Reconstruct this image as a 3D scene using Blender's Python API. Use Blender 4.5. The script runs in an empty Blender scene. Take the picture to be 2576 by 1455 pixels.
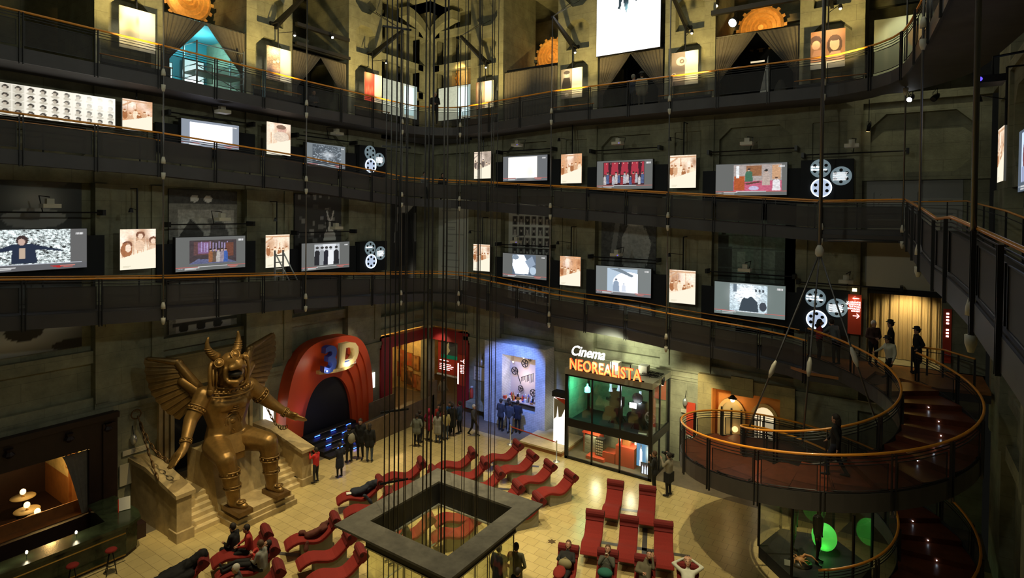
import bpy, bmesh, math, random
import numpy as np
from mathutils import Vector, Matrix, Quaternion
random.seed(7)
SC = bpy.context.scene
COL = SC.collection
PI = math.pi
R = math.radians
# ---------------------------------------------------------------- camera, world, exposure, key and added fill lights
cam = bpy.data.cameras.new('camera'); CAM = bpy.data.objects.new('camera', cam); COL.objects.link(CAM)
th, pt, ro = R(34), R(.9), .0103
F0 = Vector((-math.sin(th), math.cos(th), 0)); R0 = Vector((math.cos(th), math.sin(th), 0)); Z0 = Vector((0, 0, 1))
Fv = F0*math.cos(pt) - Z0*math.sin(pt); Uv = Z0*math.cos(pt) + F0*math.sin(pt)
Rv = R0*math.cos(ro) + Uv*math.sin(ro); Uv = -R0*math.sin(ro) + Uv*math.cos(ro)
M = Matrix((Rv, Uv, -Fv)).transposed().to_4x4(); M.translation = Vector((23.9, -26.3, 11.5))
CAM.matrix_world = M
cam.sensor_width = 36; cam.lens = 1440/2576*36
cam.shift_y = -(727.5-558)/2576
cam.clip_start = .05; cam.clip_end = 200
SC.camera = CAM
SC.view_settings.view_transform = 'Standard'; SC.view_settings.look = 'None'
SC.view_settings.exposure = 0; SC.view_settings.gamma = 1; SC.view_settings.use_curve_mapping = False
w = bpy.data.worlds.new('world'); SC.world = w; w.use_nodes = True
w.node_tree.nodes['Background'].inputs[0].default_value = (.012, .012, .010, 1)
w.node_tree.nodes['Background'].inputs[1].default_value = .3
SC.cycles.use_denoising = True
SC.cycles.max_bounces = 6; SC.cycles.transparent_max_bounces = 24

def aim(o, p, t):
    o.location = p
    o.rotation_mode = 'QUATERNION'
    o.rotation_quaternion = (Vector(t)-Vector(p)).to_track_quat('-Z', 'Y')
def spot(p, t, e, col, ang=60, blend=.6, rad=.08):
    l = bpy.data.lights.new('spot_light', 'SPOT'); l.energy = e; l.color = col
    l.spot_size = R(ang); l.spot_blend = blend; l.shadow_soft_size = rad
    o = bpy.data.objects.new('spot_light', l); COL.objects.link(o); aim(o, p, t); return o
def point(p, e, col, rad=.06):
    l = bpy.data.lights.new('point_light', 'POINT'); l.energy = e; l.color = col; l.shadow_soft_size = rad
    o = bpy.data.objects.new('point_light', l); COL.objects.link(o); o.location = p; return o
def area(p, t, e, col, sx, sy):
    l = bpy.data.lights.new('area_light', 'AREA'); l.shape = 'RECTANGLE'; l.size = sx; l.size_y = sy; l.energy = e; l.color = col
    o = bpy.data.objects.new('area_light', l); COL.objects.link(o); aim(o, p, t); return o
for p, t, e in (((9, -28.3, 17.2), (6, 0, 11), 1150), ((18, -28.3, 17.2), (15, 0, 11), 950), ((25.2, -17.5, 17.6), (0, -15, 11.5), 1150), ((25.2, -9, 17.6), (0, -7, 11.5), 750)):
    spot(p, t, e, (.95, 1, .82), 76, .9, .3)  # fill spots added to brighten the north and west walls, without fixtures
WARM = (1, .78, .42); YEL = (1, .72, .28); WHITE = (1, .95, .85)
# floodlights under the dome without fixtures, plus an area light added as ambient fill
FLOODS = [((8, -8, 23.5), (8.5, -9.5, 0), 10600, (1, .83, .46)), ((18, -7.5, 23.5), (15.5, -7.5, 0), 9800, (1, .86, .50)),
          ((8, -19, 23.5), (8, -14.5, 0), 9800, (1, .81, .44)), ((18.5, -18.5, 23.5), (17, -11.5, 0), 9800, (1, .83, .46))]
for p, t, e, c in FLOODS: spot(p, t, e, c, 44, .7, .15)
area((13, -13, 25.5), (13, -13, 0), 420, (.86, .94, .88), 16, 16)

# ---------------------------------------------------------------- materials
def nt(name):
    m = bpy.data.materials.new(name); m.use_nodes = True; return m, m.node_tree.nodes, m.node_tree.links
MATS = {}
def mat(name, col, rough=.6, metal=0, emis=None, es=1, noise=0, nscale=6, bump=0, alpha=None, coat=0):
    if name in MATS: return MATS[name]
    m, N, L = nt(name); b = N['Principled BSDF']
    b.inputs['Base Color'].default_value = (*col, 1); b.inputs['Roughness'].default_value = rough
    b.inputs['Metallic'].default_value = metal
    if coat: b.inputs['Coat Weight'].default_value = coat; b.inputs['Coat Roughness'].default_value = .1
    if emis: b.inputs['Emission Color'].default_value = (*emis, 1); b.inputs['Emission Strength'].default_value = es
    if alpha is not None: b.inputs['Alpha'].default_value = alpha
    if noise or bump:
        tc = N.new('ShaderNodeTexCoord'); n = N.new('ShaderNodeTexNoise'); n.inputs['Scale'].default_value = nscale
        n.inputs['Detail'].default_value = 6; n.inputs['Roughness'].default_value = .65
        L.new(tc.outputs['Object'], n.inputs['Vector'])
        if noise:
            r = N.new('ShaderNodeMapRange'); r.inputs['From Min'].default_value = .3; r.inputs['From Max'].default_value = .7
            r.inputs['To Min'].default_value = 1-noise; r.inputs['To Max'].default_value = 1+noise*.6
            L.new(n.outputs['Fac'], r.inputs['Value'])
            mx = N.new('ShaderNodeVectorMath'); mx.operation = 'SCALE'; mx.inputs[0].default_value = col
            L.new(r.outputs['Result'], mx.inputs['Scale']); L.new(mx.outputs[0], b.inputs['Base Color'])
        if bump:
            bp = N.new('ShaderNodeBump'); bp.inputs['Strength'].default_value = bump; bp.inputs['Distance'].default_value = .02
            L.new(n.outputs['Fac'], bp.inputs['Height']); L.new(bp.outputs[0], b.inputs['Normal'])
    MATS[name] = m; return m
def concrete(name, a, bcol, block=(1.6, .62)):
    m, N, L = nt(name); b = N['Principled BSDF']; b.inputs['Roughness'].default_value = .85
    g = N.new('ShaderNodeNewGeometry'); s = N.new('ShaderNodeSeparateXYZ'); L.new(g.outputs['Position'], s.inputs[0])
    ad = N.new('ShaderNodeMath'); ad.operation = 'ADD'; L.new(s.outputs['X'], ad.inputs[0]); L.new(s.outputs['Y'], ad.inputs[1])
    cb = N.new('ShaderNodeCombineXYZ'); L.new(ad.outputs[0], cb.inputs['X']); L.new(s.outputs['Z'], cb.inputs['Y'])
    br = N.new('ShaderNodeTexBrick'); L.new(cb.outputs[0], br.inputs['Vector']); br.inputs['Scale'].default_value = 1
    br.inputs['Brick Width'].default_value = block[0]; br.inputs['Row Height'].default_value = block[1]
    br.inputs['Mortar Size'].default_value = .008; br.inputs['Mortar Smooth'].default_value = .6
    br.inputs['Color1'].default_value = (*a, 1); br.inputs['Color2'].default_value = (*[(x+y)/2 for x, y in zip(a, bcol)], 1)
    br.inputs['Mortar'].default_value = (*[x*.55 for x in a], 1)
    n = N.new('ShaderNodeTexNoise'); n.inputs['Scale'].default_value = .9; n.inputs['Detail'].default_value = 9; n.inputs['Roughness'].default_value = .68
    L.new(g.outputs['Position'], n.inputs['Vector'])
    cr = N.new('ShaderNodeValToRGB'); cr.color_ramp.elements[0].position = .35; cr.color_ramp.elements[1].position = .7
    cr.color_ramp.elements[0].color = (.55, .55, .52, 1); cr.color_ramp.elements[1].color = (1.1, 1.08, 1.0, 1)
    L.new(n.outputs['Fac'], cr.inputs[0])
    mx = N.new('ShaderNodeMix'); mx.data_type = 'RGBA'; mx.blend_type = 'MULTIPLY'; mx.inputs['Factor'].default_value = 1
    L.new(br.outputs['Color'], mx.inputs['A']); L.new(cr.outputs[0], mx.inputs['B']); L.new(mx.outputs['Result'], b.inputs['Base Color'])
    n2 = N.new('ShaderNodeTexNoise'); n2.inputs['Scale'].default_value = 14; n2.inputs['Detail'].default_value = 5; L.new(g.outputs['Position'], n2.inputs['Vector'])
    bp = N.new('ShaderNodeBump'); bp.inputs['Strength'].default_value = .35; bp.inputs['Distance'].default_value = .02
    L.new(n2.outputs['Fac'], bp.inputs['Height']); L.new(bp.outputs[0], b.inputs['Normal'])
    MATS[name] = m; return m
concrete('concrete', (.39, .39, .29), (.32, .325, .24))
concrete('sandstone', (.46, .36, .17), (.40, .31, .15), (1.1, .5))
concrete('whitebrick', (.75, .78, .84), (.70, .73, .80), (.24, .09))
def tiles():
    m, N, L = nt('floor_tiles'); b = N['Principled BSDF']; b.inputs['Roughness'].default_value = .28
    g = N.new('ShaderNodeNewGeometry'); br = N.new('ShaderNodeTexBrick'); L.new(g.outputs['Position'], br.inputs['Vector'])
    br.offset = 0.5; br.inputs['Scale'].default_value = 1; br.inputs['Brick Width'].default_value = .48; br.inputs['Row Height'].default_value = .40
    br.inputs['Mortar Size'].default_value = .006; br.inputs['Color1'].default_value = (.54, .43, .195, 1); br.inputs['Color2'].default_value = (.49, .385, .17, 1)
    br.inputs['Mortar'].default_value = (.20, .15, .07, 1)
    n = N.new('ShaderNodeTexNoise'); n.inputs['Scale'].default_value = 2.5; n.inputs['Detail'].default_value = 8; L.new(g.outputs['Position'], n.inputs['Vector'])
    r = N.new('ShaderNodeMapRange'); r.inputs['To Min'].default_value = .82; r.inputs['To Max'].default_value = 1.12; L.new(n.outputs['Fac'], r.inputs['Value'])
    mx = N.new('ShaderNodeVectorMath'); mx.operation = 'SCALE'; L.new(br.outputs['Color'], mx.inputs[0]); L.new(r.outputs['Result'], mx.inputs['Scale'])
    L.new(mx.outputs[0], b.inputs['Base Color'])
    bp = N.new('ShaderNodeBump'); bp.inputs['Strength'].default_value = .2; bp.inputs['Distance'].default_value = .004; bp.invert = True
    L.new(br.outputs['Fac'], bp.inputs['Height']); L.new(bp.outputs[0], b.inputs['Normal'])
    MATS['floor_tiles'] = m
tiles()
mat('parquet', (.15, .125, .09), .45, noise=.25, nscale=3)
mat('dark_steel', (.030, .029, .030), .42, .3)
mat('fascia_steel', (.062, .058, .060), .5, .2, noise=.12, nscale=2)
mat('deck_under', (.085, .082, .085), .7, noise=.2, nscale=1.5)
mat('deck_top', (.05, .04, .035), .5)
mat('mesh_open', (.035, .032, .03), .6, alpha=.55)
mat('mesh_dense', (.042, .036, .034), .6, alpha=.86)
mat('handrail_wood', (.90, .34, .03), .28, coat=.5)
mat('tread_wood', (.15, .038, .016), .32, noise=.3, nscale=5)
mat('rod_steel', (.16, .155, .15), .35, .7)
mat('cable_steel', (.03, .028, .028), .4, .5)
mat('cream_metal', (.62, .58, .46), .4)
mat('black', (.008, .008, .009), .6)
mat('black_board', (.012, .014, .018), .75)
mat('black_metal', (.02, .02, .022), .35, .5)
mat('curtain', (.17, .15, .125), .95, noise=.15, nscale=8)
mat('gold', (.22, .13, .040), .40, .6, noise=.25, nscale=5, bump=.35)
mat('bronze_dark', (.17, .10, .04), .4, .6, noise=.3, nscale=5, bump=.3)
mat('gold_relief', (.55, .33, .10), .5, .3, noise=.3, nscale=6, bump=.4)
mat('stone', (.43, .33, .17), .7, noise=.3, nscale=2.5, bump=.3)
mat('marble_step', (.62, .50, .28), .4, noise=.2, nscale=3)
mat('red_lounge', (.20, .010, .006), .9, noise=.15, nscale=30, bump=.1)
mat('red_lounge_dark', (.04, .004, .004), .95); mat('red_headrest', (.135, .007, .006), .9, noise=.15, nscale=30)
mat('plinth_grey', (.24, .225, .17), .8, noise=.12, nscale=4)
mat('canopy_grey', (.085, .08, .066), .75, noise=.4, nscale=2.5)
mat('arch_red', (.62, .075, .015), .42)
mat('red_frame', (.34, .018, .02), .5)
mat('red_panel', (.62, .06, .025), .5)
mat('white_paint', (.75, .74, .68), .5)
mat('wood_ply', (.17, .115, .06), .6, noise=.25, nscale=3)
mat('dark_wood', (.022, .008, .007), .5, noise=.3, nscale=5)
mat('brown_wood', (.33, .13, .035), .45, noise=.25, nscale=4)
mat('green_marble', (.028, .04, .02), .18, noise=.6, nscale=4)
mat('brass', (.60, .36, .08), .3, .8)
mat('niche_orange', (.66, .25, .05), .8, noise=.12, nscale=4)
mat('plaster_yellow', (.62, .46, .20), .8, noise=.35, nscale=2)
mat('cyan_wall', (.10, .35, .42), .7)
mat('fridge_grey', (.32, .32, .26), .4, .3)
mat('aluminium', (.6, .62, .62), .35, .7)
mat('cream_curtain', (.50, .40, .22), .9)
mat('skin', (.46, .25, .16), .6)
mat('hair_dark', (.018, .012, .008), .7); mat('hair_white', (.55, .52, .46), .7); mat('hair_brown', (.09, .045, .02), .7)
mat('green_glow', (.05, .5, .1), .6, emis=(.12, .9, .10), es=.55)
mat('led_blue', (.02, .05, 1), .5, emis=(.03, .10, 1), es=9)
mat('led_white', (.8, .9, 1), .5, emis=(.7, .85, 1), es=14)
mat('bulb', (1, .9, .7), .5, emis=(1, .82, .5), es=14)
mat('bulb_soft', (1, .8, .45), .5, emis=(1, .66, .28), es=3.0)
mat('bulb_white', (1, 1, 1), .5, emis=(.92, .97, 1), es=16)
mat('neon_white', (1, 1, 1), .5, emis=(1, 1, 1), es=3)
mat('sign_orange', (1, .5, .2), .5, emis=(1, .40, .09), es=1.35)
mat('sign_edge', (.8, .1, .02), .5, emis=(.9, .07, .02), es=.8)
mat('lightbox', (1, 1, 1), .5, emis=(1, .98, .9), es=1.25)
mat('window_glow', (1, .9, .7), .5, emis=(1, .82, .52), es=.8)
mat('green_lamp', (.2, 1, .7), .5, emis=(.10, 1, .62), es=7)
def glass(name, col, alpha):
    m, N, L = nt(name); N.remove(N['Principled BSDF']); o = N['Material Output']
    t = N.new('ShaderNodeBsdfTransparent'); t.inputs[0].default_value = (*col, 1)
    g = N.new('ShaderNodeBsdfGlossy'); g.inputs['Roughness'].default_value = .03; g.inputs[0].default_value = (.9, .95, .92, 1)
    lw = N.new('ShaderNodeLayerWeight'); lw.inputs[0].default_value = .35
    mm = N.new('ShaderNodeMath'); mm.operation = 'MULTIPLY_ADD'; mm.inputs[1].default_value = alpha; mm.inputs[2].default_value = .03; L.new(lw.outputs['Fresnel'], mm.inputs[0])
    mx = N.new('ShaderNodeMixShader'); L.new(mm.outputs[0], mx.inputs[0]); L.new(t.outputs[0], mx.inputs[1]); L.new(g.outputs[0], mx.inputs[2]); L.new(mx.outputs[0], o.inputs[0])
    MATS[name] = m
glass('glass', (.96, .97, .94), .22); glass('glass_green', (.95, .965, .90), .10)
def colmat(name, strength, emit=True):
    m, N, L = nt(name); b = N['Principled BSDF']; a = N.new('ShaderNodeAttribute'); a.attribute_name = 'Col'
    b.inputs['Roughness'].default_value = .6
    if emit:
        b.inputs['Base Color'].default_value = (.02, .02, .02, 1); L.new(a.outputs['Color'], b.inputs['Emission Color']); b.inputs['Emission Strength'].default_value = strength
    else: L.new(a.outputs['Color'], b.inputs['Base Color'])
    MATS[name] = m
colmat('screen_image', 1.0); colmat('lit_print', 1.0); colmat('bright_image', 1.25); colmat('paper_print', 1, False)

# ---------------------------------------------------------------- mesh helpers
class MB:
    def __init__(s): s.v = []; s.f = []; s.m = []; s.sm = []; s.mats = []; s.cur = 0; s.smooth = False
    def use(s, name, smooth=None):
        if name not in s.mats: s.mats.append(name)
        s.cur = s.mats.index(name)
        if smooth is not None: s.smooth = smooth
        return s
    def add(s, vs, fs):
        o = len(s.v); s.v += [tuple(p) for p in vs]
        for f in fs: s.f.append([i+o for i in f]); s.m.append(s.cur); s.sm.append(s.smooth)
        return s
    def box(s, x0, x1, y0, y1, z0, z1):
        v = [(x, y, z) for z in (z0, z1) for y in (y0, y1) for x in (x0, x1)]
        return s.add(v, [(0, 2, 3, 1), (4, 5, 7, 6), (0, 1, 5, 4), (2, 6, 7, 3), (0, 4, 6, 2), (1, 3, 7, 5)])
    def obox(s, c, ux, uy, uz):
        c, ux, uy, uz = map(Vector, (c, ux, uy, uz))
        v = [c + a*ux + b*uy + d*uz for d in (-.5, .5) for b in (-.5, .5) for a in (-.5, .5)]
        return s.add(v, [(0, 2, 3, 1), (4, 5, 7, 6), (0, 1, 5, 4), (2, 6, 7, 3), (0, 4, 6, 2), (1, 3, 7, 5)])
    def prism(s, pts, d):
        """polygon pts (3D, planar) extruded by vector d"""
        n = len(pts); d = Vector(d); a = [Vector(p) for p in pts]; b = [p+d for p in a]
        return s.add(a+b, [list(range(n))[::-1], list(range(n, 2*n))] + [(i, (i+1) % n, n+(i+1) % n, n+i) for i in range(n)])
    def ring(s, outer, inner, d):
        n = len(outer); d = Vector(d); a = [Vector(p) for p in outer]; b = [Vector(p) for p in inner]
        V = a + b + [p+d for p in a] + [p+d for p in b]; F = []
        for i in range(n):
            j = (i+1) % n
            F += [(i, j, n+j, n+i), (2*n+i, 3*n+i, 3*n+j, 2*n+j), (i, 2*n+i, 2*n+j, j), (n+i, n+j, 3*n+j, 3*n+i)]
        return s.add(V, F)
    def tube(s, path, r, n=8, closed=False, cap=True):
        P = [Vector(p) for p in path]; k = len(P); rr = r if isinstance(r, (list, tuple)) else [r]*k
        V = []; F = []; prev = None
        for i, p in enumerate(P):
            if closed: t = P[(i+1) % k] - P[i-1]
            else: t = P[min(i+1, k-1)] - P[max(i-1, 0)]
            t = t.normalized() if t.length > 1e-9 else Vector((0, 0, 1))
            a = prev if prev is not None else (Vector((0, 0, 1)) if abs(t.z) < .95 else Vector((1, 0, 0)))
            x = (a - t*a.dot(t))
            x = x.normalized() if x.length > 1e-6 else t.orthogonal().normalized()
            y = t.cross(x); prev = x
            for j in range(n):
                q = 2*PI*(j+.5)/n; V.append(p + x*math.cos(q)*rr[i] + y*math.sin(q)*rr[i])
        m = k if closed else k-1
        for i in range(m):
            a, b = i*n, ((i+1) % k)*n
            for j in range(n): F.append((a+j, a+(j+1) % n, b+(j+1) % n, b+j))
        if cap and not closed: F.append(list(range(n))[::-1]); F.append([(k-1)*n+j for j in range(n)])
        return s.add(V, F)
    def sphere(s, c, r, n=12, m=8, sc=(1, 1, 1), q=None):
        V = []; F = []; c = Vector(c)
        for i in range(m+1):
            a = PI*i/m
            for j in range(n):
                b = 2*PI*j/n; p = Vector((math.sin(a)*math.cos(b)*sc[0], math.sin(a)*math.sin(b)*sc[1], math.cos(a)*sc[2]))*r
                if q: p = q @ p
                V.append(c+p)
        for i in range(m):
            for j in range(n): F.append((i*n+j, (i+1)*n+j, (i+1)*n+(j+1) % n, i*n+(j+1) % n))
        return s.add(V, F)
    def lathe(s, c, prof, n=20):
        V = []; F = []; c = Vector(c)
        for r, z in prof:
            for j in range(n): b = 2*PI*j/n; V.append(c+Vector((r*math.cos(b), r*math.sin(b), z)))
        for i in range(len(prof)-1):
            for j in range(n): F.append((i*n+j, i*n+(j+1) % n, (i+1)*n+(j+1) % n, (i+1)*n+j))
        F.append(list(range(n))[::-1]); F.append([(len(prof)-1)*n+j for j in range(n)])
        return s.add(V, F)
    def build(s, name, parent=None, default='black'):
        me = bpy.data.meshes.new(name)
        me.from_pydata(s.v, [], s.f)
        for mn in (s.mats or [default]): me.materials.append(MATS[mn])
        me.polygons.foreach_set('material_index', s.m); me.polygons.foreach_set('use_smooth', s.sm)
        bm = bmesh.new(); bm.from_mesh(me); bmesh.ops.recalc_face_normals(bm, faces=bm.faces); bm.to_mesh(me); bm.free()
        o = bpy.data.objects.new(name, me); COL.objects.link(o)
        if parent is not None: o.parent = parent
        return o
def B(m=None, smooth=False):
    b = MB()
    if m: b.use(m)
    b.smooth = smooth; return b
def tag(o, label, cat, group=None, kind=None):
    o['label'] = label; o['category'] = cat
    if group: o['group'] = group
    if kind: o['kind'] = kind
    return o
def thing(name, loc, label, cat, group=None, local=False, rz=0):
    o = bpy.data.objects.new(name, None); COL.objects.link(o); o.location = loc; o.rotation_euler = (0, 0, rz); o.empty_display_size = .1
    if local: LOCAL.add(o.name)
    return tag(o, label, cat, group)
LOCAL = set()
def part(b, name, t, label=None):
    """parts of a thing given in world coordinates unless the thing is local"""
    loc = None
    r = t
    while r.parent: r = r.parent
    if r.name in LOCAL:
        me = MB.build(b, name, None); me.parent = t
    else:
        me = MB.build(b, name, None); off = r.location
        me.data.transform(Matrix.Translation(-off)); me.parent = t
    if label: me['label'] = label
    return me
def one(b, name, label, cat, group=None, kind=None):
    return tag(b.build(name), label, cat, group, kind)
def struct(b, name, label=None):
    o = b.build(name); o['kind'] = 'structure'
    if label: o['label'] = label
    return o
def copy_thing(o, loc, rz=0, label=None):
    c = o.copy(); COL.objects.link(c); c.location = loc; c.rotation_euler = (0, 0, rz)
    if o.name in LOCAL: LOCAL.add(c.name)
    if label: c['label'] = label
    for ch in o.children:
        d = ch.copy(); COL.objects.link(d); d.parent = c
        for g in ch.children:
            e = g.copy(); COL.objects.link(e); e.parent = d
    return c
def WP(side, u, d, z):
    """wall coordinates: u along the wall from the corner, d out into the hall"""
    if side == 'N': return Vector((u, -d, z))
    if side == 'W': return Vector((d, -u, z))
    return Vector((26.6-d, -u, z))
def wbox(b, side, u0, u1, d0, d1, z0, z1):
    p, q = WP(side, u0, d0, z0), WP(side, u1, d1, z1)
    return b.box(min(p.x, q.x), max(p.x, q.x), min(p.y, q.y), max(p.y, q.y), z0, z1)
def text_mesh(body, size, ext, o, U, V, mat1, align='LEFT', shear=0, bold=0, mat2=None, space=1, fit=None):
    """writing as a mesh builder; o lower-left origin, U reading direction, V up"""
    cu = bpy.data.curves.new('t', 'FONT'); cu.body = body; cu.size = size; cu.extrude = ext; cu.shear = shear; cu.align_x = align; cu.offset = bold; cu.space_character = space
    cu.resolution_u = 3
    ob = bpy.data.objects.new('t', cu); COL.objects.link(ob)
    dg = bpy.context.evaluated_depsgraph_get(); dg.update(); me = bpy.data.meshes.new_from_object(ob.evaluated_get(dg))
    if fit:
        k = fit/max(v.co.x for v in me.vertices)
        for v in me.vertices: v.co.x *= k
    U = Vector(U).normalized(); V = Vector(V).normalized(); W = U.cross(V)
    b = B(mat1); b.add([Vector(o)+U*v.co.x+V*v.co.y+W*v.co.z for v in me.vertices], [tuple(p.vertices) for p in me.polygons if abs(p.normal.z) > .5])
    b.use(mat2 or mat1); b.add([Vector(o)+U*v.co.x+V*v.co.y+W*v.co.z for v in me.vertices], [tuple(p.vertices) for p in me.polygons if abs(p.normal.z) <= .5])
    bpy.data.objects.remove(ob); bpy.data.meshes.remove(me); bpy.data.curves.remove(cu)
    return b
# pictures: a grid of coloured vertices computed from shapes
class Pic:
    def __init__(s, nx, ny, bg, asp=None):
        s.nx, s.ny = nx, ny; u, v = np.meshgrid(np.linspace(0, 1, nx), np.linspace(0, 1, ny)); s.u, s.v = u, v
        s.c = np.zeros((ny, nx, 3)); s.c[:] = bg; s.rng = np.random.default_rng(nx*7+ny)
    def put(s, m, c): s.c[m] = c; return s
    def rect(s, a, b, c, d, col): return s.put((s.u >= a) & (s.u <= b) & (s.v >= c) & (s.v <= d), col)
    def ell(s, cu, cv, ru, rv, col): return s.put(((s.u-cu)/ru)**2+((s.v-cv)/rv)**2 <= 1, col)
    def poly(s, pts, col):
        m = np.zeros(s.u.shape, bool); n = len(pts)
        for i in range(n):
            (x0, y0), (x1, y1) = pts[i], pts[(i+1) % n]
            if y0 == y1: continue
            c = ((y0 > s.v) != (y1 > s.v)) & (s.u < (x1-x0)*(s.v-y0)/(y1-y0)+x0); m ^= c
        return s.put(m, col)
    def speck(s, a, b, c, d, amt, seed=1):
        r = np.random.default_rng(seed); m = (s.u >= a) & (s.u <= b) & (s.v >= c) & (s.v <= d)
        k = r.random(s.u.shape); k = (k+np.roll(k, 1, 0)+np.roll(k, 1, 1)+np.roll(k, 2, 1))/4; amt = amt*(.5 if amt < 1.5 else 1)
        s.c[m] = s.c[m]*(1+amt*(k[m]-.5)*3)[:, None]; return s
    def glow(s, cu, cv, ru, rv, col, k=1):
        g = np.exp(-(((s.u-cu)/ru)**2+((s.v-cv)/rv)**2))*k; s.c = s.c*(1-g[..., None])+np.array(col)*g[..., None]; return s
    def figure(s, cu, v0, h, col, head=None, w=.3, sk=(.5, .35, .28)):
        a = h*w*.5
        s.poly([(cu-a*.9, v0), (cu-a*.75, v0+h*.72), (cu-a*.3, v0+h*.82), (cu+a*.3, v0+h*.82), (cu+a*.75, v0+h*.72), (cu+a*.9, v0)], col)
        s.ell(cu, v0+h*.9, h*.045, h*.1, sk); s.ell(cu, v0+h*.95, h*.05, h*.065, head or col); return s
    def mesh(s, name, o, U, V, mname, parent=None, back=None):
        o, U, V = Vector(o), Vector(U), Vector(V); me = bpy.data.meshes.new(name); nx, ny = s.nx, s.ny
        pts = [o + U*float(x) + V*float(y) for x, y in zip(s.u.ravel(), s.v.ravel())]
        if parent is not None:
            r = parent
            while r.parent: r = r.parent
            if r.name not in LOCAL: pts = [p - r.location for p in pts]
        fs = [(j*nx+i, j*nx+i+1, (j+1)*nx+i+1, (j+1)*nx+i) for j in range(ny-1) for i in range(nx-1)]
        me.from_pydata(pts, [], fs); me.materials.append(MATS[mname])
        a = me.color_attributes.new('Col', 'FLOAT_COLOR', 'POINT')
        a.data.foreach_set('color', np.concatenate([np.clip(s.c, 0, 1.6), np.ones((ny, nx, 1))], 2).ravel().astype(np.float32))
        ob = bpy.data.objects.new(name, me); COL.objects.link(ob)
        if parent is not None: ob.parent = parent
        return ob
# ================================================================ THE HALL
b = B('floor_tiles'); b.box(2.05, 26.6, -29, -2.4, -.3, 0); struct(b, 'floor')
b = B('parquet'); b.box(-6, 2.05, -29, 6, -.3, -.002); b.box(2.05, 26.6, -2.4, 6, -.3, -.002); struct(b, 'floor_strip')
b = B('concrete'); b.box(-7, 27.4, -30, 7, 26.6, 27); struct(b, 'ceiling')
b = B('concrete'); b.box(-7, 27.4, -29.4, -29, 0, 26.6); struct(b, 'wall_south')
PIL = {'N': [4.3, 10.1, 15.85, 21.55], 'W': [5.1, 10.75, 16.5, 22.3, 27.5], 'E': [2.6, 8.4, 14.2, 20]}
HW = 1.15
def octa(side, u0, u1, z0, z1, d, c=.45, c2=None):
    c2 = c if c2 is None else c2
    return [WP(side, u, d, z) for u, z in ((u0+c2, z0), (u1-c2, z0), (u1, z0+c2), (u1, z1-c), (u1-c, z1), (u0+c, z1), (u0, z1-c), (u0, z0+c2))]
def rect8(side, u0, u1, z0, z1, d, c=.45, c2=None):
    c2 = c if c2 is None else c2
    return [WP(side, u, d, z) for u, z in ((u0+c2, z0), (u1-c2, z0), (u1, z0+c2), (u1, z1-c), (u1-c, z1), (u0+c, z1), (u0, z1-c), (u0, z0+c2))]
def frame8(b, side, U0, U1, Z0, Z1, u0, u1, z0, z1, d, dep, c=.4, c2=None):
    """wall slab U0..U1 x Z0..Z1 (front at d, depth dep inward) with a chamfered opening"""
    c2 = c if c2 is None else c2
    o = [WP(side, u, d, z) for u, z in ((u0+c2, Z0), (u1-c2, Z0), (U1, z0+c2), (U1, z1-c), (u1-c, Z1), (u0+c, Z1), (U0, z1-c), (U0, z0+c2))]
    i = octa(side, u0, u1, z0, z1, d, c, c2)
    W = WP(side, 0, -dep, 0)-WP(side, 0, 0, 0)
    b.ring(o, i, W)
    for (p, q, r) in ((7, 0, (U0, Z0)), (1, 2, (U1, Z0)), (3, 4, (U1, Z1)), (5, 6, (U0, Z1))):
        b.prism([o[p], WP(side, r[0], d, r[1]), o[q]], W)
def pilaster_upper(b, side, u, d0=0.0):
    U0, U1 = u-HW, u+HW
    frame8(b, side, U0, U1, 16.2, 19.75, u-.72, u+.72, 16.9, 19.35, 0, .5, .42, .02)
    frame8(b, side, U0, U1, 19.75, 21.75, u-.66, u+.66, 19.95, 21.45, 0, .5, .34, .02)
    frame8(b, side, U0, U1, 21.75, 24.4, u-.72, u+.72, 22.15, 24.0, 0, .5, .1, .42)
    wbox(b, side, U0, U1, -.9, -.5, 16.2, 24.4)
    wbox(b, side, U0, U1, -3.4, -.9, 16.2, 24.4)
def bays(side):
    p = PIL[side]; out = []
    for i in range(len(p)-1): out.append((p[i]+HW, p[i+1]-HW))
    return out
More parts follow.
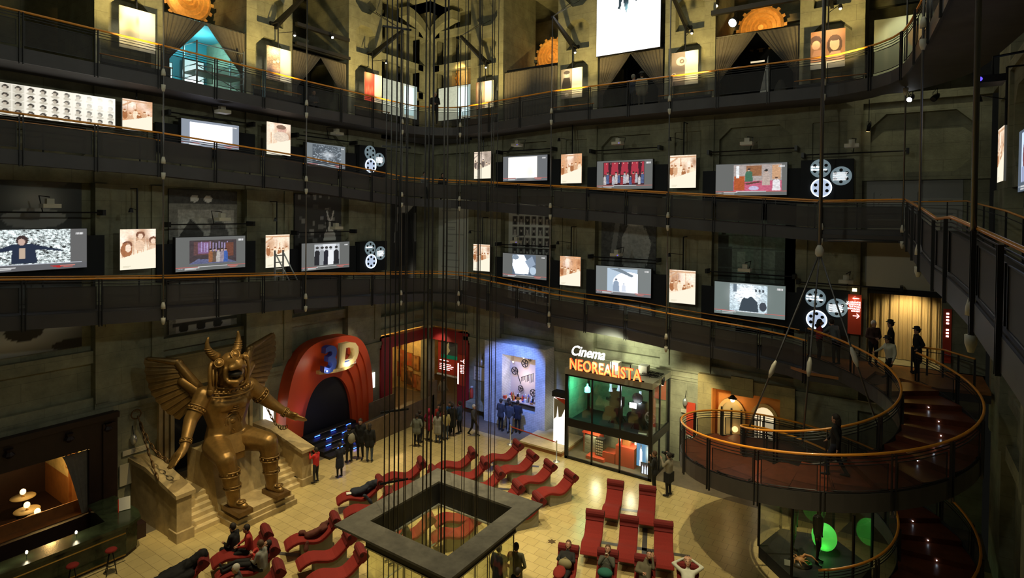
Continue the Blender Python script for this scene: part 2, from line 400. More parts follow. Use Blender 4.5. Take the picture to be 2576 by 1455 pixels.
def wall(side, name, umax, u_start):
    b = B('concrete')
    P = PIL[side]
    # pilasters, three storeys with a ledge; small recess in each pilaster between galleries
    for u in P:
        U0, U1 = u-HW, u+HW
        wbox(b, side, U0, U1, -.9, 0, 0, 12.6)
        frame8(b, side, U0, U1, 12.6, 15.9, u-.62, u+.62, 13.1, 15.3, 0, .12, .03)
        wbox(b, side, U0+.01, U1-.01, -.9, -.12, 12.6, 15.9)
        if side == 'W': wbox(b, side, U0+.3, U1-.3, 0, .12, 7.2, 8.1)
        # shallow side strips on the face
        wbox(b, side, U0, U0+.42, 0, .07, 4.45, 12.4); wbox(b, side, U1-.42, U1, 0, .07, 4.45, 12.4)
    for (a, c) in bays(side):
        wbox(b, side, a, c, -.9, -.35, 4.0, 12.4)
        wbox(b, side, a, c, -.35, -.1, 4.2, 4.65)
        wbox(b, side, a, c, -.35, -.12, 5.9, 6.35)
        frame8(b, side, a, c, 12.4, 15.9, a+.22, c-.22, 12.95, 15.35, -.1, .25, .5)
        wbox(b, side, a, c, -.9, -.35, 12.4, 15.9)
        if not (side == 'W' and a > 17): wbox(b, side, a, c, -.9, -.35, 0, 4.0)
    last = P[-1]+HW
    if side == 'N':
        a, c = last, 26.6
        frame8(b, side, a, c, 12.9, 15.9, a+.25, c-.5, 13.2, 15.45, -.1, .25, .5); wbox(b, side, a, c, -.9, -.35, 12.9, 15.9)
        wbox(b, side, a, c, -.9, -.3, 8.65, 12.9)
        wbox(b, side, a, c, -.9, -.35, 0, 5.2)
    else:
        wbox(b, side, last, umax, -.9, -.35, 0, 16)
    if side == 'E': wbox(b, side, 0, P[0]-HW, -.9, -.35, 0, 16)
    # gallery floor ledge and walls above
    wbox(b, side, 3.15 if side != 'E' else 0, umax, -.9, 0, 15.9, 16.2)
    struct(b, name)
    b = B('concrete')
    for u in P: pilaster_upper(b, side, u)
    wbox(b, side, -5 if side != 'E' else 0, umax, -7, 0, 24.4, 26.6)
    struct(b, 'trim_%d' % {'N': 1, 'W': 2, 'E': 3}[side])
wall('N', 'wall_north', 26.6, 0); wall('W', 'wall_west', 29, 0); wall('E', 'wall_east', 29, 0)
# ledge moulding at 4.2 m
b = B('concrete')
for s, segs in (('N', [(2.9, 5.2), (9.0, 16.8), (19.6, 26.4)]), ('W', [(3.9, 5.3), (10.1, 12.3), (15.2, 29)])):
    for a, c in segs: wbox(b, s, a, c, 0, .14, 4.02, 4.24); wbox(b, s, a, c, 0, .07, 3.85, 4.02)
struct(b, 'trim_4')
# dark rooms behind the upper bays
b = B('concrete')
for s, um in (('N', 26.6), ('W', 29), ('E', 29)):
    wbox(b, s, 3.2, um, -7.2, -7, 15.9, 24.6); wbox(b, s, 3.0, um, -7.2, -.9, 15.8, 16.2)
    for k in (17.6, 21.9): wbox(b, s, 3.2, um, -3.6, -3.3, k+3.0, k+3.35)
struct(b, 'wall_upper_rooms')
# corner of the upper gallery: column, cross beams, arched braces
b = B('concrete')
b.box(-2.2, -1.4, 1.4, 2.2, 15.9, 26)
for z in (18.95, 20.75, 22.9):
    b.obox((-1.1+.1, 3.0, z), (.45, 0, 0), (0, 2.6, 0), (0, 0, .42)); b.obox((-3.0, 1.0, z), (2.6, 0, 0), (0, .45, 0), (0, 0, .42))
    b.prism([(-1.4, 1.7, z-.2), (3.2, 1.7, z-.2), (3.2, 1.7, z+.2), (-1.4, 1.7, z+.2)], (0, .35, 0)); b.prism([(-1.7, 1.4, z-.2), (-1.7, -3.2, z-.2), (-1.7, -3.2, z+.2), (-1.7, 1.4, z+.2)], (-.35, 0, 0))
b.box(-6, 3.2, 5.6, 6, 15.9, 24.6); b.box(-6, -5.6, -4, 6, 15.9, 24.6)
b.box(-2.6, -1.9, 3, 3.3, 16, 24.4)
for k in range(3):      # piers with narrow slots between them, behind the column
    b.box(-1.2+k*1.35, -.45+k*1.35, 2.6, 3.0, 16, 24.4); b.box(-3.0, -2.6, .45-k*1.35, 1.2-k*1.35, 16, 24.4)
def brace(b, P0, dr):
    P0, dr = Vector(P0), Vector(dr).normalized(); pts = []
    for i in range(9):
        a = PI/2*i/8; pts.append(P0 + dr*(2.6*(1-math.cos(a))) + Vector((0, 0, 2.0*math.sin(a))))
    n = dr.cross(Z0).normalized()*.36
    for i in range(8):
        p, q = pts[i], pts[i+1]; u = Vector((0, 0, .55)); b.prism([p-n, q-n, q-n+u, p-n+u], n*2)
for d in ((1, -.12, 0), (.12, -1, 0)): brace(b, (-1.75, 1.75, 21.5), d)
struct(b, 'trim_5')
b = B('deck_top'); b.box(-6, -.02, -3.2, 6, 15.6, 16.2); b.box(-6, 3.2, .02, 6, 15.6, 16.2); struct(b, 'floor_corner_gallery')
# walls of the corner between ground-floor ceiling and gallery
b = B('concrete')
b.box(-.9, -.35, -3.95, .9, 5.2, 15.6); b.box(-.9, 3.15, .35, .9, 5.2, 15.6)
b.box(-.35, .25, -.25, .35, 0, 15.6)
for z in (4.55, 5.25): b.box(-.35, 0, -3.95, 0, z, z+.3); b.box(0, 3.15, 0, .35, z, z+.3)
b.box(-.35, -.15, -3.95, 0, 4.85, 5.25); b.box(0, 3.15, .15, .35, 4.85, 5.25)
b.box(-.6, -.2, -3.95, 0, 12.7, 13.4); b.box(0, 3.15, .1, .35, 12.7, 13.4)
b.box(-.6, -.2, -3.95, 0, 15.0, 15.6); b.box(0, 3.15, .1, .35, 15.0, 15.6)
struct(b, 'wall_corner')
# corner rooms on the ground floor seen through the red frames
b = B('plaster_yellow'); b.box(-3.4, -3.2, -6.2, 5, 0, 5.2); b.box(-3.4, -.9, -6.4, -6.2, 0, 5.2); b.box(-3.4, 5, 4.6, 4.8, 0, 5.2)
b.box(3.0, 3.15, .9, 4.6, 0, 5.2); b.box(-3.2, -.35, .6, .8, 0, 5.2)
struct(b, 'wall_corner_rooms')
b = B('concrete'); b.box(-3.4, -.36, -6.2, 5, 5.2, 5.4); b.box(-.36, 5, .36, 5, 5.2, 5.4); struct(b, 'ceiling_corner_rooms')
for p, e, c in (((-1.7, -.9, 3.6), 110, (1, .64, .22)), ((1.9, 2.6, 4.5), 60, (1, .66, .3))): point(p, e, c, .15)

# golden wheel reliefs glowing in the dark chapels
def wheel(side, u, z, d, lab):
    o = WP(side, u, d, z); t = thing('wheel_relief', o, lab, 'relief', 'golden wheel reliefs')
    n = WP(side, 0, 1, 0)-WP(side, 0, 0, 0); U = WP(side, 1, 0, 0)-WP(side, 0, 0, 0); V = Vector((0, 0, 1))
    def disc(b, r0, r1, h0, h1, k=40):
        a = [o+U*math.cos(2*PI*i/k)*r0+V*math.sin(2*PI*i/k)*r0+n*h0 for i in range(k)]; c = [o+U*math.cos(2*PI*i/k)*r1+V*math.sin(2*PI*i/k)*r1+n*h1 for i in range(k)]
        b.add(a+c, [(i, (i+1) % k, k+(i+1) % k, k+i) for i in range(k)] + ([[k+i for i in range(k)]] if r1 < .2 else []))
    b = B('gold_relief')
    prof = [(1.0, 0), (1.0, .12), (.9, .16), (.86, .08), (.7, .12), (.66, .05), (.5, .10), (.46, .04), (.3, .16), (.24, .08), (.12, .2)]
    for (r0, h0), (r1, h1) in zip(prof, prof[1:]): disc(b, r0, r1, h0, h1)
    part(b, 'disc', t)
    for i in range(16):
        a = 2*PI*i/16; e1 = U*math.cos(a)+V*math.sin(a); e2 = -U*math.sin(a)+V*math.cos(a)
        b = B('gold_relief'); b.obox(o+e1*1.06+n*.05, e1*.14, e2*.16, n*.12); part(b, 'rim_stud', t)
    p = o + n*2.0 + V*.1 + U*.5
    spot(p, o, 300, (1, .55, .16), 80, .8)
wheel('W', 13.35, 20.75, -2.2, 'golden wheel relief above the curtain opening with the scaffold')
wheel('N', 6.9, 20.7, -3.0, 'golden wheel relief half hidden behind a concrete pier, above the closed curtain')
wheel('N', 18.35, 20.4, -3.0, 'golden wheel relief beside the white floodlight')
wheel('N', .7, 20.3, -3.0, 'golden wheel relief seen edge-on in the corner bay')
for s, u, z in (('N', 4.8, 0), ('N', 10.3, 0), ('N', 15.9, 0), ('N', 21.4, 0), ('W', 5.1, 0), ('W', 10.75, 0), ('W', 16.5, 0)):
    p = WP(s, u+1.0, 3.4, 16.9); t = WP(s, u, 0, 20.6)
    spot(p, t, 1150, (1, .72, .24), 84, .9, .12)
for p, t in (((2.6, -2.6, 16.9), (-1.2, 1.2, 21)),): spot(p, t, 1300, (1, .80, .36), 80, .9, .15)
# ================================================================ GALLERIES AND RAMPS
def resample(P, step):
    P = [Vector(p) for p in P]; out = [P[0]]; acc = 0
    L = [0]
    for a, c in zip(P, P[1:]): L.append(L[-1]+(c-a).length)
    n = max(2, int(round(L[-1]/step))); k = 0; out = []
    for i in range(n+1):
        s = L[-1]*i/n
        while k < len(L)-2 and L[k+1] < s: k += 1
        t = (s-L[k])/max(1e-9, L[k+1]-L[k]); out.append(P[k].lerp(P[k+1], t))
    return out
def arcpts(c, r, a0, a1, n):
    return [(c[0]+r*math.cos(R(a0+(a1-a0)*i/n)), c[1]+r*math.sin(R(a0+(a1-a0)*i/n))) for i in range(n+1)]
CORN = arcpts((4.5, -4.5), 2.3, 180, 90, 10)
def zpath(xy, zs):
    """give plan points heights interpolated on arc length; zs = [(index, z)...]"""
    P = [Vector((x, y, 0)) for x, y in xy]; L = [0]
    for a, c in zip(P, P[1:]): L.append(L[-1]+(c-a).length)
    K = [(L[i], z) for i, z in zs]
    out = []
    for p, l in zip(P, L):
        for (l0, z0), (l1, z1) in zip(K, K[1:]):
            if l <= l1+1e-6: break
        t = (l-l0)/(l1-l0) if l1 > l0 else 0; out.append(Vector((p.x, p.y, z0+(z1-z0)*t)))
    return out
def normal_left(P, i):
    a, c = P[max(0, i-1)], P[min(len(P)-1, i+1)]; d = (c-a); d.z = 0; d.normalize(); return Vector((-d.y, d.x, 0))
def offset(P, w, dz=0):
    out = []
    for i, p in enumerate(P): out.append(p + normal_left(P, i)*(w(i) if callable(w) else w) + Vector((0, 0, dz)))
    return out
def strip(b, P, off, w, z0, z1):
    """solid band along a path: plan from off to off+w (left), heights z0..z1 below the path"""
    A = offset(P, off, z0); C = offset(P, off+w, z0); D = offset(P, off+w, z1); E_ = offset(P, off, z1); n = len(P)
    V = A+C+D+E_; F = []
    for i in range(n-1):
        for q in range(4): F.append((q*n+i, q*n+i+1, ((q+1) % 4)*n+i+1, ((q+1) % 4)*n+i))
    F += [(0, n, 2*n, 3*n), (n-1, 2*n-1, 3*n-1, 4*n-1)]
    b.add(V, F)
def at_len(P, s):
    L = 0
    for i, (a, c) in enumerate(zip(P, P[1:])):
        d = (c-a).length
        if L+d >= s: return a.lerp(c, (s-L)/d), (c-a).normalized(), i
        L += d
    return P[-1], (P[-1]-P[-2]).normalized(), len(P)-2
def plen(P): return sum((c-a).length for a, c in zip(P, P[1:]))
def sub_path(P, s0, s1, n=4):
    return [at_len(P, s0+(s1-s0)*i/n)[0] for i in range(n+1)]
def railing(t, P, posts, open_mesh, fascia=.42, drop=1.1, low=1.52, skip=None, pn='post'):
    b = B('handrail_wood', True); b.tube(P, .034, 8); part(b, 'handrail', t)
    b = B('dark_steel')
    for dz in (-.09, -.17): b.tube([p+Vector((0, 0, dz)) for p in P], .014, 4)
    part(b, 'upper_bar', t)
    if fascia:
        b = B('fascia_steel'); strip(b, P, -.05, .05, -low, -low+fascia); part(b, 'fascia', t)
    for s in posts:
        p, d, i = at_len(P, s); d = Vector((d.x, d.y, 0)).normalized(); n = Vector((-d.y, d.x, 0))
        b = B('dark_steel')
        for k in (-.045, .045): b.obox(p + d*k + n*-.07 + Vector((0, 0, -(low+.02)/2-.03)), d*.022, n*.06, (0, 0, low+.02))
        b.obox(p+Vector((0, 0, -.02)), d*.02, n*.02, (0, 0, .07))
        part(b, pn, t)
    for s0, s1 in zip(posts, posts[1:]):
        q = sub_path(P, s0+.1, s1-.1, 4)
        b = B('mesh_open' if open_mesh else 'mesh_dense'); zt, zb = -.26, -1.0
        V = [p+Vector((0, 0, zt)) for p in q]+[p+Vector((0, 0, zb)) for p in q]; n = len(q)
        b.add(V, [(i, i+1, n+i+1, n+i) for i in range(n-1)])
        b.use('dark_steel'); lp = V[:n]+V[n:][::-1]; b.tube(lp, .016, 4, closed=True)
        part(b, 'panel', t)
def posts_for(P, hang, sub=3):
    """arc lengths of posts: at every hanger and evenly between"""
    S = []
    for h in hang:
        best = min(((Vector((p.x, p.y))-Vector(h)).length, i) for i, p in enumerate(P)); L = 0
        for a, c in zip(P[:best[1]], P[1:best[1]+1]): L += (c-a).length
        S.append(L)
    S = [s for s in sorted(S)]; out = []
    T = plen(P)
    if S[0] > 1: S = [0.05]+S
    if T-S[-1] > 1: S = S+[T-.05]
    for a, c in zip(S, S[1:]):
        k = max(1, int(round((c-a)/1.95)))
        out += [a+(c-a)*i/k for i in range(k)]
    return out+[S[-1]]
HANG = [(2.2, -22.2), (2.2, -16.4), (2.2, -10.5), (2.2, -4.65), (4.3, -2.2), (9.95, -2.2), (15.75, -2.2), (21.55, -2.2)]
EH = [(24.1, -2.25), (24.4, -8.6), (24.9, -15.3)]
west = [(2.2, -28.5), (2.2, -22.2), (2.2, -16.4), (2.2, -10.5), (2.2, -6.5)]
def build_ramp(name, P, t, posts, open_mesh, width, wallrail, clipfn=None, low=1.52):
    railing(t, P, posts, open_mesh, low=low)
    n = len(P)
    W = [width(p, normal_left(P, i)) if callable(width) else width for i, p in enumerate(P)]
    A = [p+Vector((0, 0, -low+.1)) for p in P]; C = [p+normal_left(P, i)*W[i]+Vector((0, 0, -low+.1)) for i, p in enumerate(P)]
    if clipfn: C = [clipfn(c) for c in C]
    for zz, nm, m, th_ in ((0.22, 'deck', 'deck_top', .12), (0, 'underside', 'deck_under', .2)):
        b = B(m); up = [p+Vector((0, 0, zz+th_)) for p in A+C]; dn = [p+Vector((0, 0, zz)) for p in A+C]; k = 2*n
        F = []
        for i in range(n-1):
            F += [(i, i+1, n+i+1, n+i), (k+i, k+n+i, k+n+i+1, k+i+1), (n+i, n+i+1, k+n+i+1, k+n+i), (i, k+i, k+i+1, i+1)]
        F += [(0, n, k+n, k), (n-1, k+n-1, k+2*n-1, 2*n-1)]
        b.add(up+dn, F); part(b, nm, t)
    if wallrail:
        Q = [p+normal_left(P, i)*wallrail for i, p in enumerate(P)]; 
        Q = [q for q in Q if q.x < 21.0 or q.x > 23]; runs = [[]]
        for q in Q:
            if runs[-1] and (q-runs[-1][-1]).length > 3.5: runs.append([])
            runs[-1].append(q)
        for r in runs:
            if len(r) < 3: continue
            b = B('handrail_wood', True); b.tube([q+Vector((0, 0, -.05)) for q in r], .028, 6); part(b, 'wall_handrail', t)
            b = B('dark_steel'); L = plen(r); s = .5
            b.tube([q+Vector((0, 0, -.2)) for q in r], .012, 4); b.tube([q+Vector((0, 0, -.95)) for q in r], .012, 4)
            while s < L:
                p, d, i = at_len(r, s); b.box(p.x-.02, p.x+.02, p.y-.02, p.y+.02, p.z-1.1, p.z-.06); s += 1.45
            part(b, 'wall_rail_frame', t)
# A: level gallery at 16.2 m
xyA = west+CORN+[(9.95, -2.2), (15.75, -2.2), (21.5, -2.2), (22.0, -2.3), (22.6, -2.62), (23.2, -3.05), (23.65, -3.6), (23.95, -4.3), (24.12, -5.2), (24.3, -6.8), (24.5, -8.6), (24.7, -11.5), (24.9, -15.3), (25, -28.5)]
PA = resample(zpath(xyA, [(0, 17.4), (2, 17.3), (3, 17.2), (15, 17.17), (16, 17.4), (len(xyA)-1, 17.4)]), .24)
tA = thing('gallery_walkway', (2.2, -2.2, 16.2), 'level top gallery walkway with open mesh railing in front of the curtains and large posters', 'gallery')
def wA(p, nl):
    if p.y > -2.75 and p.x > 4.4: return max(.8, 2.2 if p.x < 21.6 else 2.2-(p.x-21.6)*.6)
    if p.x > 22.5: return 1.9
    return 2.2
def clipA(c): return Vector((min(c.x, 26.4), min(c.y, -.02 if c.x > 3.2 else 9), c.z))
build_ramp('A', PA, tA, posts_for(PA, HANG+[(23.95, -4.3), (24.5, -8.6), (24.9, -15.3)]), True, wA, 0, clipA)
# wooden rails against the piers on the top gallery
for s, us in (('N', PIL['N']), ('W', PIL['W'][:4])):
    for u in us: b = B('handrail_wood', True); b.tube([WP(s, u-HW-.1, .55, 16.95), WP(s, u+HW+.1, .55, 16.95)], .026, 6); part(b, 'pier_handrail', tA)
for s, us in (('N', PIL['N']), ('W', PIL['W'][:4])):
    for u in us:
        b = B('dark_steel')
        for k in (-HW, -.02, HW): wbox(b, s, u+k-.02, u+k+.02, .53, .57, 16.25, 16.93)
        wbox(b, s, u-HW, u+HW, .54, .56, 16.35, 16.8)
        part(b, 'pier_rail_frame', tA)
# B: ramp falling from 13.2 m to 10 m
xyB = west+CORN+[(9.95, -2.2), (15.75, -2.2), (21.6, -2.2), (24.1, -2.22), (24.4, -8.6), (24.6, -10.8), (24.7, -13.3), (24.9, -15.3), (25, -18.5), (25.1, -24)]
PB = resample(zpath(xyB, [(0, 14.5), (2, 14.2), (3, 13.87), (5, 13.35), (15, 13.2), (16, 12.84), (17, 12.44), (18, 12.07), (19, 12.1), (20, 11.7), (21, 11.46), (22, 11.5), (23, 11.33), (24, 11.16), (25, 10.9)]), .24)
tB = thing('upper_ramp', (2.2, -2.2, 12), 'middle one of the three stacked ramps, turning along the right wall', 'ramp')
def wB(p, nl):
    if p.x > 23.3 and p.y > -3: return 2.3
    return 1.75
hB = HANG+EH
build_ramp('B', PB, tB, posts_for(PB, hB), False, wB, 1.65, lambda c: Vector((min(c.x, 26.5), min(c.y, .28 if c.x > 1 else 0), c.z)))
b = B('deck_top'); b.box(21.5, 26.5, -2.3, .1, 10.68, 10.82); part(b, 'landing_deck', tB)
# C: lower ramp ending in the stair landing
SX, SY, SRO, SRI, SH0, SPITCH = 21.80, -5.38, 4.2, 2.27, 7.04, 4.11
def sz(deg): return SH0 + SPITCH*(R(deg)-R(70))/(2*PI)
xyC = west+CORN+[(9.95, -2.2), (13.67, -2.2), (15.75, -2.2), (19.2, -2.2), (20.6, -2.5), (21.2, -2.85)]
PC = zpath(xyC, [(0, 9.9), (1, 9.5), (2, 9.05), (3, 8.69), (5, 8.2), (15, 8.08), (16, 7.57), (17, 7.42), (18, 7.24), (21, 6.9)])
PC = resample(PC, .24)
tC = thing('lower_ramp', (2.2, -2.2, 7), 'lowest of the three stacked ramps, falling to the right until it meets the curved stair', 'ramp')
build_ramp('C', PC, tC, posts_for(PC, HANG[:7]), False, lambda p, n: 1.75, 1.65, lambda c: Vector((c.x, min(c.y, -.2), c.z)))
# stair landing
tL = thing('stair_landing', (23.5, -1.5, 5.8), 'dark landing where people stand between the lowest ramp and the curved stair', 'landing')
b = B('brown_wood'); b.prism([(19.5, -.02, 5.72), (26.5, -.02, 5.72), (26.5, -2.3, 5.72), (25.1, -2.7, 5.72), (23.3, -1.5, 5.72), (23.0, -3.2, 5.72), (21.3, -3.1, 5.72), (20.4, -2.4, 5.72), (19.5, -2.2, 5.72)], (0, 0, .1)); part(b, 'deck', tL)
b = B('fascia_steel'); b.prism([(19.5, -.02, 5.45), (26.5, -.02, 5.45), (26.5, -2.3, 5.45), (25.1, -2.6, 5.45), (23.0, -3.0, 5.45), (21.3, -2.9, 5.45), (19.5, -2.1, 5.45)], (0, 0, .26)); part(b, 'underside', tL)
rl = [(24.4, -1.0, 6.8), (25.3, -1.0, 6.8), (26.1, -1.9, 6.78)]
b = B('handrail_wood', True); b.tube(rl, .034, 8); part(b, 'handrail', tL)
b = B('dark_steel')
for dz in (-.14, -.9): b.tube([Vector(p)+Vector((0, 0, dz)) for p in rl], .016, 4)
for x, y, z in ((24.4, -1, 6.8), (24.85, -1, 6.8), (25.3, -1, 6.8), (25.7, -1.45, 6.79), (26.1, -1.9, 6.78)): b.box(x-.03, x+.03, y-.03, y+.03, z-1.02, z-.02)
part(b, 'railing_frame', tL)
# the curved stair
tS = thing('curved_staircase', (SX, SY, 0), 'big curved staircase with brown wooden treads, dark steel sides and orange handrails', 'staircase')
def sp(r, deg, z): return Vector((SX+r*math.cos(R(deg)), SY+r*math.sin(R(deg)), z))
A0, A1 = 52, -441
NT = 34
for i in range(NT):
    a = A0-(A0-A1)*i/NT; c = A0-(A0-A1)*(i+1)/NT; z = sz(a)-1.06; z = max(.17, z)
    b = B('tread_wood'); k = 4
    for (zz, th_, ri, ro_) in ((z-.05, .05, SRI+.02, SRO-.02),):
        pts = [sp(ri, a+(c-a)*q/k+.6, zz) for q in range(k+1)]+[sp(ro_, a+(c-a)*q/k+.6, zz) for q in range(k, -1, -1)]
        b.prism(pts, (0, 0, th_))
    p, q = sp(SRI+.02, c, z-.2), sp(SRO-.02, c, z-.2); b.prism([p, q, q+Vector((0, 0, .2)), p+Vector((0, 0, .2))], (sp(1, c+1, 0)-sp(1, c, 0)).normalized()*.03)
    tr = part(b, 'tread', tS)
    if i % 1 == 0:
        b = B('led_white'); m = sp(3.25, c-.35, z-.09); b.sphere(m, .013, 6, 4); g = part(b, 'step_light', tS) if i in (1, 2, 3, 4, 5, 24, 25, 26, 27) else None
for nm, r, rr, a0, a1 in (('outer', SRO, SRO, 50, A1), ('inner', SRI, SRI, 104, A1)):
    k = int(abs(a1-a0)/5); P = [sp(r, a0+(a1-a0)*i/k, max(1.05, sz(a0+(a1-a0)*i/k))) for i in range(k+1)]
    sgn = 1
    b = B('handrail_wood', True); b.tube(P, .036, 8); part(b, 'handrail', tS)
    b = B('dark_steel')
    for dz in (-.1, -.19): b.tube([p+Vector((0, 0, dz)) for p in P], .014, 4)
    b.tube([p+Vector((0, 0, -.98)) for p in P], .025, 4)
    part(b, 'upper_bar', tS)
    b = B('fascia_steel'); n = len(P); cc = Vector((SX, SY, 0))
    def rad(p, d): v = Vector((p.x-SX, p.y-SY, 0)).normalized(); return p+v*d
    V = [rad(p, 0)+Vector((0, 0, -1.0)) for p in P]+[rad(p, .03)+Vector((0, 0, -1.0)) for p in P]+[rad(p, .03)+Vector((0, 0, max(-1.48, -p.z+.0))) for p in P]+[rad(p, 0)+Vector((0, 0, max(-1.48, -p.z))) for p in P]
    F = []
    for i in range(n-1):
        for q in range(4): F.append((q*n+i, q*n+i+1, ((q+1) % 4)*n+i+1, ((q+1) % 4)*n+i))
    b.add(V, F); part(b, nm+'_stringer', tS)
    st = 22 if nm == 'outer' else 36; a = a0
    while a > a1:
        p = sp(r, a, max(1.05, sz(a))); e = Vector((p.x-SX, p.y-SY, 0)).normalized(); tt = Vector((-e.y, e.x, 0)); lo = min(1.55 if nm == 'outer' else 1.1, p.z)
        b = B('dark_steel')
        for kk in (-.05, .05): b.obox(p+tt*kk+e*.05+Vector((0, 0, -lo/2-.02)), tt*.022, e*.06, (0, 0, lo))
        part(b, 'post', tS)
        c = max(a1, a-st); b = B('mesh_open')
        q = [sp(r, a-1.6+(c-a+3.2)*j/6, max(1.05, sz(a-1.6+(c-a+3.2)*j/6))) for j in range(7)]
        V = [x+Vector((0, 0, -.27)) for x in q]+[x+Vector((0, 0, -.93)) for x in q]; b.add(V, [(j, j+1, 8+j, 7+j) for j in range(6)])
        b.use('dark_steel'); b.tube(V[:7]+V[7:][::-1], .016, 4, closed=True); part(b, 'panel', tS)
        a -= st
b = B('deck_under')
k = 60; V = []
for i in range(k+1):
    a = A0+(A1-A0)*i/k; z = max(.02, sz(a)-1.06-.3); V += [sp(SRI, a, z), sp(SRO, a, z)]
b.add(V, [(2*i, 2*i+1, 2*i+3, 2*i+2) for i in range(k)]); part(b, 'underside', tS)
# thick suspension rods over the stair
def turnbuckle(b, p, s=1):
    for dz, r0, r1 in ((.28, .03, .075), (-.28, .075, .03)):
        if dz > 0: b.tube([(p.x, p.y, p.z-.3), (p.x, p.y, p.z+.3)], .02, 6)
        b.lathe((p.x, p.y, p.z+dz-.12*s), [(.035*s if dz < 0 else .075*s, 0), (.07*s, .12*s), (.04*s if dz > 0 else .075*s, .24*s)], 10)
AP = Vector((21.8, -5.3, 10.3))
t = thing('stair_suspension', AP, 'thick steel rod with three splayed rods carrying the curved stair', 'suspension')
b = B('rod_steel', True); b.tube([AP+Vector((0, 0, .2)), (21.8, -5.3, 26.6)], .055, 10); part(b, 'main_rod', t)
for dg in (-150, -40, -93):
    e = sp(SRI, dg, sz(dg)-.4); b = B('rod_steel', True); b.tube([AP, e], .028, 8); part(b, 'splayed_rod', t)
    m = AP.lerp(e, .62); d = (e-AP).normalized(); b = B('cream_metal', True); b.tube([m-d*.3, m-d*.12, m+d*.12, m+d*.3], [.028, .075, .075, .028], 10); part(b, 'turnbuckle', t)
b = B('cream_metal', True); b.lathe((AP.x, AP.y, AP.z-.15), [(.06, 0), (.13, .1), (.13, .25), (.06, .4)], 10); part(b, 'apex_joint', t)
# hangers with bracket arms along the galleries
def zrail(P, h):
    return min(((Vector((p.x, p.y))-Vector(h)).length, p.z) for p in P)[1]
names = ['leftmost, beyond the café front', 'beside the poster of the curtained bay with the scaffold', 'left of the corner, between the two projected reels', 'nearest the corner on its left side', 'nearest the corner on its right side', 'left of the red stage screen', 'right of the red stage screen', 'in front of the round reel signs at the right']
for i, h in enumerate(HANG):
    zb = zrail(PC, h)-1.35 if i < 7 else zrail(PB, h)-1.5
    t = thing('suspension_hanger', (h[0], h[1]-.0, zb), 'vertical steel hanger with cream turnbuckles, '+names[i], 'hanger', 'steel hangers of the ramps')
    hx, hy = (h[0]+.12, h[1]) if i < 4 else (h[0], h[1]-.12)
    top = 20.9
    b = B('rod_steel', True); b.tube([(hx, hy, zb), (hx, hy, top)], .026, 8); part(b, 'rod', t)
    for P in ((PA, PB, PC) if i < 7 else (PA, PB)):
        z = zrail(P, h)-1.25
        b = B('cream_metal', True); turnbuckle(b, Vector((hx, hy, z))); part(b, 'turnbuckle', t)
    # arm
    side = 'W' if i < 4 else 'N'; u = -hy if i < 4 else hx
    wl = WP(side, u, -.15, 20.0); tip = Vector((hx, hy, 20.95)); b = B('black_metal'); d = tip-wl; n = (d.cross(Z0)).normalized(); upv = n.cross(d).normalized()
    P4 = [wl-n*.07-upv*.22, wl-n*.07+upv*.12, tip-n*.04+upv*.06, tip-n*.04-upv*.06]; b.prism(P4, n*.12)
    b.obox(wl, n*.3, upv*.4, d.normalized()*.1)
    part(b, 'bracket_arm', t)
    b = B('rod_steel', True); b.tube([tip, WP(side, u+.25, 0, 22.4)], .018, 6); b.tube([tip, WP(side, u-.25, 0, 22.4)], .018, 6); part(b, 'tie_rod', t)
for i, (h, zt) in enumerate(zip(EH, (26, 26, 26))):
    zz = zrail(PB, h); t = thing('suspension_rod', (h[0], h[1], zz-1.5), ['thin steel rod at the bend of the middle ramp', 'steel rod with a big cream turnbuckle under the dark balcony', 'thick steel rod nearest the viewer at the right edge'][i], 'suspension rod', 'rods of the right-hand ramp')
    b = B('rod_steel', True); b.tube([(h[0]-.06, h[1], zz-1.6), (h[0]-.06, h[1], 26)], .03 if i < 2 else .042, 8); part(b, 'rod', t)
    for z in ((zz-1.3, 16.1) if i < 2 else (zz-1.45,)):
        b = B('cream_metal', True); turnbuckle(b, Vector((h[0]-.06, h[1], z)), 1.1); part(b, 'turnbuckle', t)
b = B('rod_steel', True); b.tube([(21.75, -2.3, 10.62), (23.9, -2.3, 10.62)], .035, 8); one(b, 'spreader_bar', 'horizontal steel bar under the middle ramp near the stair rods', 'bar')
# ================================================================ SCREENS, POSTERS, BANNERS
def hall_axes(side):
    """reading direction and outward normal for something facing the hall"""
    n = WP(side, 0, 1, 0)-WP(side, 0, 0, 0); U = Vector((0, 0, 1)).cross(n); return U, n
def ui(p, red=True, txt=True):
    p.rect(.885, .965, .86, .915, (.75, .75, .75))
    for k in range(6): p.rect(.897+k*.0125, .9+k*.0125, .86, .915, (.3, .3, .3))
    if red: p.rect(0, 1, .105, .12, (.62, .12, .10)); p.rect(.3, .72, .105, .12, (.7, .7, .7))
    p.rect(.12, .32, .075, .09, (.8, .8, .8)); p.rect(.12, .28, .04, .052, (.75, .75, .75)); p.rect(.73, .88, .075, .088, (.7, .25, .2)); p.rect(.76, .86, .045, .055, (.6, .12, .1))
    for k in range(4): p.rect(.03+k*.02, .04+k*.02, .07, .085, (.6, .65, .7))
    return p
GR = (.14, .145, .14)
def scr_white(): p = Pic(120, 60, (.22, .25, .30)); p.rect(.14, .88, .17, .9, (1.3, 1.3, 1.5)); return ui(p)
def scr_cream(): p = Pic(120, 60, (.15, .16, .17)); p.rect(.12, .78, .13, .96, (1.3, 1.22, 1.1)); p.speck(.12, .78, .13, .96, .12); p.glow(.62, .35, .1, .25, (1, .85, .7), .5); return ui(p)
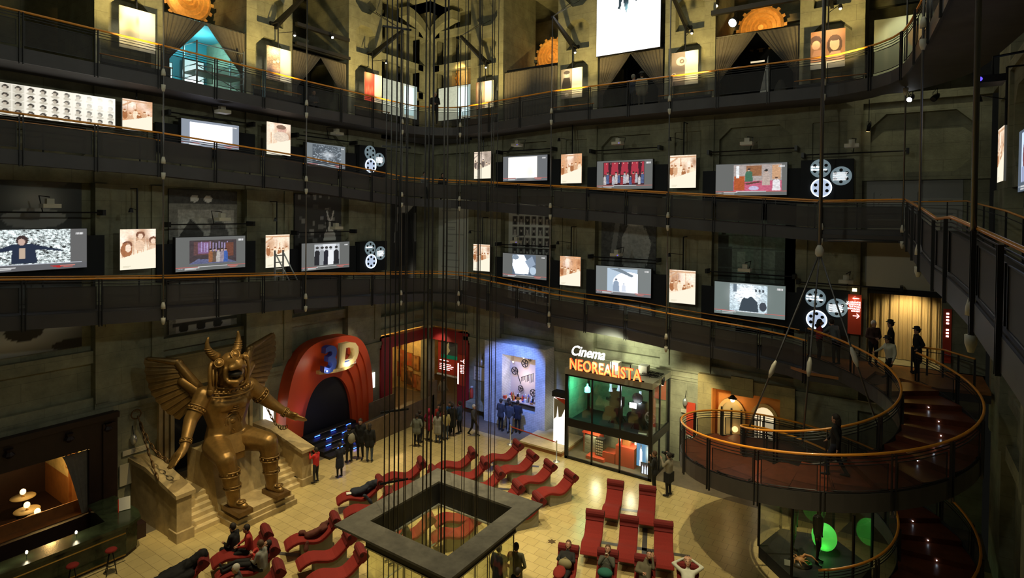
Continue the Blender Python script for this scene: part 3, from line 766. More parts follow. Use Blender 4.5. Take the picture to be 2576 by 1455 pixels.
def scr_stage():
    p = Pic(140, 68, GR); p.rect(.12, .86, .14, .95, (.05, .01, .015)); p.rect(.13, .85, .5, .94, (.42, .035, .06))
    for k in range(4): p.poly([(.22+k*.18, .48), (.26+k*.18, .48), (.28+k*.18, .94), (.21+k*.18, .94)], (.05, .01, .02))
    for k in range(14):
        x = .15+k*.052; p.figure(x, .16+.03*(k % 3), .36+.05*math.sin(k*2), [(.55, .5, .5), (.08, .12, .25), (.3, .03, .04), (.45, .45, .5)][k % 4], (.03, .02, .02), .16)
    for k in range(9): p.ell(.18+k*.078, .90, .006, .02, (1, .6, .5))
    p.speck(.12, .86, .14, .5, .8); return ui(p)
def scr_room():
    p = Pic(140, 68, GR); p.rect(.26, .98, .12, .98, (.5, .28, .16)) if False else p.rect(.26, .93, .12, .96, (.42, .36, .34)); p.rect(.26, .93, .12, .45, (.55, .12, .2))
    p.rect(.27, .42, .15, .6, (.45, .10, .03)); p.rect(.44, .66, .6, .93, (.30, .13, .06)); p.rect(.30, .34, .55, .93, (.85, .88, .9)); p.rect(.8, .92, .5, .93, (.6, .35, .2))
    p.figure(.48, .42, .42, (.06, .16, .10), (.03, .02, .02), .3); p.figure(.72, .3, .5, (.5, .4, .35), (.02, .02, .02), .25); p.figure(.86, .14, .42, (.8, .78, .8), (.1, .05, .03), .3)
    p.poly([(.42, .38), (.62, .44), (.66, .4), (.45, .33)], (.12, .05, .04)); p.ell(.55, .22, .07, .07, (.55, .5, .7)); p.speck(.26, .93, .12, .96, .5); return ui(p)
def scr_hand():
    p = Pic(130, 64, GR); p.rect(.23, .76, .12, .97, (.12, .16, .22)); p.poly([(.24, .95), (.5, .96), (.62, .5), (.6, .18), (.3, .16), (.23, .5)], (1.2, 1.25, 1.4)); p.poly([(.52, .7), (.68, .93), (.76, .6), (.62, .42)], (.30, .38, .5))
    p.ell(.7, .33, .075, .16, (.5, .62, .75)); p.ell(.3, .86, .08, .1, (.25, .32, .4)); return ui(p)
def scr_van():
    p = Pic(130, 64, (.20, .22, .22)); p.rect(.21, .76, .12, .95, (.5, .62, .75)); p.ell(.62, .45, .3, .38, (1.2, 1.25, 1.4)); p.rect(.77, 1, .13, .95, (.20, .22, .22)); p.rect(0, .205, .13, .95, (.20, .22, .22))
    p.poly([(.25, .92), (.45, .94), (.7, .72), (.66, .66), (.4, .84)], (.2, .25, .3)); p.figure(.38, .13, .45, (.3, .38, .5), (.1, .12, .16), .3, (.7, .75, .8)); p.figure(.52, .13, .3, (.75, .8, .9), (.5, .55, .6), .3, (.8, .8, .9))
    p.rect(0, 1, 0, .115, (.17, .17, .18)); return ui(p)
def scr_workshop():
    p = Pic(140, 68, (.17, .21, .20)); p.rect(.23, .76, .13, .97, (.55, .68, .75)); p.glow(.47, .65, .16, .28, (1.3, 1.35, 1.4)); p.speck(.23, .76, .13, .97, 1.1, 3)
    p.poly([(.36, .14), (.40, .48), (.45, .62), (.55, .6), (.62, .45), (.64, .14)], (.05, .07, .09)); p.ell(.47, .66, .05, .12, (1, 1.1, 1.2)); p.rect(.28, .33, .72, .96, (.15, .2, .25))
    for k in range(3): p.ell(.6+k*.05, .8, .015, .05, (.08, .1, .12))
    p.ell(.7, .32, .05, .14, (.06, .07, .09)); return ui(p)
def scr_gravel():
    p = Pic(130, 60, (.55, .62, .62)); p.speck(0, 1, 0, 1, 1.6, 5); p.rect(.83, 1, 0, 1, (.13, .13, .13)); p.poly([(.02, .3), (.30, .58), (.30, .66), (.05, .42)], (.02, .03, .06)); p.poly([(.46, .62), (.74, .5), (.76, .44), (.47, .54)], (.02, .03, .06))
    p.poly([(.05, .42), (.30, .66), (.46, .66), (.74, .48), (.5, .5), (.52, .17), (.28, .17), (.29, .5)], (.02, .03, .06)); p.ell(.38, .74, .055, .12, (.05, .03, .03)); p.ell(.375, .7, .032, .08, (.6, .42, .35)); p.rect(.355, .41, .3, .55, (.55, .42, .32))
    p.rect(0, 1, 0, .14, (.12, .12, .13)); p.rect(0, .95, .14, .16, (.55, .58, .65)); p.poly([(.62, .1), (.8, .1), (.72, .03)], (.5, .02, .02)); p.rect(0, .08, .04, .09, (.5, .7, .9)); return ui(p, False)
def scr_street():
    p = Pic(140, 66, GR); p.rect(.18, .86, .2, .9, (.06, .045, .05)); p.rect(.24, .5, .45, .86, (.12, .06, .06)); p.rect(.3, .45, .5, .84, (.22, .12, .25))
    for k in range(10): p.rect(.34+k*.042, .355+k*.042, .55, .85-.02*(k % 3), (.35, .28, .5))
    p.rect(.7, .82, .4, .8, (.16, .06, .04)); p.poly([(.18, .2), (.86, .2), (.7, .32), (.3, .34)], (.12, .13, .24))
    for k, c in enumerate([(.3, .12, .05), (.12, .08, .06), (.45, .42, .4), (.3, .25, .3), (.05, .12, .4)]): p.figure(.48+k*.055, .22+.01*(k % 2), .42, c, (.04, .02, .02), .17)
    p.speck(.18, .86, .2, .9, .6); return ui(p)
def scr_dance():
    p = Pic(130, 64, GR); p.rect(.25, .78, .17, .95, (.5, .53, .56)); p.rect(.42, .7, .2, .95, (.75, .78, .82)); 
    for x, c in ((.31, (.02, .02, .025)), (.41, (.3, .32, .34)), (.5, (.02, .02, .03)), (.59, (.85, .87, .9)), (.71, (.02, .02, .025))): p.figure(x, .17, .68, c, (.04, .04, .04), .2, (.5, .52, .55))
    return ui(p)
def scr_rain():
    p = Pic(130, 60, (.20, .23, .25)); p.rect(.16, .88, .12, .96, (.09, .11, .13)); r = np.random.default_rng(2)
    for k in range(150): x, y = r.uniform(.16, .86), r.uniform(.25, .95); p.poly([(x, y), (x+.05, y-.012), (x+.05, y-.002), (x, y+.012)], (.45, .52, .58))
    p.glow(.55, .55, .12, .1, (.7, .75, .8)); p.poly([(.52, .2), (.56, .2), (.56, .6), (.5, .55)], (.4, .45, .5)); return ui(p)
def scr_couple():
    p = Pic(90, 50, (.10, .13, .17)); p.rect(.14, 1, .16, .95, (.7, .85, 1.2)); p.ell(.3, .55, .1, .3, (.2, .06, .07)); p.rect(.16, .6, .16, .4, (.35, .4, .6)); p.ell(.32, .58, .06, .2, (.7, .5, .5)); return ui(p)
def poster(kind, seed=0):
    """sepia photograph cut by a diagonal above a blank cream field"""
    nx, ny = 60, 74; p = Pic(nx, ny, (1.05, .86, .66)); r = np.random.default_rng(seed)
    dark, mid = ((.42, .16, .06), (.72, .42, .24)) if kind != 'grey' else ((.16, .12, .10), (.5, .4, .33))
    if kind == 'orange': p.c[:] = (.78, .40, .2)
    for k in range(7):
        x, y, a, c = r.uniform(.05, .95), r.uniform(.5, .95), r.uniform(.05, .18), r.random(); p.glow(x, y, a, a*1.2, [dark, mid, (1.2, 1, .85)][int(c*3)], .8)
    for k in range(6): x = r.uniform(.05, .9); p.rect(x, x+.02, .35, r.uniform(.6, .95), mid)
    if kind in ('s', 'orange', 'grey'):
        for k in range(6): x, h = .08+.16*k+r.uniform(-.03, .03), r.uniform(.5, .68); p.ell(x, h-.13, .09, .14, [dark, mid, (1, .82, .6)][k % 3]); p.ell(x, h, .04, .04, (1, .74, .5)); p.ell(x, h+.025, .045, .025, dark)
        p.rect(0, 1, .93, .97, mid); p.poly([(.0, .8), (.3, .95), (.3, .9), (0, .74)], mid)
    if kind == 'people':
        for x, h in ((.2, .62), (.56, .85), (.93, .72)): p.ell(x, h-.14, .13, .22, (.65, .4, .25)); p.ell(x, h, .13, .09, (.22, .09, .05)); p.ell(x, h-.03, .07, .07, (.95, .7, .52)); p.ell(x-.02, h-.26, .14, .14, (.85, .6, .42))
        p.ell(.17, .48, .16, .18, (.40, .16, .07)); p.ell(.22, .53, .08, .1, (1, .78, .6))
    if kind == 'face': p.ell(.62, .82, .2, .14, (.75, .45, .35)); p.ell(.6, .88, .2, .07, (.25, .15, .1)); p.ell(.6, .58, .33, .16, (.85, .7, .55))
    p.speck(0, 1, .3, 1, .35, seed+1)
    p.poly([(0, 0), (1, 0), (1, .52), (0, .28)], (1.0, .93, .74)); p.rect(.07, .25, .045, .06, (.75, .68, .5)); p.rect(.07, .3, .075, .09, (.75, .68, .5))
    return p
def big_poster(k):
    p = Pic(64, 80, (.93, .90, .80))
    if k == 0: p.rect(0, .55, 0, 1, (.80, .77, .66)); p.glow(.28, .45, .16, .5, (.42, .38, .28), .9); p.glow(.03, .74, .06, .12, (.38, .34, .26)); p.glow(.49, .72, .05, .12, (.4, .36, .27)); p.glow(.28, .95, .3, .2, (1, 1, .95), .8)
    if k == 1: p.rect(0, .54, 0, 1, (.35, .27, .22)); p.glow(.3, .85, .25, .12, (.9, .85, .75)); p.glow(.15, .25, .2, .25, (.07, .05, .1)); p.ell(.45, .6, .06, .05, (.9, .8, .7)); p.ell(.3, .55, .06, .04, (.9, .8, .7)); p.glow(.45, .35, .2, .1, (.65, .4, .35)); p.speck(0, .54, 0, 1, .8)
    if k == 2: p.rect(0, .56, 0, 1, (.50, .05, .04)); p.glow(.2, .95, .2, .2, (.8, .4, .25)); [p.glow(.1+.11*i, .35+.08*(i % 2), .05, .12, (.65, .25, .2), .6) for i in range(4)]
    if k == 3: p.rect(0, .52, 0, 1, (.22, .10, .06)); p.glow(.3, .5, .17, .55, (.9, .72, .52)); p.glow(.25, .8, .12, .15, (1, .85, .7)); p.glow(.4, .2, .1, .2, (.55, .4, .3))
    if k == 4: p.rect(0, .53, 0, 1, (.30, .26, .22)); p.glow(.27, .8, .13, .14, (.75, .66, .58)); p.ell(.27, .88, .15, .06, (.1, .08, .07)); p.poly([(.02, .35), (.12, .7), (.42, .7), (.5, .3)], (.045, .035, .03)); p.ell(.28, .12, .1, .06, (.6, .55, .5))
    if k == 5: p.rect(0, .52, 0, 1, (.30, .24, .2)); p.ell(.38, .72, .2, .13, (.75, .68, .6)); p.ell(.4, .72, .09, .07, (.2, .16, .14)); p.ell(.4, .72, .04, .03, (.6, .5, .45)); p.ell(.1, .33, .09, .06, (.7, .6, .5)); p.ell(.1, .33, .04, .03, (.15, .12, .1)); p.glow(.35, .2, .2, .12, (.6, .45, .35))
    if k == 6:
        p.c[:] = (.40, .19, .10); p.ell(.7, .6, .22, .26, (.10, .05, .03)); p.ell(.7, .62, .14, .17, (.85, .52, .34)); p.ell(.7, .76, .15, .06, (.12, .06, .04)); p.ell(.15, .75, .17, .14, (.10, .05, .04)); p.ell(.16, .64, .12, .12, (.8, .45, .3)); p.poly([(0, .2), (.1, .5), (.3, .5), (.4, .2)], (.55, .28, .18)); p.poly([(.45, .2), (.6, .42), (.85, .42), (1, .2)], (.6, .35, .28)); p.rect(0, 1, 0, .19, (.9, .88, .8)); p.rect(0, 1, .18, .2, (.7, .2, .1))
    return p
def screen(side, u0, u1, z0, z1, pic, label, tilt=0, m='screen_image'):
    U, n = hall_axes(side); uc = (u0+u1)/2
    t = thing('projection_screen', WP(side, uc, .3, z0), label, 'screen', 'wide projection screens along the ramps')
    b = B('black_board'); wbox(b, side, uc-2.05, uc+2.05, .12, .2, z0-.35, z1-.25); part(b, 'black_backboard', t)
    for k in (-1.6, 1.6): b = B('black_metal'); wbox(b, side, uc+k-.04, uc+k+.04, -.35, .12, z0+.2, z0+.28); part(b, 'wall_bracket', t)
    b = B('dark_steel'); wbox(b, side, u0-.02, u1+.02, .2, .385, z0-.02, z1+.02); part(b, 'frame', t)
    ul = u0 if side in 'NE' else u1
    o = WP(side, ul, .395, z0); g = pic.mesh('picture', o, U*(u1-u0), (0, 0, z1-z0), m, t)
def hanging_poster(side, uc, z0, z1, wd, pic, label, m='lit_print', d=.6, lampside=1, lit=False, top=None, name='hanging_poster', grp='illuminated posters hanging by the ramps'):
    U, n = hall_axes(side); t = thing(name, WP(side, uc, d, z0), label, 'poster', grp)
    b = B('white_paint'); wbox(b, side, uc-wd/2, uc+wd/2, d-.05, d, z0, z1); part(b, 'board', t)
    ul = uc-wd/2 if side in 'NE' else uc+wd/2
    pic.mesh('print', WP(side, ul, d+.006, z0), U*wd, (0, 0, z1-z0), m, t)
    b = B('black_metal'); top = top or z1+1.6; b.tube([WP(side, uc, d-.08, z0+.2), WP(side, uc, d-.08, top)], .03, 6); b.tube([WP(side, uc, d-.08, top), WP(side, uc, 0, top)], .025, 6)
    b.tube([WP(side, uc, d-.08, z1+.7), WP(side, uc+.45*lampside, d+.5, z1+.78)], .014, 5)
    part(b, 'hanging_pole', t)
    hp = WP(side, uc+.45*lampside, d+.5, z1+.7)
    b = B('black_metal'); b.lathe(hp-Vector((0, 0, .08)), [(.085, 0), (.06, .12), (.03, .16)], 10)
    g = part(b, 'spotlight', t)
    if lit: b = B('bulb'); b.sphere(hp-Vector((0, 0, .09)), .05, 8, 6); e = part(b, 'bulb', t)
mat('led_dim', (.1, .1, .8), .5, emis=(.12, .08, .9), es=1.5)
# right wall, middle ramp
screen('N', 5.8, 8.62, 13.22, 14.57, scr_cream(), 'projection screen showing an almost blank cream frame, middle ramp, right of the corner')
screen('N', 11.48, 14.33, 12.7, 14.08, scr_stage(), 'projection screen showing performers under red stage drapes, middle ramp')
screen('N', 17.22, 20.07, 12.35, 13.7, scr_room(), 'projection screen showing musicians in a cluttered room, middle ramp, far right')
screen('N', 5.84, 8.64, 7.97, 9.27, scr_hand(), 'projection screen showing a hand beside white paper, lowest ramp')
screen('N', 11.5, 14.33, 7.55, 8.92, scr_van(), 'projection screen showing a pale scene with a cameraman under a curved roof, lowest ramp')
screen('N', 17.24, 20.09, 7.18, 8.57, scr_workshop(), 'projection screen showing a dark figure in a bright workshop, lowest ramp, far right')
screen('W', 18.03, 20.9, 9.44, 10.79, scr_gravel(), 'projection screen at the left edge with a person spreading both arms')
screen('W', 12.17, 15.06, 9.02, 10.38, scr_street(), 'projection screen showing five people in a night street, lowest ramp, left wall')
screen('W', 6.47, 9.33, 8.6, 9.92, scr_dance(), 'projection screen showing dancers in black tailcoats, lowest ramp, left wall')
screen('W', 12.47, 14.85, 14.06, 15.1, scr_white(), 'projection screen with a blank glowing white frame, middle ramp, left wall', m='bright_image')
screen('W', 6.77, 9.12, 13.64, 14.77, scr_rain(), 'projection screen showing grey driving rain, middle ramp, left wall')
screen('E', 8.6, 11.4, 12.1, 13.5, scr_couple(), 'projection screen cut by the right edge, showing a person in bluish light')
for side, u, z0, z1, w_, k, sd, lab in (('N', 4.52, 8.2, 9.7, 1.15, 's', 1, 'sepia poster nearest the corner above the blue-lit portal, lowest ramp'), ('N', 10.15, 7.83, 9.31, 1.18, 'orange', 2, 'orange-brown poster of a crowded room, lowest ramp, centre'),
        ('N', 15.87, 7.48, 8.98, 1.18, 's', 3, 'sepia poster with seated crowd, lowest ramp, right of centre'), ('N', 4.53, 13.4, 14.9, 1.17, 'grey', 4, 'brown poster nearest the corner on the right wall, middle ramp'),
        ('N', 10.15, 13.02, 14.5, 1.18, 'orange', 15, 'sandy orange poster beside the red stage screen, middle ramp'), ('N', 15.82, 12.7, 14.17, 1.18, 's', 6, 'pale sepia poster with seated figures, right of the red stage screen'),
        ('W', 16.48, 9.27, 10.75, 1.2, 'people', 7, 'sepia poster with three curly-haired people, left wall, lowest ramp'), ('W', 10.73, 8.92, 10.39, 1.2, 's', 8, 'sepia street poster above the stepladder, left wall'),
        ('W', 16.5, 14.38, 15.5, 1.0, 'orange', 9, 'small bright orange landscape poster beside the portrait wall'), ('W', 10.7, 14.0, 15.44, 1.2, 'face', 10, 'brown poster with a bare-shouldered portrait, left wall, middle ramp'),
        ('E', 7.6, 12.4, 13.75, 1.0, 's', 11, 'narrow-looking sepia poster near the right edge')):
    hanging_poster(side, u, z0, z1, w_, poster(k, sd), lab, top=z1+.9 if side == 'W' and z1 > 15 else z1+1.5, lampside=-1 if side == 'N' else 1)
for side, u, k, lab in (('W', 16.5, 0, 'large pale poster with a shadowy figure raising both hands, upper left'), ('W', 10.7, 1, 'large poster with a machine photograph and white half, beside the left curtains'),
        ('W', 5.1, 2, 'large poster with a red left half, left of the corner'), ('N', 4.62, 3, 'large poster with a bare torso, right of the corner'), ('N', 10.1, 4, 'large poster of a capped person in dark clothes, top gallery'),
        ('N', 15.83, 5, 'large poster of a close-up eye, right of the giant white screen'), ('N', 21.48, 6, 'large brown poster of two dark-haired faces, top gallery right')):
    wd = 1.2
    hanging_poster(side, u, 17.33, 18.82, wd, big_poster(k), lab, m='paper_print', lit=True, top=20.0, name='exhibition_poster', grp='large spot-lit posters on the top gallery', lampside=1 if side == 'N' else -1)
    uu = u + (.1 if side == 'N' else -.1)
    spot(WP(side, uu, 1.75, 19.75), WP(side, u, .6, 18.3), 150 if k in (0, 1, 3) else 130, (1, .92, .74), 52, .8, .05)
# round reel signs
def reel_sign(side, u, z, r, mt, ring, lab, lines):
    U, n = hall_axes(side); V = Vector((0, 0, 1)); o = WP(side, u, .42, z)
    t = thing('reel_sign', o, lab, 'sign', 'round film-reel signs')
    def disc(b, c, rr, d0, k=36, dp=.03):
        b.prism([c+U*math.cos(2*PI*i/k)*rr+V*math.sin(2*PI*i/k)*rr+n*d0 for i in range(k)], n*dp)
    b = B(mt); disc(b, o, r, -.03); 
    part(b, 'disc', t)
    if ring: b = B(ring); k = 36; b.ring([o+U*math.cos(2*PI*i/k)*r+V*math.sin(2*PI*i/k)*r for i in range(k)], [o+U*math.cos(2*PI*i/k)*r*.9+V*math.sin(2*PI*i/k)*r*.9 for i in range(k)], n*.02); part(b, 'rim', t)
    for i in range(6):
        a = PI/6+PI/3*i; b = B('black_board'); disc(b, o+U*math.cos(a)*r*.62+V*math.sin(a)*r*.62, r*.17, .001, 14, .012); part(b, 'reel_hole', t)
    for i, (tx, sz_, dx, dy) in enumerate(lines):
        b = text_mesh(tx, sz_, .004, o+U*dx+V*dy+n*.02, U, V, 'neon_white', bold=.002); part(b, 'lettering', t)
mat('reel_grey', (.2, .25, .28), .5, emis=(.16, .22, .25), es=.8); mat('reel_white', (.5, .6, .8), .5, emis=(.42, .50, .66), es=1); mat('reel_rim', (1, 1, 1), .5, emis=(.85, .95, 1), es=1.3)
fine = [('this way along the ramp', .05, 0, 0)]
def block(n, w_, h): return []
def small_lines(t_): pass
for side, sets in (('N', (((21.2, 8.19), (21.25, 7.33), (21.95, 7.87), ('from Silent', 'to Sound Films')), ((21.29, 13.4), (21.33, 12.62), (22.01, 13.08), ('the Music', 'Documentary')))),
                   ('W', (((5.12, 14.64), (5.08, 13.94), (4.45, 14.31), ('Drama and', 'the Stage')), ((5.07, 9.51), (5.01, 8.8), (4.33, 9.21), ('the Musical', ''))))):
    for (a, c, e, tx) in sets:
        where = ('right wall' if side == 'N' else 'left wall') + (', middle ramp' if a[1] > 12 else ', lowest ramp')
        if tx[0].startswith('Drama'): tx = ('', '')
        L = [(s_, .1, -.33, .03-.11*i) for i, s_ in enumerate(tx) if s_]
        reel_sign(side, a[0], a[1], .37, 'reel_grey', None, 'grey reel sign with the topic title, '+where, L)
        reel_sign(side, c[0], c[1], .38, 'reel_white', 'reel_rim', 'glowing white-rimmed reel sign, '+where, [])
        reel_sign(side, e[0], e[1], .37, 'reel_grey', None, 'grey reel sign beside the titled one, '+where, [])
        b = B('black_board'); z0, z1 = c[1]-.55, a[1]+.35; wbox(b, side, min(c[0], e[0])-(.75 if side == 'N' else .5), max(c[0], e[0])+(.42 if side == 'N' else .75), -.02, .388, z0, z1); one(b, 'black_board', 'black mounting board behind the reel signs, '+where, 'board')
# fine print lines on the third disc as a picture
for side, u, z in (('N', 21.95, 7.87), ('N', 22.01, 13.08), ('W', 4.33, 9.21), ('W', 4.45, 14.31)):
    U, n = hall_axes(side); o = WP(side, u, .445, z); b = B('neon_white')
    for i in range(8):
        ln = .5*(1-.03*((i*5) % 4)); b.obox(o+U*(ln/2-.28)+Vector((0, 0, .12-i*.04)), U*ln, (0, 0, .009), n*.004)
    t = [x for x in COL.objects if x.name.startswith('reel_sign') and not x.parent and (x.location-WP(side, u, .42, z)).length < .01][0]
    part(b, 'fine_print', t)
# printed banners in the bays
def banner(side, u0, u1, z0, z1, pic, label, d=-.28, name='wall_banner', m='paper_print', grp='large black-and-white banners in the bays'):
    U, n = hall_axes(side); t = thing(name, WP(side, (u0+u1)/2, d, z0), label, 'banner', grp)
    b = B('black'); wbox(b, side, u0, u1, d-.03, d, z0, z1); part(b, 'sheet', t)
    pic.c = pic.c*1.7; pic.mesh('print', WP(side, u0 if side == 'N' else u1, d+.006, z0), U*(u1-u0), (0, 0, z1-z0), m, t)
def bn(k):
    if k == 1: p = Pic(60, 110, (.035, .04, .045)); p.ell(.1, .94, .12, .05, (.12, .12, .12)); p.glow(.55, .78, .22, .07, (.28, .28, .27)); p.ell(.55, .68, .3, .05, (.3, .3, .3)); p.glow(.5, .5, .33, .14, (.30, .31, .32)); p.ell(.7, .88, .18, .04, (.1, .09, .09)); p.glow(.3, .08, .5, .07, (.45, .48, .5)); p.glow(.75, .15, .3, .04, (.5, .52, .55)); p.ell(.45, .12, .18, .05, (.03, .03, .03)); p.ell(.9, .02, .2, .03, (.02, .02, .02))
    if k == 2:
        p = Pic(70, 120, (.22, .22, .21)); p.rect(0, 1, .9, 1, (.06, .06, .06)); p.ell(.35, .94, .06, .025, (.7, .7, .7)); p.ell(.55, .94, .06, .025, (.7, .7, .7)); p.rect(.12, .95, .5, .86, (.42, .42, .41)); p.poly([(.12, .66), (.3, .8), (.48, .7), (.52, .6), (.45, .55), (.15, .58)], (.06, .06, .06))
        p.ell(.7, .73, .12, .05, (.09, .09, .09)); p.ell(.6, .78, .06, .025, (.2, .2, .2)); p.poly([(.5, .6), (.62, .74), (.85, .72), (.88, .62)], (.12, .12, .12)); p.rect(0, 1, .4, .52, (.06, .06, .06)); p.speck(0, 1, 0, 1, .7); p.rect(.1, .9, 0, .12, (.4, .4, .4)); p.rect(.05, 1, .05, .07, (.03, .03, .03)); [p.ell(.2+.25*i, .03, .07, .03, (.02, .02, .02)) for i in range(3)]
    if k == 3:
        p = Pic(70, 100, (.05, .05, .05)); r = np.random.default_rng(4)
        for i in range(40): x, y = r.random(), r.uniform(.4, 1); v = r.uniform(.05, .28); p.rect(x, x+r.uniform(.02, .12), y, y+r.uniform(.01, .06), (v, v, v))
        p.poly([(.6, .6), (.88, .6), (.86, .66), (.77, .72), (.7, .72), (.62, .66)], (.62, .62, .62)); p.figure(.74, .68, .14, (.6, .6, .6), (.1, .1, .1), .3, (.6, .6, .6)); p.poly([(.66, .86), (.69, .86), (.73, .78), (.7, .77)], (.55, .55, .55)); p.poly([(.84, .86), (.81, .86), (.76, .78), (.79, .77)], (.55, .55, .55))
    if k == 4: p = Pic(50, 90, (.02, .02, .022)); p.poly([(.3, .99), (.36, .85), (.6, .84), (.9, .93), (.8, 1)], (.36, .36, .35)); p.poly([(.2, .3), (.42, .84), (.72, .83), (.92, .3)], (.008, .008, .01)); p.poly([(.12, .55), (.2, .9), (.28, .9), (.2, .55)], (.2, .2, .2)); p.poly([(.9, .55), (.88, .85), (.96, .85), (.98, .55)], (.18, .18, .18)); p.glow(.85, .2, .1, .1, (.3, .3, .3))
    if k == 5:
        p = Pic(60, 100, (.42, .43, .38)); r = np.random.default_rng(5)
        for i in range(38):
            y = .97-i*.024; 
            if i % 7 == 6: continue
            a = r.uniform(.1, .35); p.rect(a, a+r.uniform(.2, .6), y, y+.006, (.22, .22, .2))
    if k == 6:
        p = Pic(100, 150, (.40, .43, .42))
        for j in range(9):
            for i in range(6):
                x, y = .1+i*.15, .03+j*.108; sh = ((i*7+j*3) % 5)*.03; p.rect(x, x+.115, y, y+.09, (.04+sh, .04+sh, .045+sh)); p.ell(x+.057, y+.058, .024, .022, (.35, .35, .34)); p.ell(x+.057, y+.073, .03, .014, (.03, .03, .03)); p.poly([(x+.015, y), (x+.04, y+.035), (x+.075, y+.035), (x+.1, y)], [(.3, .3, .3), (.02, .02, .02)][(i+j) % 2])
    if k == 7:
        p = Pic(80, 100, (.05, .055, .06)); p.speck(0, 1, 0, 1, .9, 8); p.poly([(.35, 0), (.42, .45), (.45, .72), (.52, .86), (.76, .86), (.83, .7), (.82, .45), (.95, 0)], (.22, .24, .25)); p.poly([(.4, .45), (.38, .7), (.5, .82), (.5, .55)], (.25, .27, .28)); p.poly([(.84, .45), (.92, .66), (.8, .82), (.78, .55)], (.25, .27, .28)); p.rect(.56, .66, .84, 1, (.33, .34, .34)); p.ell(.62, .84, .14, .03, (.34, .35, .35)); p.poly([(.1, .3), (.2, .3), (.38, .95), (.3, .98)], (.14, .15, .16)); p.speck(.3, 1, 0, 1, .5, 9)
    if k == 8:
        p = Pic(90, 110, (.10, .16, .14)); 
        for x0, x1, h, v in ((.0, .16, .85, .02), (.05, .12, .92, .02), (.16, .22, .75, .03), (.22, .4, .98, .14), (.3, .42, .7, .24), (.42, .5, .5, .05), (.5, .6, .6, .17), (.55, .64, .99, .15), (.66, .8, 1, .16), (.78, .86, .8, .19), (.86, 1, .72, .09)): p.rect(x0, x1, 0, h, (v*.7, v, v*.9))
        for i in range(26): p.rect(0, 1, .1+i*.03, .104+i*.03, (.04, .06, .055)) if i % 2 else None
        p.rect(.66, .69, .5, .95, (.05, .07, .06)); p.speck(0, 1, 0, 1, .6, 7); p.rect(.4, .62, 0, .35, (.03, .045, .04))
    if k == 9:
        p = Pic(110, 70, (.20, .20, .19)); r = np.random.default_rng(6); p.rect(.08, .55, .83, .84, (.07, .07, .07)); p.rect(.08, .085, 0, .84, (.07, .07, .07)); p.rect(.55, .555, 0, .84, (.07, .07, .07))
        for i in range(16): x = r.uniform(.1, .5); y = r.uniform(0, .6); p.poly([(x, y), (x+.01, y), (x+r.uniform(-.06, .08), y+.24), (x+.02, y+.1)], (.08, .08, .08))
        p.ell(.28, .5, .07, .22, (.15, .15, .145)); p.ell(.27, .45, .045, .18, (.22, .22, .21)); [p.rect(.66, .9, .75-.12*i, .765-.12*i, (.1, .1, .1)) for i in range(5)]
    return p
banner('W', 17.95, 20.9, 6.55, 13.3, bn(1), 'dark banner of a man and a woman in a gown behind the arms-spread screen')
banner('W', 12.15, 15.0, 6.45, 12.3, bn(2), 'black-and-white banner of a film crew crouching at a machine, left wall')
banner('W', 6.45, 9.25, 6.5, 12.3, bn(3), 'black-and-white banner of a ballerina on a stage set, left wall')
banner('W', .8, 2.9, 6.6, 12.3, bn(4), 'nearly black banner of a figure in a strapless gown, at the corner')
banner('N', .55, 2.95, 6.4, 12.3, bn(5), 'pale banner of typed script lines at the corner', m='paper_print')
banner('N', 5.75, 8.5, 6.5, 12.0, bn(6), 'banner with rows of small portrait photographs, right of the corner')
banner('N', 11.45, 14.3, 6.5, 11.9, bn(7), 'banner of a headless-looking lady in a puff-sleeved dress')
banner('N', 17.2, 19.95, 6.5, 11.3, bn(8), 'greenish banner of skyscrapers, right wall')
banner('N', 22.85, 25.85, 8.9, 13.15, bn(9), 'pale banner with pencil storyboard sketches in the right corner', grp='')
# board wall of portraits, glowing, at the upper left
p = Pic(200, 64, (1.0, .93, .72)); p.c[:, :, :] = (.95, .9, .78)
for i in range(18):
    for j in range(4):
        x, y = .006+i*.0555, .02+j*.245; g_ = (1.0, .95, .82) if i > 9 else (.70, .66, .55); p.rect(x, x+.049, y, y+.225, g_); ring_ = (i < 8)
        if ring_: p.ell(x+.025, y+.13, .021, .085, (1, .97, .85)); p.ell(x+.025, y+.10, .009, .045, (.2, .18, .15)); p.ell(x+.025, y+.03, .016, .05, (.55, .5, .45))
        else: p.ell(x+.025, y+.13, .014, .07, (.06, .05, .04)); p.ell(x+.022, y+.10, .009, .045, (.55, .48, .38)); p.ell(x+.025, y+.015, .019, .045, (.62, .57, .46))
p.glow(.93, .8, .12, .35, (1.3, 1.25, 1.1), .8)
t = thing('portrait_board', WP('W', 20, .4, 14.5), 'long glowing board of rows of small head portraits at the upper left', 'board')
b = B('white_paint'); wbox(b, 'W', 17.15, 23.0, .3, .39, 14.42, 15.45); part(b, 'board', t)
p.mesh('portraits', WP('W', 23.0, .4, 14.42), (0, 5.85, 0), (0, 0, 1.03), 'lit_print', t)
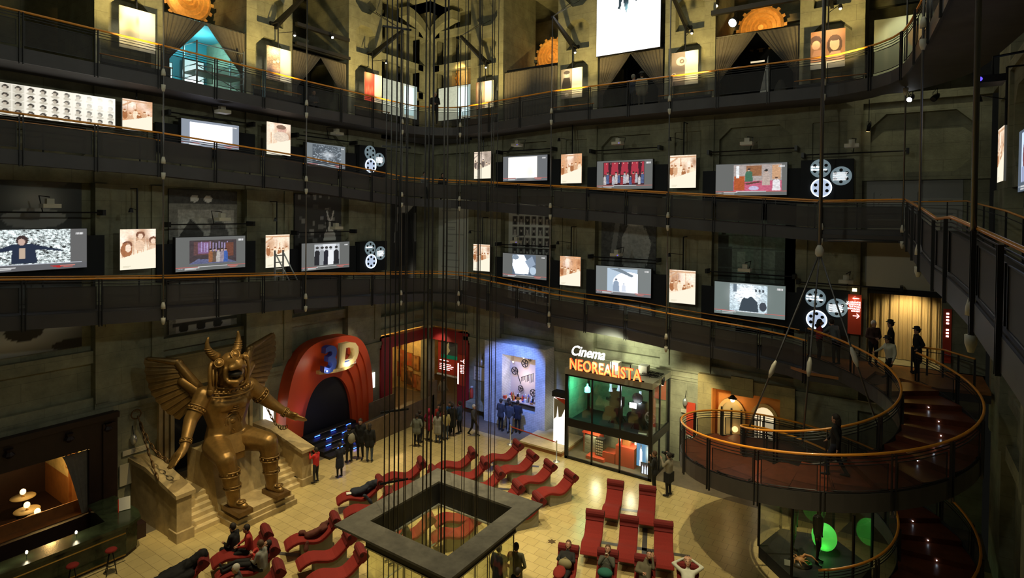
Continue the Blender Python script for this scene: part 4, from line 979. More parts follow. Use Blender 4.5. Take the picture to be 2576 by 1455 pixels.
# giant white screen above the central curtain, big projection walls at the corner, poster at the far right corner
t = thing('giant_screen', WP('N', 12.85, .1, 19.4), 'huge overexposed white screen with a dark silhouette above the central curtains', 'screen')
b = B('black_metal'); wbox(b, 'N', 11.2, 14.52, .0, .08, 19.35, 23.9); part(b, 'frame', t)
p = Pic(70, 80, (1.6, 1.6, 1.6)); p.poly([(.36, .52), (.34, .48), (.38, .46), (.42, .6), (.44, .5), (.48, .42), (.52, .56), (.56, .62), (.56, .75), (.34, .8)], (.01, .03, .05)); p.poly([(.56, .56), (.64, .52), (.66, .56), (.62, .55)], (.02, .05, .08)); p.glow(.49, .47, .04, .04, (.4, .8, .9), .6)
p.mesh('picture', WP('N', 11.22, .095, 19.37), (3.28, 0, 0), (0, 0, 4.5), 'bright_image', t)
def corner_screen(o, U, L_, lab, flip):
    t = thing('projection_wall', o, lab, 'screen', 'twin projection walls of the corner'); U = Vector(U); n = U.cross(Vector((0, 0, 1)))
    b = B('black_metal'); b.obox(Vector(o)+U*L_/2+Vector((0, 0, 1))-n*.04, U*(L_+.06), n*.06, (0, 0, 2.06)); part(b, 'frame', t)
    p = Pic(60, 40, (.50, .52, .38)); p.speck(0, 1, 0, 1, .25); a = (.62, .9) ; p.rect(a[0], a[1], .08, .93, (.75, 1.15, 1.15)); p.glow(.76, .6, .12, .35, (1.4, 1.45, 1.4), .9); p.rect(.9, 1, 0, 1, (.36, .46, .42))
    p.mesh('picture', Vector(o)+n*.0, U*L_, (0, 0, 2), 'lit_print', t)
corner_screen((-.8, -3.1, 17.18), (0, 1, 0), 2.8, 'glowing projection wall left of the corner column, top gallery', 0)
corner_screen((.0, .8, 17.18), (1, 0, 0), 2.6, 'glowing projection wall right of the corner column, top gallery', 1)
p = Pic(70, 80, (.34, .36, .26)); p.rect(.0, .5, 0, 1, (.38, .40, .28)); p.glow(.15, .55, .03, .3, (.5, .5, .35)); p.ell(.62, .66, .22, .2, (.55, .36, .18)); p.ell(.7, .5, .13, .3, (.5, .24, .1)); p.poly([(.6, .3), (.72, .3), (.8, .1), (.7, .1)], (.3, .12, .05)); p.rect(.45, .7, .47, .5, (.7, .75, .55)); p.rect(0, 1, 0, .06, (.1, .1, .07))
U, n = hall_axes('N'); t = thing('photo_wall', (24.5, -.02, 16.9), 'tall greenish photo print of a head in profile behind the curving gallery rail', 'poster')
b = B('white_paint'); b.box(23.0, 25.7, .02, .08, 16.6, 19.1); part(b, 'board', t); p.mesh('print', (23.0, 0, 16.6), (2.7, 0, 0), (0, 0, 2.5), 'paper_print', t)
spot((24, -1.6, 19.8), (24.2, 0, 17.8), 200, (1, .95, .6), 70)
# curtains of the top gallery
def curtain_pair(side, uc, hw, z0, z1, lab, closed=False, d=-.12, mname='curtain'):
    t = thing('curtain_pair', WP(side, uc, d, z0), lab, 'curtain', 'grey curtains of the top gallery'); U, n = hall_axes(side)
    b = B('black_metal'); b.tube([WP(side, uc-hw, d, z1+.03), WP(side, uc+hw, d, z1+.03)], .03, 6); part(b, 'rod', t)
    for s in (-1, 1):
        b = B(mname, True); nu, nz = 56, 18; V = []
        for j in range(nz+1):
            f = j/nz; z = z0+(z1-z0)*f
            # inner edge: from the centre at the top sweeping out to the tie-back at the bottom
            if closed: inn = 0
            else:
                g = min(1, (1-f)/.6); inn = hw*.87*g**1.05
            for i in range(nu+1):
                a = i/nu; x = inn+(hw-inn)*a; x = hw-(hw-x)
                fold = .06*math.sin(a*PI*2*9+.6*math.sin(f*3))*(.4+.6*(1-f)) + .02*math.sin(a*50+s)
                V.append(WP(side, uc+s*x, d+fold, z))
        b.add(V, [(j*(nu+1)+i, j*(nu+1)+i+1, (j+1)*(nu+1)+i+1, (j+1)*(nu+1)+i) for j in range(nz) for i in range(nu)])
        part(b, 'drape', t)
    return t
curtain_pair('W', 13.6, 1.7, 16.3, 19.25, 'grey curtains parted over the cyan-lit room with the scaffold')
curtain_pair('W', 7.9, 1.6, 16.3, 19.15, 'grey curtains parted over a dark room, left of the corner')
curtain_pair('N', 7.2, 1.72, 16.25, 19.3, 'closed grey curtain right of the corner', True)
curtain_pair('N', 12.95, 1.65, 16.25, 19.32, 'grey curtains parted below the giant white screen')
curtain_pair('N', 18.7, 1.7, 16.25, 19.4, 'grey curtains parted beside the white floodlight, with pale objects behind')
# lower rooms behind the curtains
b = B('black_board')
for s, u in (('W', 7.9), ('N', 12.95), ('N', 18.7), ('N', 7.2)): wbox(b, s, u-1.7, u+1.7, -3.2, -3.1, 16.2, 19.5); wbox(b, s, u-1.7, u+1.7, -3.2, -.3, 19.42, 19.5)
struct(b, 'wall_curtain_rooms')
b = B('cyan_wall'); wbox(b, 'W', 11.9, 15.3, -3.4, -3.3, 16.2, 19.4); wbox(b, 'W', 11.9, 15.3, -3.4, -.3, 19.2, 19.35); struct(b, 'wall_cyan_room')
point(WP('W', 13.2, -1.6, 18.6), 80, (.35, .95, 1), .2); point(WP('W', 14.2, -1.2, 17.2), 30, (.6, .95, 1), .2)
for u0, u1, z0, z1, lab in ((12.2, 13.1, 16.6, 18.3, 'glowing cyan-white screen at the right of the scaffold room'), (13.6, 14.2, 16.5, 18.0, 'glowing cyan-white screen behind the scaffold'), (14.35, 14.95, 16.6, 18.2, 'glowing white screen at the left of the scaffold room')):
    t = thing('glowing_screen', WP('W', (u0+u1)/2, -3.0, z0), lab, 'screen', 'glowing screens of the scaffold room'); b = B('black_metal'); wbox(b, 'W', u0-.04, u1+.04, -3.08, -3.03, z0-.04, z1+.04); part(b, 'frame', t)
    p = Pic(20, 30, (.8, 1.4, 1.4)); p.glow(.5, .5, .4, .4, (1.5, 1.6, 1.6)); p.mesh('picture', WP('W', u1, -3.0, z0), (0, u1-u0, 0), (0, 0, z1-z0), 'bright_image', t)
# aluminium scaffold
t = thing('rolling_scaffold', WP('W', 13.3, -.4, 16.2), 'aluminium rolling scaffold tower under the parted curtains', 'scaffold')
for uu in (12.2, 14.2):
    for dd in (.3, -.75):
        b = B('aluminium', True); b.tube([WP('W', uu, dd, 16.25), WP('W', uu, dd, 18.35)], .035, 8); part(b, 'upright', t)
    b = B('aluminium', True)
    for z in (16.5, 16.95, 17.4, 17.85, 18.3): b.tube([WP('W', uu, .3, z), WP('W', uu, -.75, z)], .022, 6)
    part(b, 'ladder_frame', t)
b = B('aluminium', True)
for z in (16.5, 17.35, 18.25): b.tube([WP('W', 12.2, .3, z), WP('W', 14.2, .3, z)], .022, 6)
b.tube([WP('W', 12.2, .3, 16.5), WP('W', 14.2, .3, 17.35)], .018, 6); b.tube([WP('W', 14.2, -.75, 16.5), WP('W', 12.2, -.75, 17.85)], .018, 6); part(b, 'brace', t)
b = B('fridge_grey'); wbox(b, 'W', 12.2, 14.2, -.7, .25, 17.12, 17.2); part(b, 'platform', t)
# lamps and bits of the top gallery
def can_lamp(p, tgt, lab, bulbm='bulb_white', r=.13, e=0, col=(1, 1, 1), ang=70, grp='small stage lamps', nm='stage_lamp', stem=0):
    p, tgt = Vector(p), Vector(tgt); d = (tgt-p).normalized(); t = thing(nm, p, lab, 'lamp', grp); s = d.orthogonal().normalized(); u = d.cross(s)
    b = B('black_metal', True); b.tube([p-d*.22, p-d*.1, p+d*.12], [r*.6, r, r*1.05], 12); part(b, 'housing', t)
    b = B(bulbm); b.tube([p+d*.118, p+d*.13], [r*.9, r*.85], 12); part(b, 'lens', t)
    b = B('black_metal'); b.tube([p+s*r*1.15, p+s*r*1.15+Vector((0, 0, .25)), p-s*r*1.15+Vector((0, 0, .25)), p-s*r*1.15], .012, 4); b.tube([p+Vector((0, 0, .1)), p+Vector((0, 0, stem))], .015, 5) if stem else None; part(b, 'yoke', t)
    if e: spot(p+d*.16, tgt, e, col, ang, .7, .06)
can_lamp(WP('N', 17.9, .5, 19.8), (15, -8, 15), 'dazzling white floodlight on the beam beside a golden wheel', 'bulb_white', .2, 60, (.9, .96, 1), 80)
can_lamp(WP('N', 17.0, -.2, 20.9), (17, -3, 19), 'small round ceiling lamp left of the dazzling floodlight', 'bulb', .07)
can_lamp(WP('W', 7.6, .3, 20.2), (5, -8, 17), 'moving stage lamp with red and green dots on a dark beam', 'bulb_white', .07, 0)
can_lamp((24.2, -.7, 15.85), (22, -6, 12), 'bright white spotlight under the dark curved balcony', 'bulb_white', .1, 40, (1, .97, .85), 80, stem=.15)
can_lamp((24.9, -1.3, 15.7), (22, -6, 12), 'unlit black spotlight under the dark curved balcony', 'black', .1)
can_lamp((22.9, -.3, 14.9), (22.5, .3, 13), 'tiny black spotlight over the right octagonal panel', 'bulb_soft', .07, stem=1.1)
b = B('dark_steel')
wbox(b, 'W', 6.4, 9.5, .05, .25, 20.25, 20.42); wbox(b, 'W', 6.3, 9.5, .05, .2, 19.35, 19.5)
one(b, 'lamp_beam', 'pair of dark steel beams above the left parted curtain', 'beam')
b = B('dark_steel'); wbox(b, 'N', 16.9, 20.4, .2, .4, 20.3, 20.5); one(b, 'lamp_beam', 'dark steel beam in front of the golden wheel at the right', 'beam')
b = B('dark_steel'); b.tube([WP('W', 14.6, 2.0, 22.2), WP('W', 11.7, 1.2, 20.6)], .04, 6); one(b, 'brace_bar', 'slanting dark bar at the top left above the scaffold curtains', 'bar')
b = B('white_paint'); b.prism([WP('N', 18.6, -.8, 16.2), WP('N', 19.1, -.8, 16.2), WP('N', 19.06, -.8, 18.5)], (0, .08, 0)); one(b, 'white_obelisk', 'tall thin white wedge standing behind the right curtains', 'sculpture')
b = B('canopy_grey', True); b.lathe(WP('N', 19.6, -.7, 16.2), [(.42, 0), (.35, .5), (.2, .95), (.08, 1.15)], 12); one(b, 'covered_stand', 'bluish draped stand behind the right curtains', 'stand')
b = B('window_glow'); wbox(b, 'N', 18.1, 18.7, -2.0, -1.95, 18.55, 18.62); one(b, 'strip_lamp', 'short yellow strip lamp in the dark room behind the right curtains', 'lamp')
for s, u in (('N', 20.6), ('N', 17.0), ('N', 11.1), ('N', 11.35), ('W', 9.6)): pass
# wall-side projectors on crossbars over each screen
def projector(side, u, z, lab):
    U, n = hall_axes(side); t = thing('projector', WP(side, u, 1.15, z), lab, 'projector', 'small white projectors on crossbars over the screens')
    b = B('black_metal'); b.tube([WP(side, u-1.75, .5, z-.25), WP(side, u+1.75, .5, z-.25)], .03, 6); part(b, 'crossbar', t)
    for k in (-1.75, 1.75): b = B('black_metal'); wbox(b, side, u+k-.05, u+k+.05, .005, .55, z-.35, z-.15); part(b, 'bracket', t)
    b = B('black_metal'); b.tube([WP(side, u, .5, z-.25), WP(side, u+.1, .5, z+.3), WP(side, u, 1.1, z+.25)], .018, 5); part(b, 'arm', t)
    b = B('cream_metal'); wbox(b, side, u-.24, u+.24, .95, 1.35, z-.1, z+.03); wbox(b, side, u-.1, u+.1, 1.0, 1.2, z+.03, z+.2); part(b, 'body', t)
    if side == 'N' and u < 14: b = B('led_dim'); wbox(b, side, u+.12, u+.16, 1.351, 1.356, z-.06, z-.03); part(b, 'status_light', t)
for s, u, z, lab in (('N', 7.2, 15.1, 'projector over the cream screen, middle ramp'), ('N', 12.9, 14.85, 'projector over the red stage screen'), ('N', 18.65, 14.5, 'projector over the musicians screen'), ('N', 7.2, 10.0, 'projector over the hand-and-paper screen'),
                     ('N', 12.9, 9.6, 'projector over the cameraman screen'), ('N', 18.65, 9.25, 'projector over the workshop screen'), ('N', 22.4, 14.2, 'projector above the reel signs, middle ramp, right'), ('N', 22.3, 9.05, 'projector above the reel signs, lowest ramp, right'),
                     ('W', 19.3, 11.6, 'projector over the arms-spread screen'), ('W', 13.6, 11.15, 'projector over the night street screen'), ('W', 7.9, 10.7, 'projector over the dancers screen'), ('W', 13.6, 15.5, 'projector over the blank white screen'), ('W', 7.9, 15.3, 'projector over the rain screen')):
    projector(s, u, z, lab)
t = thing('projector', (25.6, -9.6, 14.6), 'dark projector glowing violet at the right edge', 'projector')
b = B('black_metal'); b.box(25.3, 25.8, -9.9, -9.3, 14.5, 14.66); b.tube([(25.6, -9.6, 14.66), (25.6, -9.6, 15.1), (26.6, -9.6, 15.2)], .03, 6); part(b, 'body', t)
b = B('led_dim'); b.sphere((25.35, -9.92, 14.58), .05, 8, 6); part(b, 'lens', t)
# stepladder on the lowest ramp
t = thing('stepladder', (1.6, -10.6, 7.4), 'tall aluminium stepladder standing on the lowest ramp by the sepia street poster', 'ladder')
for s_ in (-.25, .25):
    b = B('aluminium'); b.obox((1.4, -11.2+s_*.8, 8.6), (.07, 0, 0), (0, .05, 0), (0, 0, 2.3)); part(b, 'front_rail', t)
    b = B('aluminium', True); b.tube([(1.45, -11.2+s_*.8, 9.6), (1.7, -10.2+s_*.8, 7.5)], .03, 5); part(b, 'rear_rail', t)
b = B('aluminium')
for k in range(7): b.box(1.36, 1.46, -11.4, -11.0, 7.7+k*.3, 7.74+k*.3)
part(b, 'rung', t)
# ================================================================ GROUND FLOOR EXHIBITS
# red portal frames of the corner rooms
t = thing('red_portal', (0, -2, 0), 'dark red rectangular portal frame left of the corner post', 'portal', 'red portal frames at the corner')
b = B('red_frame'); b.box(-.3, .12, -3.95, -3.1, 0, 4.4); part(b, 'post', t)
b = B('red_frame'); b.box(-.3, .14, -3.95, .0, 3.75, 4.4); part(b, 'lintel', t)
t = thing('red_portal', (1.7, 0, 0), 'dark red rectangular portal frame right of the corner post', 'portal', 'red portal frames at the corner')
b = B('red_frame'); b.box(2.45, 3.25, -.12, .3, 0, 4.4); part(b, 'post', t)
b = B('red_frame'); b.box(0, 3.25, -.14, .3, 3.75, 4.4); part(b, 'lintel', t)
b = B('red_panel'); b.box(2.5, 3.1, -.16, -.12, 1.3, 3.1); part(b, 'sign_panel', t)
b = B('neon_white'); b.obox((2.86, -.17, 2.75), (.28, 0, 0), (0, .01, 0), (0, 0, .03)); b.obox((2.94, -.17, 2.81), (.14, 0, .12), (0, .01, 0), (-.02, 0, .02)); b.obox((2.94, -.17, 2.69), (.14, 0, -.12), (0, .01, 0), (.02, 0, .02))
for k, ln in enumerate((.3, .24, .3, .2, .28, .22)): b.obox((2.85, -.17, 2.5-k*.09), (ln, 0, 0), (0, .01, 0), (0, 0, .028))
part(b, 'arrow_and_text', t)
b = B('lightbox'); b.box(2.5, 2.6, -.165, -.16, 1.35, 2.6); part(b, 'white_flash', t)
# torn posters on the left room wall, lit amber
def framed(o, U, V, n, w_, h_, lab, col, seed, fm='brown_wood', grp='old film posters in the amber corner room'):
    t = thing('framed_poster', o, lab, 'poster', grp); o, U, V, n = Vector(o), Vector(U), Vector(V), Vector(n)
    b = B(fm); b.obox(o+U*w_/2+V*h_/2, U*(w_+.1), V*(h_+.1), n*.04); part(b, 'frame', t)
    p = Pic(24, 32, col); r = np.random.default_rng(seed)
    for k in range(5): p.glow(r.random(), r.random(), r.uniform(.1, .3), r.uniform(.1, .25), tuple(r.uniform(0, .7)*np.array((1, .45, .2))), .9)
    p.mesh('print', o+n*.025, U*w_, V*h_, 'paper_print', t)
cols = [(.5, .08, .03), (.55, .28, .08), (.1, .06, .04), (.45, .12, .05), (.5, .25, .1), (.12, .05, .04), (.4, .1, .04)]
k = 0
for j, (x0, z, w_, h_) in enumerate(((-3.1, .75, .42, .9), (-2.75, .5, .5, .85), (-2.3, .35, .5, .85), (-1.85, .25, .5, .8), (-1.4, .15, .45, .85), (-.95, .2, .45, .75), (-2.9, 1.75, .5, .7), (-2.35, 1.6, .48, .75), (-1.75, 1.45, .5, .8), (-3.15, 2.55, .35, .4))):
    adj = ['red-edged', 'amber', 'dark', 'brownish red', 'ochre', 'nearly black', 'grey framed', 'brown framed', 'narrow framed', 'faded small'][j]
    framed((x0, .55-.015*(j % 3), z), (1, 0, 0), (0, 0, 1), (0, -1, 0), w_, h_, adj+' film poster in the amber corner room, '+('in the lower heap' if j < 6 else 'hung above the heap'), cols[j % 7], 50+j)
# big red banner in the right-hand room
t = thing('red_banner', (1.4, .55, 1.9), 'big red wall panel with a framed picture of a seated figure, in the corner passage', 'banner')
b = B('red_panel'); b.box(.35, 2.35, .55, .6, 1.55, 4.3); part(b, 'panel', t)
b = B('white_paint'); b.box(.3, 2.4, .5, .6, 1.42, 1.5); part(b, 'ledge', t)
p = Pic(40, 50, (.06, .065, .05)); p.poly([(.25, .1), (.35, .5), (.5, .6), (.45, .4), (.55, .3), (.35, .1)], (.6, .5, .25)); p.ell(.5, .78, .08, .09, (.6, .5, .3)); p.poly([(.4, .68), (.6, .7), (.9, .5), (.55, .42)], (.02, .02, .02)); p.rect(0, 1, 0, .13, (.0, .35, .2))
p.mesh('picture', (.6, .53, 2.5), (1.35, 0, 0), (0, 0, 1.75), 'paper_print', t)
b = B('neon_white')
for k, ln in enumerate((.7, 0, .9, 1.1, 1.0, .8)):
    if ln: b.obox((.5+ln/2, .54, 2.35-k*.11), (ln, 0, 0), (0, .01, 0), (0, 0, .03))
part(b, 'lettering', t)
b = B('neon_white'); b.use('green_lamp'); b.box(2.3, 2.55, .52, .58, 3.1, 3.25); one(b, 'exit_sign', 'small glowing green exit sign in the corner passage', 'sign')
spot((1.2, -1.2, 4.2), (1.3, .6, 2.8), 60, (1, .85, .6), 80)
# wooden partition of the access ramp
t = thing('wooden_partition', (2.5, -4.4, 0), 'long plywood barrier of the access ramp in front of the red portal', 'partition')
b = B('wood_ply'); b.prism([(2.5, -7.2, 0), (2.5, -2.2, 0), (2.5, -2.2, 1.25), (2.5, -7.2, 1.1)], (-.06, 0, 0)); part(b, 'front_board', t)
b = B('wood_ply'); b.prism([(.9, -5.5, .4), (.9, -3.6, .4), (.9, -3.6, 1.4), (.9, -5.5, 1.33)], (-.06, 0, 0)); part(b, 'rear_board', t)
b = B('parquet'); b.prism([(.9, -7.2, .3), (2.46, -7.2, .3), (2.46, -2.4, .6), (.9, -2.4, .6)], (0, 0, .05)); part(b, 'ramp_floor', t)
b = B('wood_ply'); b.box(2.1, 2.5, -2.35, -1.95, 0, 2.0); part(b, 'end_post', t)
# 3D arch
def ringarch(y0, y1, zt, sk, n=44, asy=0, bot=0):
    """arch outline in the wall plane (y, z) from foot to foot"""
    pts = []
    for i in range(n+1):
        a = PI*(1-i/n); c, s = math.cos(a), math.sin(a); e = sk
        y = (y0+y1)/2+(y1-y0)/2*math.copysign(abs(c)**e, c); z = bot+(zt-bot)*abs(s)**e
        pts.append((y+asy*(z/zt)**2, z))
    return pts
t = thing('arch_portal', (.5, -7.9, 0), 'glossy orange-red asymmetrical arch portal with a three-dimensional sign on it', 'arch')
layers = [((-10.45, -5.15), 5.2, .62, .80, .1), ((-10.05, -5.4), 4.75, .66, .66, .1), ((-9.7, -5.65), 4.3, .70, .5, .1), ((-9.4, -5.87), 3.75, .8, .32, .05)]
prev = None
for i, ((y0, y1), zt, e, x, asy) in enumerate(layers):
    b = B('arch_red', True); o = ringarch(y0, y1, zt, e, asy=asy)
    q = layers[i+1] if i < 3 else ((-9.12, -6.08), 3.1, .85, .2, .0)
    inn = ringarch(q[0][0], q[0][1], q[1], q[2], asy=q[4]); n = len(o)
    V = [(.02, y, z) for y, z in o]+[(x, y, z) for y, z in o]+[(x-.06, y, z) for y, z in inn]+[(q[3] if i < 3 else .05, y, z) for y, z in inn]
    F = []
    for j in range(n-1):
        for k in range(3): F.append((k*n+j, k*n+j+1, (k+1)*n+j+1, (k+1)*n+j))
    b.smooth = False; b.sm = []; b.add(V, F); part(b, ['outer_band', 'middle_band', 'inner_band', 'reveal'][i], t)
b = B('black'); o = ringarch(-9.14, -6.06, 3.12, .85); b.prism([(.06, y, z) for y, z in o], (-.04, 0, 0)); part(b, 'dark_doorway', t)
b = B('plaster_yellow'); pts = [(1.35-.35*abs(-1+2*i/12)**2, -8.9+2.1*i/12+.15, 3.62) for i in range(13)]; b.prism(pts+[(.75, -6.65, 3.62), (.75, -8.75, 3.62)], (0, 0, .16)); part(b, 'sign_shelf', t)
mat('letter_blue', (.03, .07, .38), .3); mat('letter_cream', (.85, .72, .36), .4)
b = text_mesh('3', 1.75, .16, (1.12, -8.75, 3.72), (0, 1, 0), (0, 0, 1), 'letter_blue', bold=.05, shear=.05); part(b, 'letter_three', t, 'blue numeral')
b = text_mesh('D', 1.6, .16, (1.16, -7.85, 3.8), (0, 1, 0), (0, 0, 1), 'letter_cream', bold=.05, shear=.12); part(b, 'letter_d', t, 'cream letter')
g = part(B('white_paint').box(1.22, 1.28, -7.55, -6.75, 3.8, 4.1), 'glasses', t)
b = B('letter_blue'); b.box(1.285, 1.3, -7.5, -7.2, 3.86, 4.05); b.use('red_panel'); b.box(1.285, 1.3, -7.1, -6.8, 3.86, 4.05); l_ = part(b, 'glasses_lens', t)
for y in (-8.6, -7.3): point((1.5, y, 3.86), 9, (1, .85, .6), .04)
for y in (-8.6, -7.3): b = B('bulb'); b.sphere((1.38, y, 3.82), .035, 8, 6); part(b, 'bulb', t)
spot((1.7, -6.0, .3), (.6, -5.8, 4.0), 320, (1, .62, .25), 60); spot((1.5, -9.5, .5), (.8, -9.6, 3.5), 60, (1, .6, .25), 60)
spot((4.0, -6, 6.4), (.8, -6.6, 4.4), 200, (1, .8, .5), 40)
# black stepped floor with blue lights in the arch
t = thing('light_steps', (1.4, -7.8, 0), 'black steps with short blue light bars leading into the arch', 'steps')
mat('step_edge', (.3, .27, .22), .5)
for i in range(5):
    x0 = 2.35-i*.42; b = B('black'); b.box(x0-.42, x0, -9.2, -6.2, 0, .12+i*.12); st = part(b, 'step', t)
    b = B('step_edge'); b.box(x0-.02, x0+.004, -8.7, -6.9, .115+i*.12, .128+i*.12); part(b, 'step_edge', t)
    for k in range(3):
        y = -8.75+k*.95+(i % 2)*.35; b = B('led_blue'); b.box(x0, x0+.012, y, y+.3, .04+i*.12, .075+i*.12); part(b, 'light_bar', t)
point((1.6, -7.8, 1.3), 5, (.1, .2, 1), .3)
b = B('lightbox'); b.box(.02, .06, -4.9, -4.35, 1.75, 2.6); one(b, 'lightbox', 'small white light panel right of the arch', 'sign')
b = B('lightbox'); b.box(.02, .06, -11.05, -10.55, 1.2, 2.6); one(b, 'lightbox', 'white light panel behind the statue hand, left of the arch', 'sign')
# blue-lit white brick portal
t = thing('brick_portal', (7.1, -.9, 0), 'white brick portal washed in blue light with a tall window opening', 'portal')
b = B('whitebrick'); b.ring([(5.1, -1.0, 0), (9.0, -1.0, 0), (9.0, -1.0, 4.45), (5.1, -1.0, 4.45)], [(6.28, -1.0, 1.0), (8.4, -1.0, 1.0), (8.4, -1.0, 3.85), (6.28, -1.0, 3.85)], (0, .9, 0)); part(b, 'frame', t)
mat('workshop_wall', (.55, .45, .38), .8)
b = B('workshop_wall'); b.box(6.28, 8.4, -.12, -.08, 1.0, 3.85); b.box(6.28, 8.4, -.95, -.1, 1.38, 1.43) ; part(b, 'niche_back', t)
point((7.3, -.75, 2.6), 34, (1, .82, .66), .1); spot((8.6, -4.6, 6.1), (7.0, -1, 2.4), 2000, (.16, .30, 1), 56, .5)
def reel(c, r, U, V, lab, m='black_metal'):
    c, U, V = Vector(c), Vector(U), Vector(V); n = U.cross(V); t = thing('film_reel', c, lab, 'reel', 'film reels in the workshop window'); k = 24
    b = B(m); ci = lambda q: [c+U*math.cos(2*PI*i/k)*q+V*math.sin(2*PI*i/k)*q for i in range(k)]
    b.ring(ci(r), ci(r*.82), n*.02); b.ring(ci(r*.25), ci(r*.08), n*.02); part(b, 'rim', t)
    for i in range(5):
        a = 2*PI*i/5; e = U*math.cos(a)+V*math.sin(a); f = -U*math.sin(a)+V*math.cos(a); b = B(m); b.obox(c+e*r*.53+n*.01, e*r*.62, f*r*.16, n*.02); part(b, 'spoke', t)
for (x, z, r, lab) in ((7.3, 3.35, .22, 'film reel hanging top centre in the workshop window'), (6.65, 2.85, .22, 'film reel hanging at the left of the workshop window'), (7.65, 3.65, .13, 'small reel near the top of the workshop window'), (7.05, 1.95, .17, 'bluish reel low in the workshop window'), (7.85, 1.85, .2, 'bluish reel at the lower right of the workshop window')):
    reel((x, -.3, z), r, (1, 0, 0), (0, 0, 1), lab)
b = B('bulb', True); b.sphere((7.35, -.5, 3.72), .05); b.use('black_metal'); b.tube([(7.35, -.5, 3.75), (7.35, -.5, 3.85)], .01, 4); one(b, 'bare_bulb', 'bare bulb at the top of the workshop window', 'lamp')
b = B('bulb', True); b.sphere((6.6, -.4, 3.35), .04); b.use('black_metal'); b.tube([(6.6, -.4, 3.38), (6.6, -.4, 3.85)], .01, 4); one(b, 'bare_bulb', 'bare bulb hanging at the left of the workshop window', 'lamp')
b = B('black_metal'); b.tube([(6.75, -.25, 2.8), (7.0, -.25, 2.2)], .02, 5); one(b, 'slanting_bracket', 'slanting dark arm under the hanging reel in the workshop window', 'arm')
for i in range(9): b = B('black_metal'); b.tube([(7.0+i*.09, -.14, 2.5+.04*i), (7.0+i*.09, -.14, 2.28+.05*(i % 3))], .014, 4); b.tube([(6.97+i*.09, -.14, 2.5+.04*i), (7.03+i*.09, -.14, 2.52+.04*i)], .02, 4); one(b, 'hand_tool', 'dark hand tool hanging in the row on the workshop wall', 'tool', 'hand tools on the workshop wall')
r_ = random.Random(3); cs = ['red_panel', 'brass', 'letter_blue', 'black_metal', 'white_paint', 'brown_wood', 'aluminium']
for i in range(46):
    x, y = 6.36+r_.random()*1.98, -.93+r_.random()*.75; h = .08+r_.random()*.26; b = B(cs[i % 7], True)
    if i % 3: b.lathe((x, y, 1.43), [(.05, 0), (.06, h*.6), (.025, h*.8), (.025, h)], 8)
    else: b.smooth = False; b.box(x-.08, x+.08, y-.05, y+.05, 1.43, 1.43+h*.6)
    one(b, 'bottle' if i % 3 else 'small_box', 'one of the small coloured %ss crowding the workshop bench' % ('bottle' if i % 3 else 'box'), 'bottle' if i % 3 else 'box', 'small bottles on the workshop bench' if i % 3 else 'small boxes on the workshop bench')
# glowing tower panel and platform
t = thing('tower_panel', (10.4, -1.9, 0), 'glowing white lightbox panel with a tower outline beside the cinema booth', 'lightbox')
b = B('lightbox'); b.box(10.05, 10.75, -1.95, -1.85, .05, 2.5); part(b, 'panel', t)
b = B('fridge_grey'); b.prism([(10.07, -1.955, 1.4), (10.22, -1.955, 1.55), (10.28, -1.955, 2.1), (10.34, -1.955, 1.55), (10.5, -1.955, 1.6), (10.72, -1.955, 2.1), (10.72, -1.955, 2.3), (10.07, -1.955, 2.45)], (0, -.004, 0)); part(b, 'tower_outline', t)
b = B('red_panel'); b.prism([(10.1, -1.96, 2.49), (10.75, -1.96, 2.49), (10.75, -1.96, 2.2)], (0, -.004, 0)); part(b, 'red_corner', t)
b = B('black_board'); b.box(9.95, 10.85, -1.95, -1.5, 2.5, 2.75); part(b, 'top_box', t)
spot((10.4, -2.3, 2.4), (10.2, -3.2, 0), 12, (1, 1, .85), 100)
t = thing('low_platform', (9.7, -1.6, 0), 'low beige platform beside the glowing tower panel', 'platform')
b = B('marble_step'); b.box(8.6, 10.95, -2.75, -.45, .17, .25); part(b, 'top', t)
b = B('brown_wood'); b.box(8.63, 10.92, -2.72, -.48, 0, .17); part(b, 'skirt', t)
t = thing('rope_barrier', (8.9, -3.0, 0), 'red ribbon barrier on two chrome posts in front of the platform', 'barrier')
for x, y in ((8.15, -2.9), (11.0, -3.3)):
    b = B('aluminium', True); b.lathe((x, y, 0), [(.16, 0), (.15, .02), (.03, .04), (.03, .95), (.045, .96), (.03, 1.0)], 12); part(b, 'post', t)
b = B('red_panel'); b.obox((9.575, -3.1, .9), (2.85, -.4, 0), (0, .005, 0), (0, 0, .05)); part(b, 'ribbon', t)
# cinema booth
t = thing('cinema_booth', (13.2, -1.5, 0), 'two-storey glass cinema booth with glowing orange NEOREALISTA letters on its roof', 'booth')
X0, X1, Y0, Y1 = 11.1, 15.3, -2.7, -.35
b = B('white_paint'); b.use('fridge_grey'); b.box(X0-.02, X1+.03, Y0-.03, Y1, 3.98, 4.25); part(b, 'roof', t)
b = B('black_metal')
for (x, y) in ((X0+.06, Y0+.06), (X1-.06, Y0+.06), (X0+.06, Y1-.06), (X1-.06, Y1-.06)): b.box(x-.08, x+.08, y-.06, y+.06, 0, 3.98)
for x in (X0+1.38, X0+2.75): b.box(x-.035, x+.035, Y0, Y0+.06, 0, 3.98)
b.box(X0, X1, Y0, Y0+.1, 0, .12); b.box(X0, X1, Y0-.01, Y0+.12, 1.55, 1.92); b.box(X0, X1, Y0, Y0+.1, 3.9, 4.0)
b.box(X1-.1, X1, Y0, Y1, 0, .12); b.box(X1-.1, X1+.01, Y0, Y1, 1.55, 1.92); b.box(X1-.07, X1, -1.65, -1.58, 0, 3.95)
part(b, 'frame', t)
